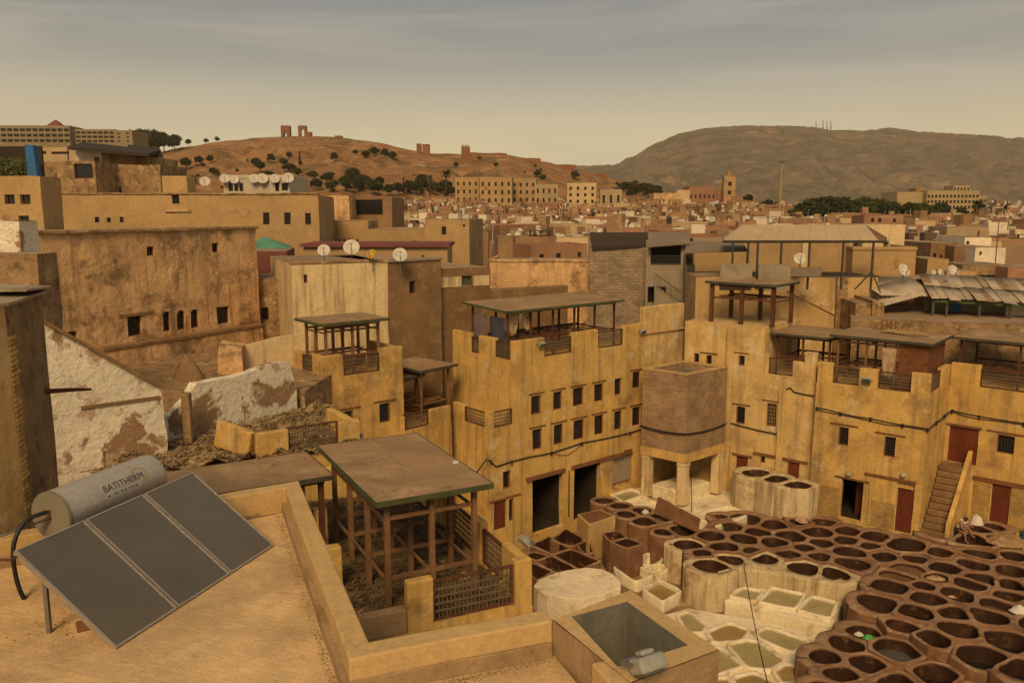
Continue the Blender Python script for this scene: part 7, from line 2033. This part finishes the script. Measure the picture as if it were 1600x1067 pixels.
def palm_proto(seed, h):
    rq = random.Random(seed); t = thing('palm_tree', (0, 0, 0), 90)
    MB().tube([(0, 0, -1), (.1, 0, h * .5), (0.05, 0.1, h)], [.32, .25, .2], 8).build('trunk', 'bark', t, smooth=True)
    lf = MB()
    for k in range(26):
        a = rq.uniform(0, 6.28); el = rq.uniform(-.5, 1.2); L_ = rq.uniform(2.2, 3.0); prev = Vector((0.05, .1, h)); d = Vector((math.cos(a) * math.cos(el), math.sin(a) * math.cos(el), math.sin(el)))
        s_ = Vector((-math.sin(a), math.cos(a), 0))
        for q in range(6):
            nx = prev + d * L_ / 6; d = (d + Vector((0, 0, -.22))).normalized(); w0, w1 = .38 * math.sin(math.pi * (q + .3) / 6.6), .38 * math.sin(math.pi * (q + 1.3) / 6.6)
            lf.add([prev - s_ * w0 - Vector((0, 0, w0 * .4)), prev, nx, nx - s_ * w1 - Vector((0, 0, w1 * .4))], [(0, 1, 2, 3)]); lf.add([prev, prev + s_ * w0 - Vector((0, 0, w0 * .4)), nx + s_ * w1 - Vector((0, 0, w1 * .4)), nx], [(0, 1, 2, 3)])
            prev = nx
    lf.build('crown', 'leaf_mid', t); return t
PROTO = [tree_proto('broadleaf_tree', 1, 8, 3.6, 2600, 'leaf_mid'), tree_proto('broadleaf_tree', 2, 7, 3.8, 2600, 'leaf_dark'), tree_proto('cypress_tree', 3, 9, 1.3, 1500, 'leaf_dark', 'cone', .3), tree_proto('scrub_bush', 4, 3.0, 2.0, 700, 'leaf_dark', ls=.25)]
PALM = palm_proto(5, 7)
used = set()
def plant(kind, P, sc, label, group, cat='tree', rot=None):
    pr = PALM if kind == 'palm' else PROTO[kind]
    if id(pr) in used: t = copy_tree(pr)
    else: t = pr; used.add(id(pr))
    t.location = P; t.scale = (sc[0], sc[0], sc[1]) if isinstance(sc, tuple) else (sc, sc, sc)
    t.rotation_euler = (0, 0, rot if rot is not None else random.Random(P[0] * 13.1 + P[1]).uniform(0, 6.28))
    tag(t, label, cat, group); return t
# the grove on the right
rq = random.Random(8)
for i in range(22):
    x = 1245 + (1510 - 1245) * (i + rq.uniform(-.4, .4)) / 21
    top = interp([(1240, 325), (1258, 312), (1290, 310), (1330, 308), (1370, 310), (1400, 316), (1440, 319), (1480, 320), (1510, 328)], x) + rq.uniform(-2, 4)
    D = rq.uniform(320, 360); zt_ = py(x, top, D).z; zb_ = py(x, 346, D).z - 2
    plant(i % 2, (py(x, top, D).x, D, zb_), ((zt_ - zb_) / 8 * rq.uniform(1.0, 1.25), (zt_ - zb_) / 7.4), 'dark green broadleaf tree in the grove beside the white hotel', 'trees of the grove')
# trees on the lower hillside
for i, (x, y, k, hpx) in enumerate(((222, 239, 1, 36), (238, 239, 0, 38), (256, 240, 1, 36), (270, 240, 1, 32), (286, 239, 0, 26), (247, 241, 1, 34), (218, 236, 1, 26), (232, 234, 1, 28), (252, 233, 1, 24), (262, 234, 1, 24), (280, 236, 1, 18), (245, 236, 0, 26), (305, 226, 1, 12), (335, 220, 3, 8), (350, 219, 3, 8),
        (530, 254, 0, 16), (556, 296, 0, 34), (545, 300, 0, 26), (568, 300, 1, 28), (475, 258, 2, 22), (460, 248, 3, 10), (527, 292, 3, 10), (660, 305, 2, 22), (632, 302, 2, 26), (640, 305, 1, 24), (655, 308, 0, 24), (700, 305, 1, 24),
        (680, 308, 0, 22), (610, 308, 0, 20), (595, 306, 1, 18), (625, 308, 1, 22), (500, 300, 1, 20), (520, 302, 0, 18), (470, 302, 1, 22), (780, 300, 0, 16), (842, 278, 3, 12), (895, 282, 0, 16), (850, 283, 3, 10), (985, 306, 1, 20), (1000, 308, 0, 22), (1015, 310, 1, 20), (980, 312, 0, 16),
        (1170, 310, 1, 16), (1200, 318, 1, 16), (1215, 322, 0, 18), (1190, 322, 1, 14), (1025, 316, 1, 14), (320, 262, 1, 16), (300, 268, 1, 20), (340, 258, 0, 14), (405, 262, 1, 16), (430, 258, 0, 16), (450, 262, 1, 14), (415, 270, 1, 18), (470, 278, 0, 16), (590, 245, 3, 14), (605, 247, 3, 14), (618, 250, 3, 12), (575, 250, 3, 12), (560, 242, 3, 8), (730, 250, 3, 7), (775, 262, 3, 7), (715, 262, 3, 8),
        (1530, 322, 1, 16), (1590, 330, 0, 14), (1545, 330, 1, 18), (1560, 334, 0, 16), (1575, 338, 1, 14))):
    p = hill_point(x, y) if x < 1020 else None
    if p is None or x > 1020:
        D = 430 if x < 1300 else 380; p = py(x, y, D)
    dist = p.y; hh_ = hpx / FPX * dist
    base_h = (8, 7, 9, 3)[k]
    z_ = p.z - 0.5 if x < 1020 else p.z - hh_ * .6
    plant(k, (p.x, p.y, z_), (hh_ / base_h * (1.0 if k != 2 else .9), hh_ / base_h), ('round green tree on the slope below the ruins', 'dark spreading tree on the slope below the ruins', 'slim dark cypress standing on the hillside', 'low dark scrub bush on the bare hill')[k],
          ('green trees below the ruins', 'dark trees below the ruins', 'hillside cypresses', 'scrub bushes on the hill')[k], 'bush' if k == 3 else 'tree')
for (x, y, hpx) in ((697, 303, 36), (672, 304, 30), (1524, 350, 36), (1567, 350, 30)):
    D = 420 if x < 900 else 300; p = py(x, y, D); s_ = hpx / FPX * D / 8.5; plant('palm', (p.x, D, p.z), s_, 'tall palm tree rising above the medina houses', 'palms')
rq = random.Random(77)
for i in range(12):
    x = rq.uniform(255, 960); ytop = interp(HILL, x); y = ytop + rq.uniform(5, 62)
    if y > 290: continue
    p = hill_point(x, y); s_ = rq.uniform(.35, 1.2)
    plant(3, (p.x, p.y, p.z - .4), s_, 'low dark scrub bush on the bare hill', 'scrub bushes on the hill', 'bush')

rq = random.Random(78)
for i in range(64):
    x = rq.choice((rq.uniform(250, 520), rq.uniform(520, 730), rq.uniform(960, 1030)))
    y = rq.uniform(268, 300) if x < 520 else rq.uniform(290, 308)
    if rq.random() < .25 and x < 420: y = rq.uniform(245, 268)
    p = hill_point(x, y); k = rq.choice((0, 1, 1, 3, 3)); h_ = rq.uniform(3.5, 8.5) if k < 2 else rq.uniform(1.6, 3.2)
    plant(k, (p.x, p.y, p.z - .5), (h_ / (8, 7, 9, 3)[k] * rq.uniform(1, 1.5), h_ / (8, 7, 9, 3)[k]), ('round green tree on the slope below the ruins', 'dark spreading tree on the slope below the ruins', '', 'low dark scrub bush on the bare hill')[k],
          ('green trees below the ruins', 'dark trees below the ruins', '', 'scrub bushes on the hill')[k], 'bush' if k == 3 else 'tree')
# ------------------------------------------------------------------ ruins on the hill
def ruin_block(name, x0, x1, yt, yb, D, label, arch=None, crenel=False, th=6.0):
    a, b = py(x0, yb, D), py(x1, yb, D); zt2 = py(x0, yt, D).z; z0 = a.z - 4
    t = thing(name, (a.x, D, z0), 90, label, 'ruin'); w = b.x - a.x; h = zt2 - z0
    q = MB(); f = []
    if arch:
        c0, c1, ct = (py(arch[0], yb, D).x - a.x), (py(arch[1], yb, D).x - a.x), py(arch[0], arch[2], D).z - z0
        rr = (c1 - c0) / 2; cx_ = (c0 + c1) / 2; pts = [(cx_ + rr * math.cos(math.pi * i / 10), ct - rr + rr * math.sin(math.pi * i / 10)) for i in range(11)]
        out = [(0, 0), (c0, 0)] + pts[::-1] + [(c1, 0), (w, 0), (w, h * .97), (w * .8, h), (w * .55, h * .98), (w * .2, h), (0, h * .96)]
    else:
        out = [(0, 0), (w, 0), (w, h * .96), (w * .7, h), (w * .4, h * .97), (0, h)]
    n = len(out); q.add([(x, 0, z) for x, z in out] + [(x, th, z) for x, z in out], [tuple(range(n)), tuple(range(2 * n - 1, n - 1, -1))] + [(i, n + i, n + (i + 1) % n, (i + 1) % n) for i in range(n)])
    q.build('masonry', 'ruin_stone', t)
    if crenel:
        for i in range(5): MB().box(w * i / 5, w * (i + .55) / 5, 0, .8, h * .95, h + 1.3).build('merlon', 'ruin_stone', t)
    return t
def hd(x): return ridge_d(x) - 3
ruin_block('ruined_tomb', 439, 453, 196, 214, hd(446), 'square ruined tomb tower with a low arch on the hilltop', arch=(443, 448, 207))
ruin_block('ruined_arch', 466, 479, 196, 214, hd(472), 'ruined tomb with a tall open archway on the hilltop', arch=(470, 475.5, 202), th=4)
ruin_block('ruined_wall_stub', 479, 486, 206, 214, hd(482), 'short broken wall stub beside the ruined archway')
ruin_block('ruined_wall_stub', 523, 534, 212, 216, hd(528), 'low broken wall further along the hill crest')
ruin_block('city_gate_ruin', 651, 658, 224, 245, hd(654) - 40, 'narrow broken tower of the old city wall')
ruin_block('city_gate_ruin', 660, 671, 225, 243, hd(665) - 40, 'square broken tower of the old city wall')
ruin_block('wall_tower', 721, 734, 229, 250, hd(727) - 30, 'crenellated tower standing on the old city wall', crenel=True)
ruin_block('wall_stub_low', 734, 746, 238, 250, hd(740) - 30, 'low crumbling wall beside the crenellated tower')
# old city wall along the crest: stepped lengths
for i, (x0, x1, yt) in enumerate(((672, 712, 240), (746, 792, 239), (792, 845, 247), (845, 900, 257), (900, 950, 271), (950, 1000, 286))):
    ruin_block('old_city_wall', x0, x1, yt, interp(HILL, (x0 + x1) / 2) + 10, hd((x0 + x1) / 2) - 12, ('length of old city wall next to the square broken tower', 'length of old city wall right of the crenellated tower', 'second length of old city wall down the slope', 'third length of old city wall down the slope', 'fourth length of old city wall down the slope', 'last length of old city wall above the houses')[i], th=3)

# ------------------------------------------------------------------ big buildings further off
def block(name, label, xl, xr, yt, yb, D, depth, m, rows=0, cols=0, cat='building', az=92, wpx=None, group=None, roofm='roof_screed', frac=(.5, .55), top=.1):
    D *= 1.35; depth *= 1.2
    p = py(xl, yt, D); z0 = py(xl, yb, D).z
    t = thing(name, (p.x, D, z0), az, label, cat, group); f = Face(t); w = f.s(xr, yt); h = p.z - z0
    if rows:
        hs = h * (1 - top) / rows
        for r_ in range(rows):
            for c in range(cols):
                a = w * (c + .5 - frac[0] / 2) / cols; b = w * (c + .5 + frac[0] / 2) / cols; zc_ = h * (1 - top) - hs * (r_ + 1) + hs * (1 - frac[1]) / 2
                window(f, a, b, zc_, zc_ + hs * frac[1], bars=None, lintel=False, depth=.35, fw=.08)
    body(f, w, depth, -12, h, m, roof_m=roofm)
    return t, f, w, h
t, f, w, h = block('hill_hotel', 'long pale hotel with rows of balconies on the hill behind', -40, 108, 196, 224, 360, 14, 'hotel_far', 3, 15, frac=(.8, .55), az=88)
a = f.s(80, 200); MB().add([(a - 4, 2, h), (a + 4, 2, h), (a + 4, 10, h), (a - 4, 10, h), (a, 6, h + 4.0)], [(0, 1, 4), (1, 2, 4), (2, 3, 4), (3, 0, 4)]).build('pyramid_roof', 'maroon_roof', t)
block('hill_hotel', 'end wing of the pale hill hotel with a blank gable', 117, 178, 202, 224, 350, 14, 'hotel_far', 3, 7, frac=(.8, .55), az=88)
block('hotel_gable', 'plain gable block at the end of the pale hill hotel', 178, 206, 204, 224, 345, 14, 'hotel_far', 3, 2, frac=(.3, .4), az=95)
t, f, w, h = block('white_hotel', 'big cream hotel with arched galleries above the grove', 1449, 1531, 298, 345, 300, 20, 'hotel_wall', 5, 14, frac=(.6, .55), az=96)
block('white_hotel', 'blank stair block of the cream hotel above the grove', 1402, 1450, 300, 345, 304, 16, 'hotel_wall', az=92)
block('white_hotel', 'lower end bay of the cream hotel with three tall openings', 1530, 1542, 306, 345, 301, 16, 'hotel_wall', 4, 3, frac=(.6, .6), az=96)
block('hotel_penthouse', 'roof storey on the cream hotel', 1490, 1516, 290, 300, 310, 10, 'hotel_wall', 1, 5, az=96)
block('hotel_penthouse', 'smaller rose roof hut on the cream hotel', 1431, 1447, 294, 302, 312, 8, 'medina_rose', az=96)
for i, a in enumerate(((711, 748, 277, 306, 290, 3, 4, 'pale apartment house of three storeys at the hill foot by the palms'), (749, 800, 277, 308, 286, 3, 5, 'second pale apartment house of three storeys at the hill foot'), (799, 838, 279, 306, 300, 3, 4, 'pale apartment house with square windows beside the green-roofed house'),
                     (836, 872, 288, 308, 280, 2, 4, 'cream house with a greenish roof edge at the hill foot'), (886, 932, 286, 308, 285, 3, 4, 'cream apartment house with a grid of square windows below the old wall'), (938, 972, 296, 312, 275, 1, 3, 'low cream house with three windows below the old wall'))):
    block('apartment_house', a[7], a[0], a[1], a[2], a[3] + 12, a[4], 12, 'medina_cream' if i in (3, 4, 5) else 'beige_plaster', a[5], a[6], frac=(.35, .5), az=92 + i % 3)
# mosque hall, minaret and palace blocks
block('palace_block', 'brown palace block with a pale pillared roof edge', 1077, 1119, 291, 322, 330, 16, 'medina_rose', 1, 6, frac=(.4, .2), top=.05)
block('palace_block', 'low brown block left of the palace', 1022, 1062, 302, 324, 320, 14, 'terracotta_plaster', 1, 4, frac=(.25, .3))
block('palace_block', 'bright cream corner house beside the palace', 1058, 1078, 297, 318, 326, 12, 'medina_cream')
block('palace_block', 'brown blind house between the palace and the minaret', 1119, 1134, 296, 322, 332, 12, 'medina_rose')
block('palace_block', 'rose-brown house right of the minaret', 1148, 1180, 306, 330, 325, 14, 'medina_rose')
p = py(1132, 276, 440); z0 = py(1132, 320, 440).z
t = thing('minaret', (p.x, 440, z0), 92, 'square tan minaret with a small lantern and finial', 'minaret'); f = Face(t); w = f.s(1150, 276); h = p.z - z0
window(f, w * .35, w * .65, h * .66, h * .82, bars=None, lintel=False, depth=.4); window(f, w * .35, w * .65, h * .36, h * .5, bars=None, lintel=False, depth=.4)
body(f, w, w, -6, h, 'medina_tan', name='shaft')
for i in range(5): MB().box(w * (i + .1) / 5, w * (i + .7) / 5, 0.02, .6, h, h + .9).build('merlon', 'medina_tan', t)
MB().box(w * .3, w * .7, w * .3, w * .7, h, h + 2.4).build('lantern', 'medina_tan', t)
MB().lathe([(w * .2, 0), (w * .19, .5), (w * .1, 1.0), (0, 1.3)], 10, Matrix.Translation((w / 2, w / 2, h + 2.4))).build('dome', 'medina_tan', t, smooth=True)
MB().tube([(w / 2, w / 2, h + 3.5), (w / 2, w / 2, h + 5.2)], .09, 6).build('finial', 'copper_brown', t)

# ------------------------------------------------------------------ the medina: individual flat-roofed houses
def house_proto(i):
    rq = random.Random(100 + i)
    w, d, h = rq.uniform(7, 12), rq.uniform(6, 9), rq.uniform(6.5, 9.0)
    m = ('medina_tan', 'medina_rose', 'medina_cream', 'medina_tan', 'medina_white', 'medina_rose', 'medina_tan', 'medina_cream')[i]
    t = thing('medina_house', (0, 0, 0), 90); f = Face(t)
    n = (2, 3, 2, 0, 2, 4, 1, 3)[i]
    for k in range(n):
        a = w * (k + .5) / n - .35 + rq.uniform(-.3, .3); z = h - rq.uniform(2.0, 2.7); window(f, a, a + rq.uniform(.6, .95), z, z + rq.uniform(.8, 1.2), bars=None, lintel=False, depth=.25, fw=.05)
    if i in (1, 5):
        for k in range(2): a = w * (k + .5) / 2 - .3; window(f, a, a + .7, h - 5.2, h - 4.1, bars=None, lintel=False, depth=.25)
    body(f, w, d, -7, h, m, roof=False)
    MB().quad((.2, .2, h - .7), (w - .2, .2, h - .7), (w - .2, d - .2, h - .7), (.2, d - .2, h - .7)).build('roof', 'roof_screed', t)
    pp_ = MB(); pp_.box(0.01, w - .01, .01, .25, h - .75, h + .12).box(.01, .25, .26, d - .26, h - .75, h + .1).box(w - .25, w - .01, .26, d - .26, h - .75, h + .1).box(.01, w - .01, d - .25, d - .01, h - .75, h + .12)
    pp_.build('parapet', m, t)
    if i % 2 == 0:
        a = rq.uniform(.1, .5) * w; MB().box(a, a + w * .3, d * .45, d * .9, h - .72, h + rq.uniform(1.3, 2.2)).build('stair_head', m, t)
    if i in (3, 6):
        MB().box(w * .55, w * .95, d * .4, d * .9, h + .8, h + .88).box(w * .57, w * .6, d * .42, d * .45, h - .7, h + .8).box(w * .9, w * .93, d * .42, d * .45, h - .7, h + .8).build('awning', 'tarp_dark' if i == 3 else 'corrugated', t)
    return t, w
HLAB = ['tan flat-roofed medina house with two windows and a stair head', 'rose-brown medina house with two rows of small windows', 'cream medina house with a roof stair head in the crowded old town', 'blind tan medina house with a dark roof awning', 'whitewashed medina house standing among the brown roofs',
        'wide rose-brown medina house with four top windows', 'tan medina house with one window and a tin roof shelter', 'cream medina house with three top windows in the crowded old town']
HP = [house_proto(i) for i in range(8)]
husd = set(); rq = random.Random(31); HPOS = []
def put_house(i, X, Y, zb, sc, rot):
    pr, w = HP[i]
    t = copy_tree(pr) if i in husd else pr
    husd.add(i); t.location = (X, Y, zb); t.scale = sc; t.rotation_euler = (0, 0, rot); tag(t, HLAB[i], 'house', 'crowded medina houses type %s' % 'abcdefgh'[i])
YT = [(95, 397), (120, 380), (150, 366), (190, 353), (230, 345), (280, 335), (330, 327), (380, 320), (440, 313)]
cnt = 0
OCC = []
tries = 0
while cnt < 275 and tries < 6000:
    tries += 1
    px_ = rq.uniform(600, 1665)
    Y = 95 * (440 / 95) ** (rq.random() ** 0.8)
    yr = interp(YT, Y) + rq.uniform(-4, 4) + (5 if px_ > 1030 else 0) * (Y > 250)
    X = (px_ - CXP) / FPX * Y
    if px_ < 745 and Y < 140: continue
    if 930 < px_ < 1180 and Y < 110: continue
    if 1180 < px_ < 1440 and Y < 150: continue
    if 1230 < px_ < 1530 and Y > 310: continue
    gap = 6.2 + Y * 0.008
    if any((X - a) ** 2 + (Y - b) ** 2 < gap * gap for a, b in OCC): continue
    OCC.append((X, Y))
    i = rq.choice([0, 1, 2, 3, 4, 5, 6, 7, 0, 1, 3, 5, 6, 2])
    s_ = rq.uniform(.5, .95)
    zr_ = CAMZ - (yr - 330) / FPX * Y
    sz_ = rq.uniform(.75, 1.05)
    put_house(i, X, Y, zr_ - 7.6 * sz_, (s_, s_, sz_), rq.uniform(-.5, .5))
    HPOS.append((X, Y, zr_ - 7.6)); cnt += 1
# the rest of the old town, too small and packed to tell apart
mm, mwn = MB(), MB()
for k in range(2400):
    px_ = rq.uniform(590, 1680); Y = rq.uniform(120, 450); yr = interp(YT, Y) + rq.uniform(-3, 9) + (5 if px_ > 1030 else 0) * (Y > 250)
    if px_ < 745 and Y < 170 or 1230 < px_ < 1530 and Y > 312: continue
    X = (px_ - CXP) / FPX * Y; zr_ = CAMZ - (yr - 330) / FPX * Y
    w_, d_, a = rq.uniform(1.2, 5.0), rq.uniform(1.2, 4.5), rq.uniform(-.6, .6)
    if rq.random() < 0.45: w_, d_ = w_ * .4, d_ * .4; zr_ += rq.uniform(.3, 1.5)
    Mx = Matrix.Translation((X, Y, 0)) @ Matrix.Rotation(a, 4, 'Z')
    b_ = MB(Mx); b_.box(-w_ / 2, w_ / 2, 0, d_, zr_ - 9, zr_); mm.add(b_.v, b_.f)
    for q in range(rq.choice((0, 0, 1, 2))):
        x_ = rq.uniform(-w_ / 2 + .2, w_ / 2 - .8); z_ = zr_ - rq.uniform(1.2, 3.0)
        b_ = MB(Mx); b_.box(x_, x_ + .6, -.05, .1, z_, z_ + .8); mwn.add(b_.v, b_.f)
md = tag(mm.build('distant_medina', 'medina_mass'), 'mass of tiny crowded roofs filling the old town', 'old town', None, 'stuff')
mwn.build('window', 'dark_pane', md)['kind'] = 'stuff'
cl = MB()
for k in range(700):
    px_ = rq.uniform(590, 1680); Y = rq.uniform(130, 430); yr = interp(YT, Y) - rq.uniform(-2, 3) + (5 if px_ > 1030 else 0) * (Y > 250)
    if px_ < 745 and Y < 170 or 1230 < px_ < 1530 and Y > 312: continue
    X = (px_ - CXP) / FPX * Y; z_ = CAMZ - (yr - 330) / FPX * Y; q = rq.random()
    if q < .35: cl.beam((X, Y, z_ - 3), (X + rq.uniform(-.1, .1), Y, z_ + rq.uniform(.8, 2.6)), .07)
    elif q < .8:
        r_ = rq.uniform(.3, .6); cl.lathe([(0, 0), (r_ * .7, .05), (r_, .16), (r_ * .98, .2), (0, .08)], 9, Matrix.Translation((X, Y, z_ + r_)) @ Matrix.Rotation(R(62), 4, 'X'))
        cl.beam((X, Y + .1, z_ - 2), (X, Y + .1, z_ + r_), .06)
    else: cl.box(X, X + rq.uniform(.5, 1.6), Y, Y + 1, z_ - 2, z_ + rq.uniform(.2, 1.1))
cl.build('roof_clutter', 'dish_white', md)['kind'] = 'stuff'
# roof dishes over the medina
dp_ = thing('satellite_dish', (0, 0, 0), 90); dish_parts(dp_, .5)
first = True
for k in range(130):
    X, Y, g0 = rq.choice(HPOS)
    if Y > 300: continue
    t = dp_ if first else copy_tree(dp_); first = False
    t.location = (X + rq.uniform(.5, 4), Y + rq.uniform(.4, 1.2), g0 + rq.uniform(6.7, 7.5)); t.rotation_euler = (0, 0, rq.uniform(-.7, .2)); t.scale = (rq.uniform(.8, 1.25),) * 3
    tag(t, 'small pale satellite dish on a medina roof', 'satellite dish', 'dishes on the medina roofs')

# ------------------------------------------------------------------ the hazy air
hz = MB(); hz.box(-5500, 11000, -100, 7100, -8, 900)
ho = bpy.data.materials.new('haze_air'); ho.use_nodes = True
hn = ho.node_tree.nodes; hl = ho.node_tree.links; hn.clear()
hout = hn.new('ShaderNodeOutputMaterial'); pv = hn.new('ShaderNodeVolumePrincipled')
pv.inputs['Color'].default_value = (0.95, 0.82, 0.62, 1); pv.inputs['Density'].default_value = 0.00007; pv.inputs['Anisotropy'].default_value = 0.2
hl.new(pv.outputs[0], hout.inputs['Volume'])
MATS['haze_air'] = ho
tag(hz.build('haze', 'haze_air'), kind='stuff')
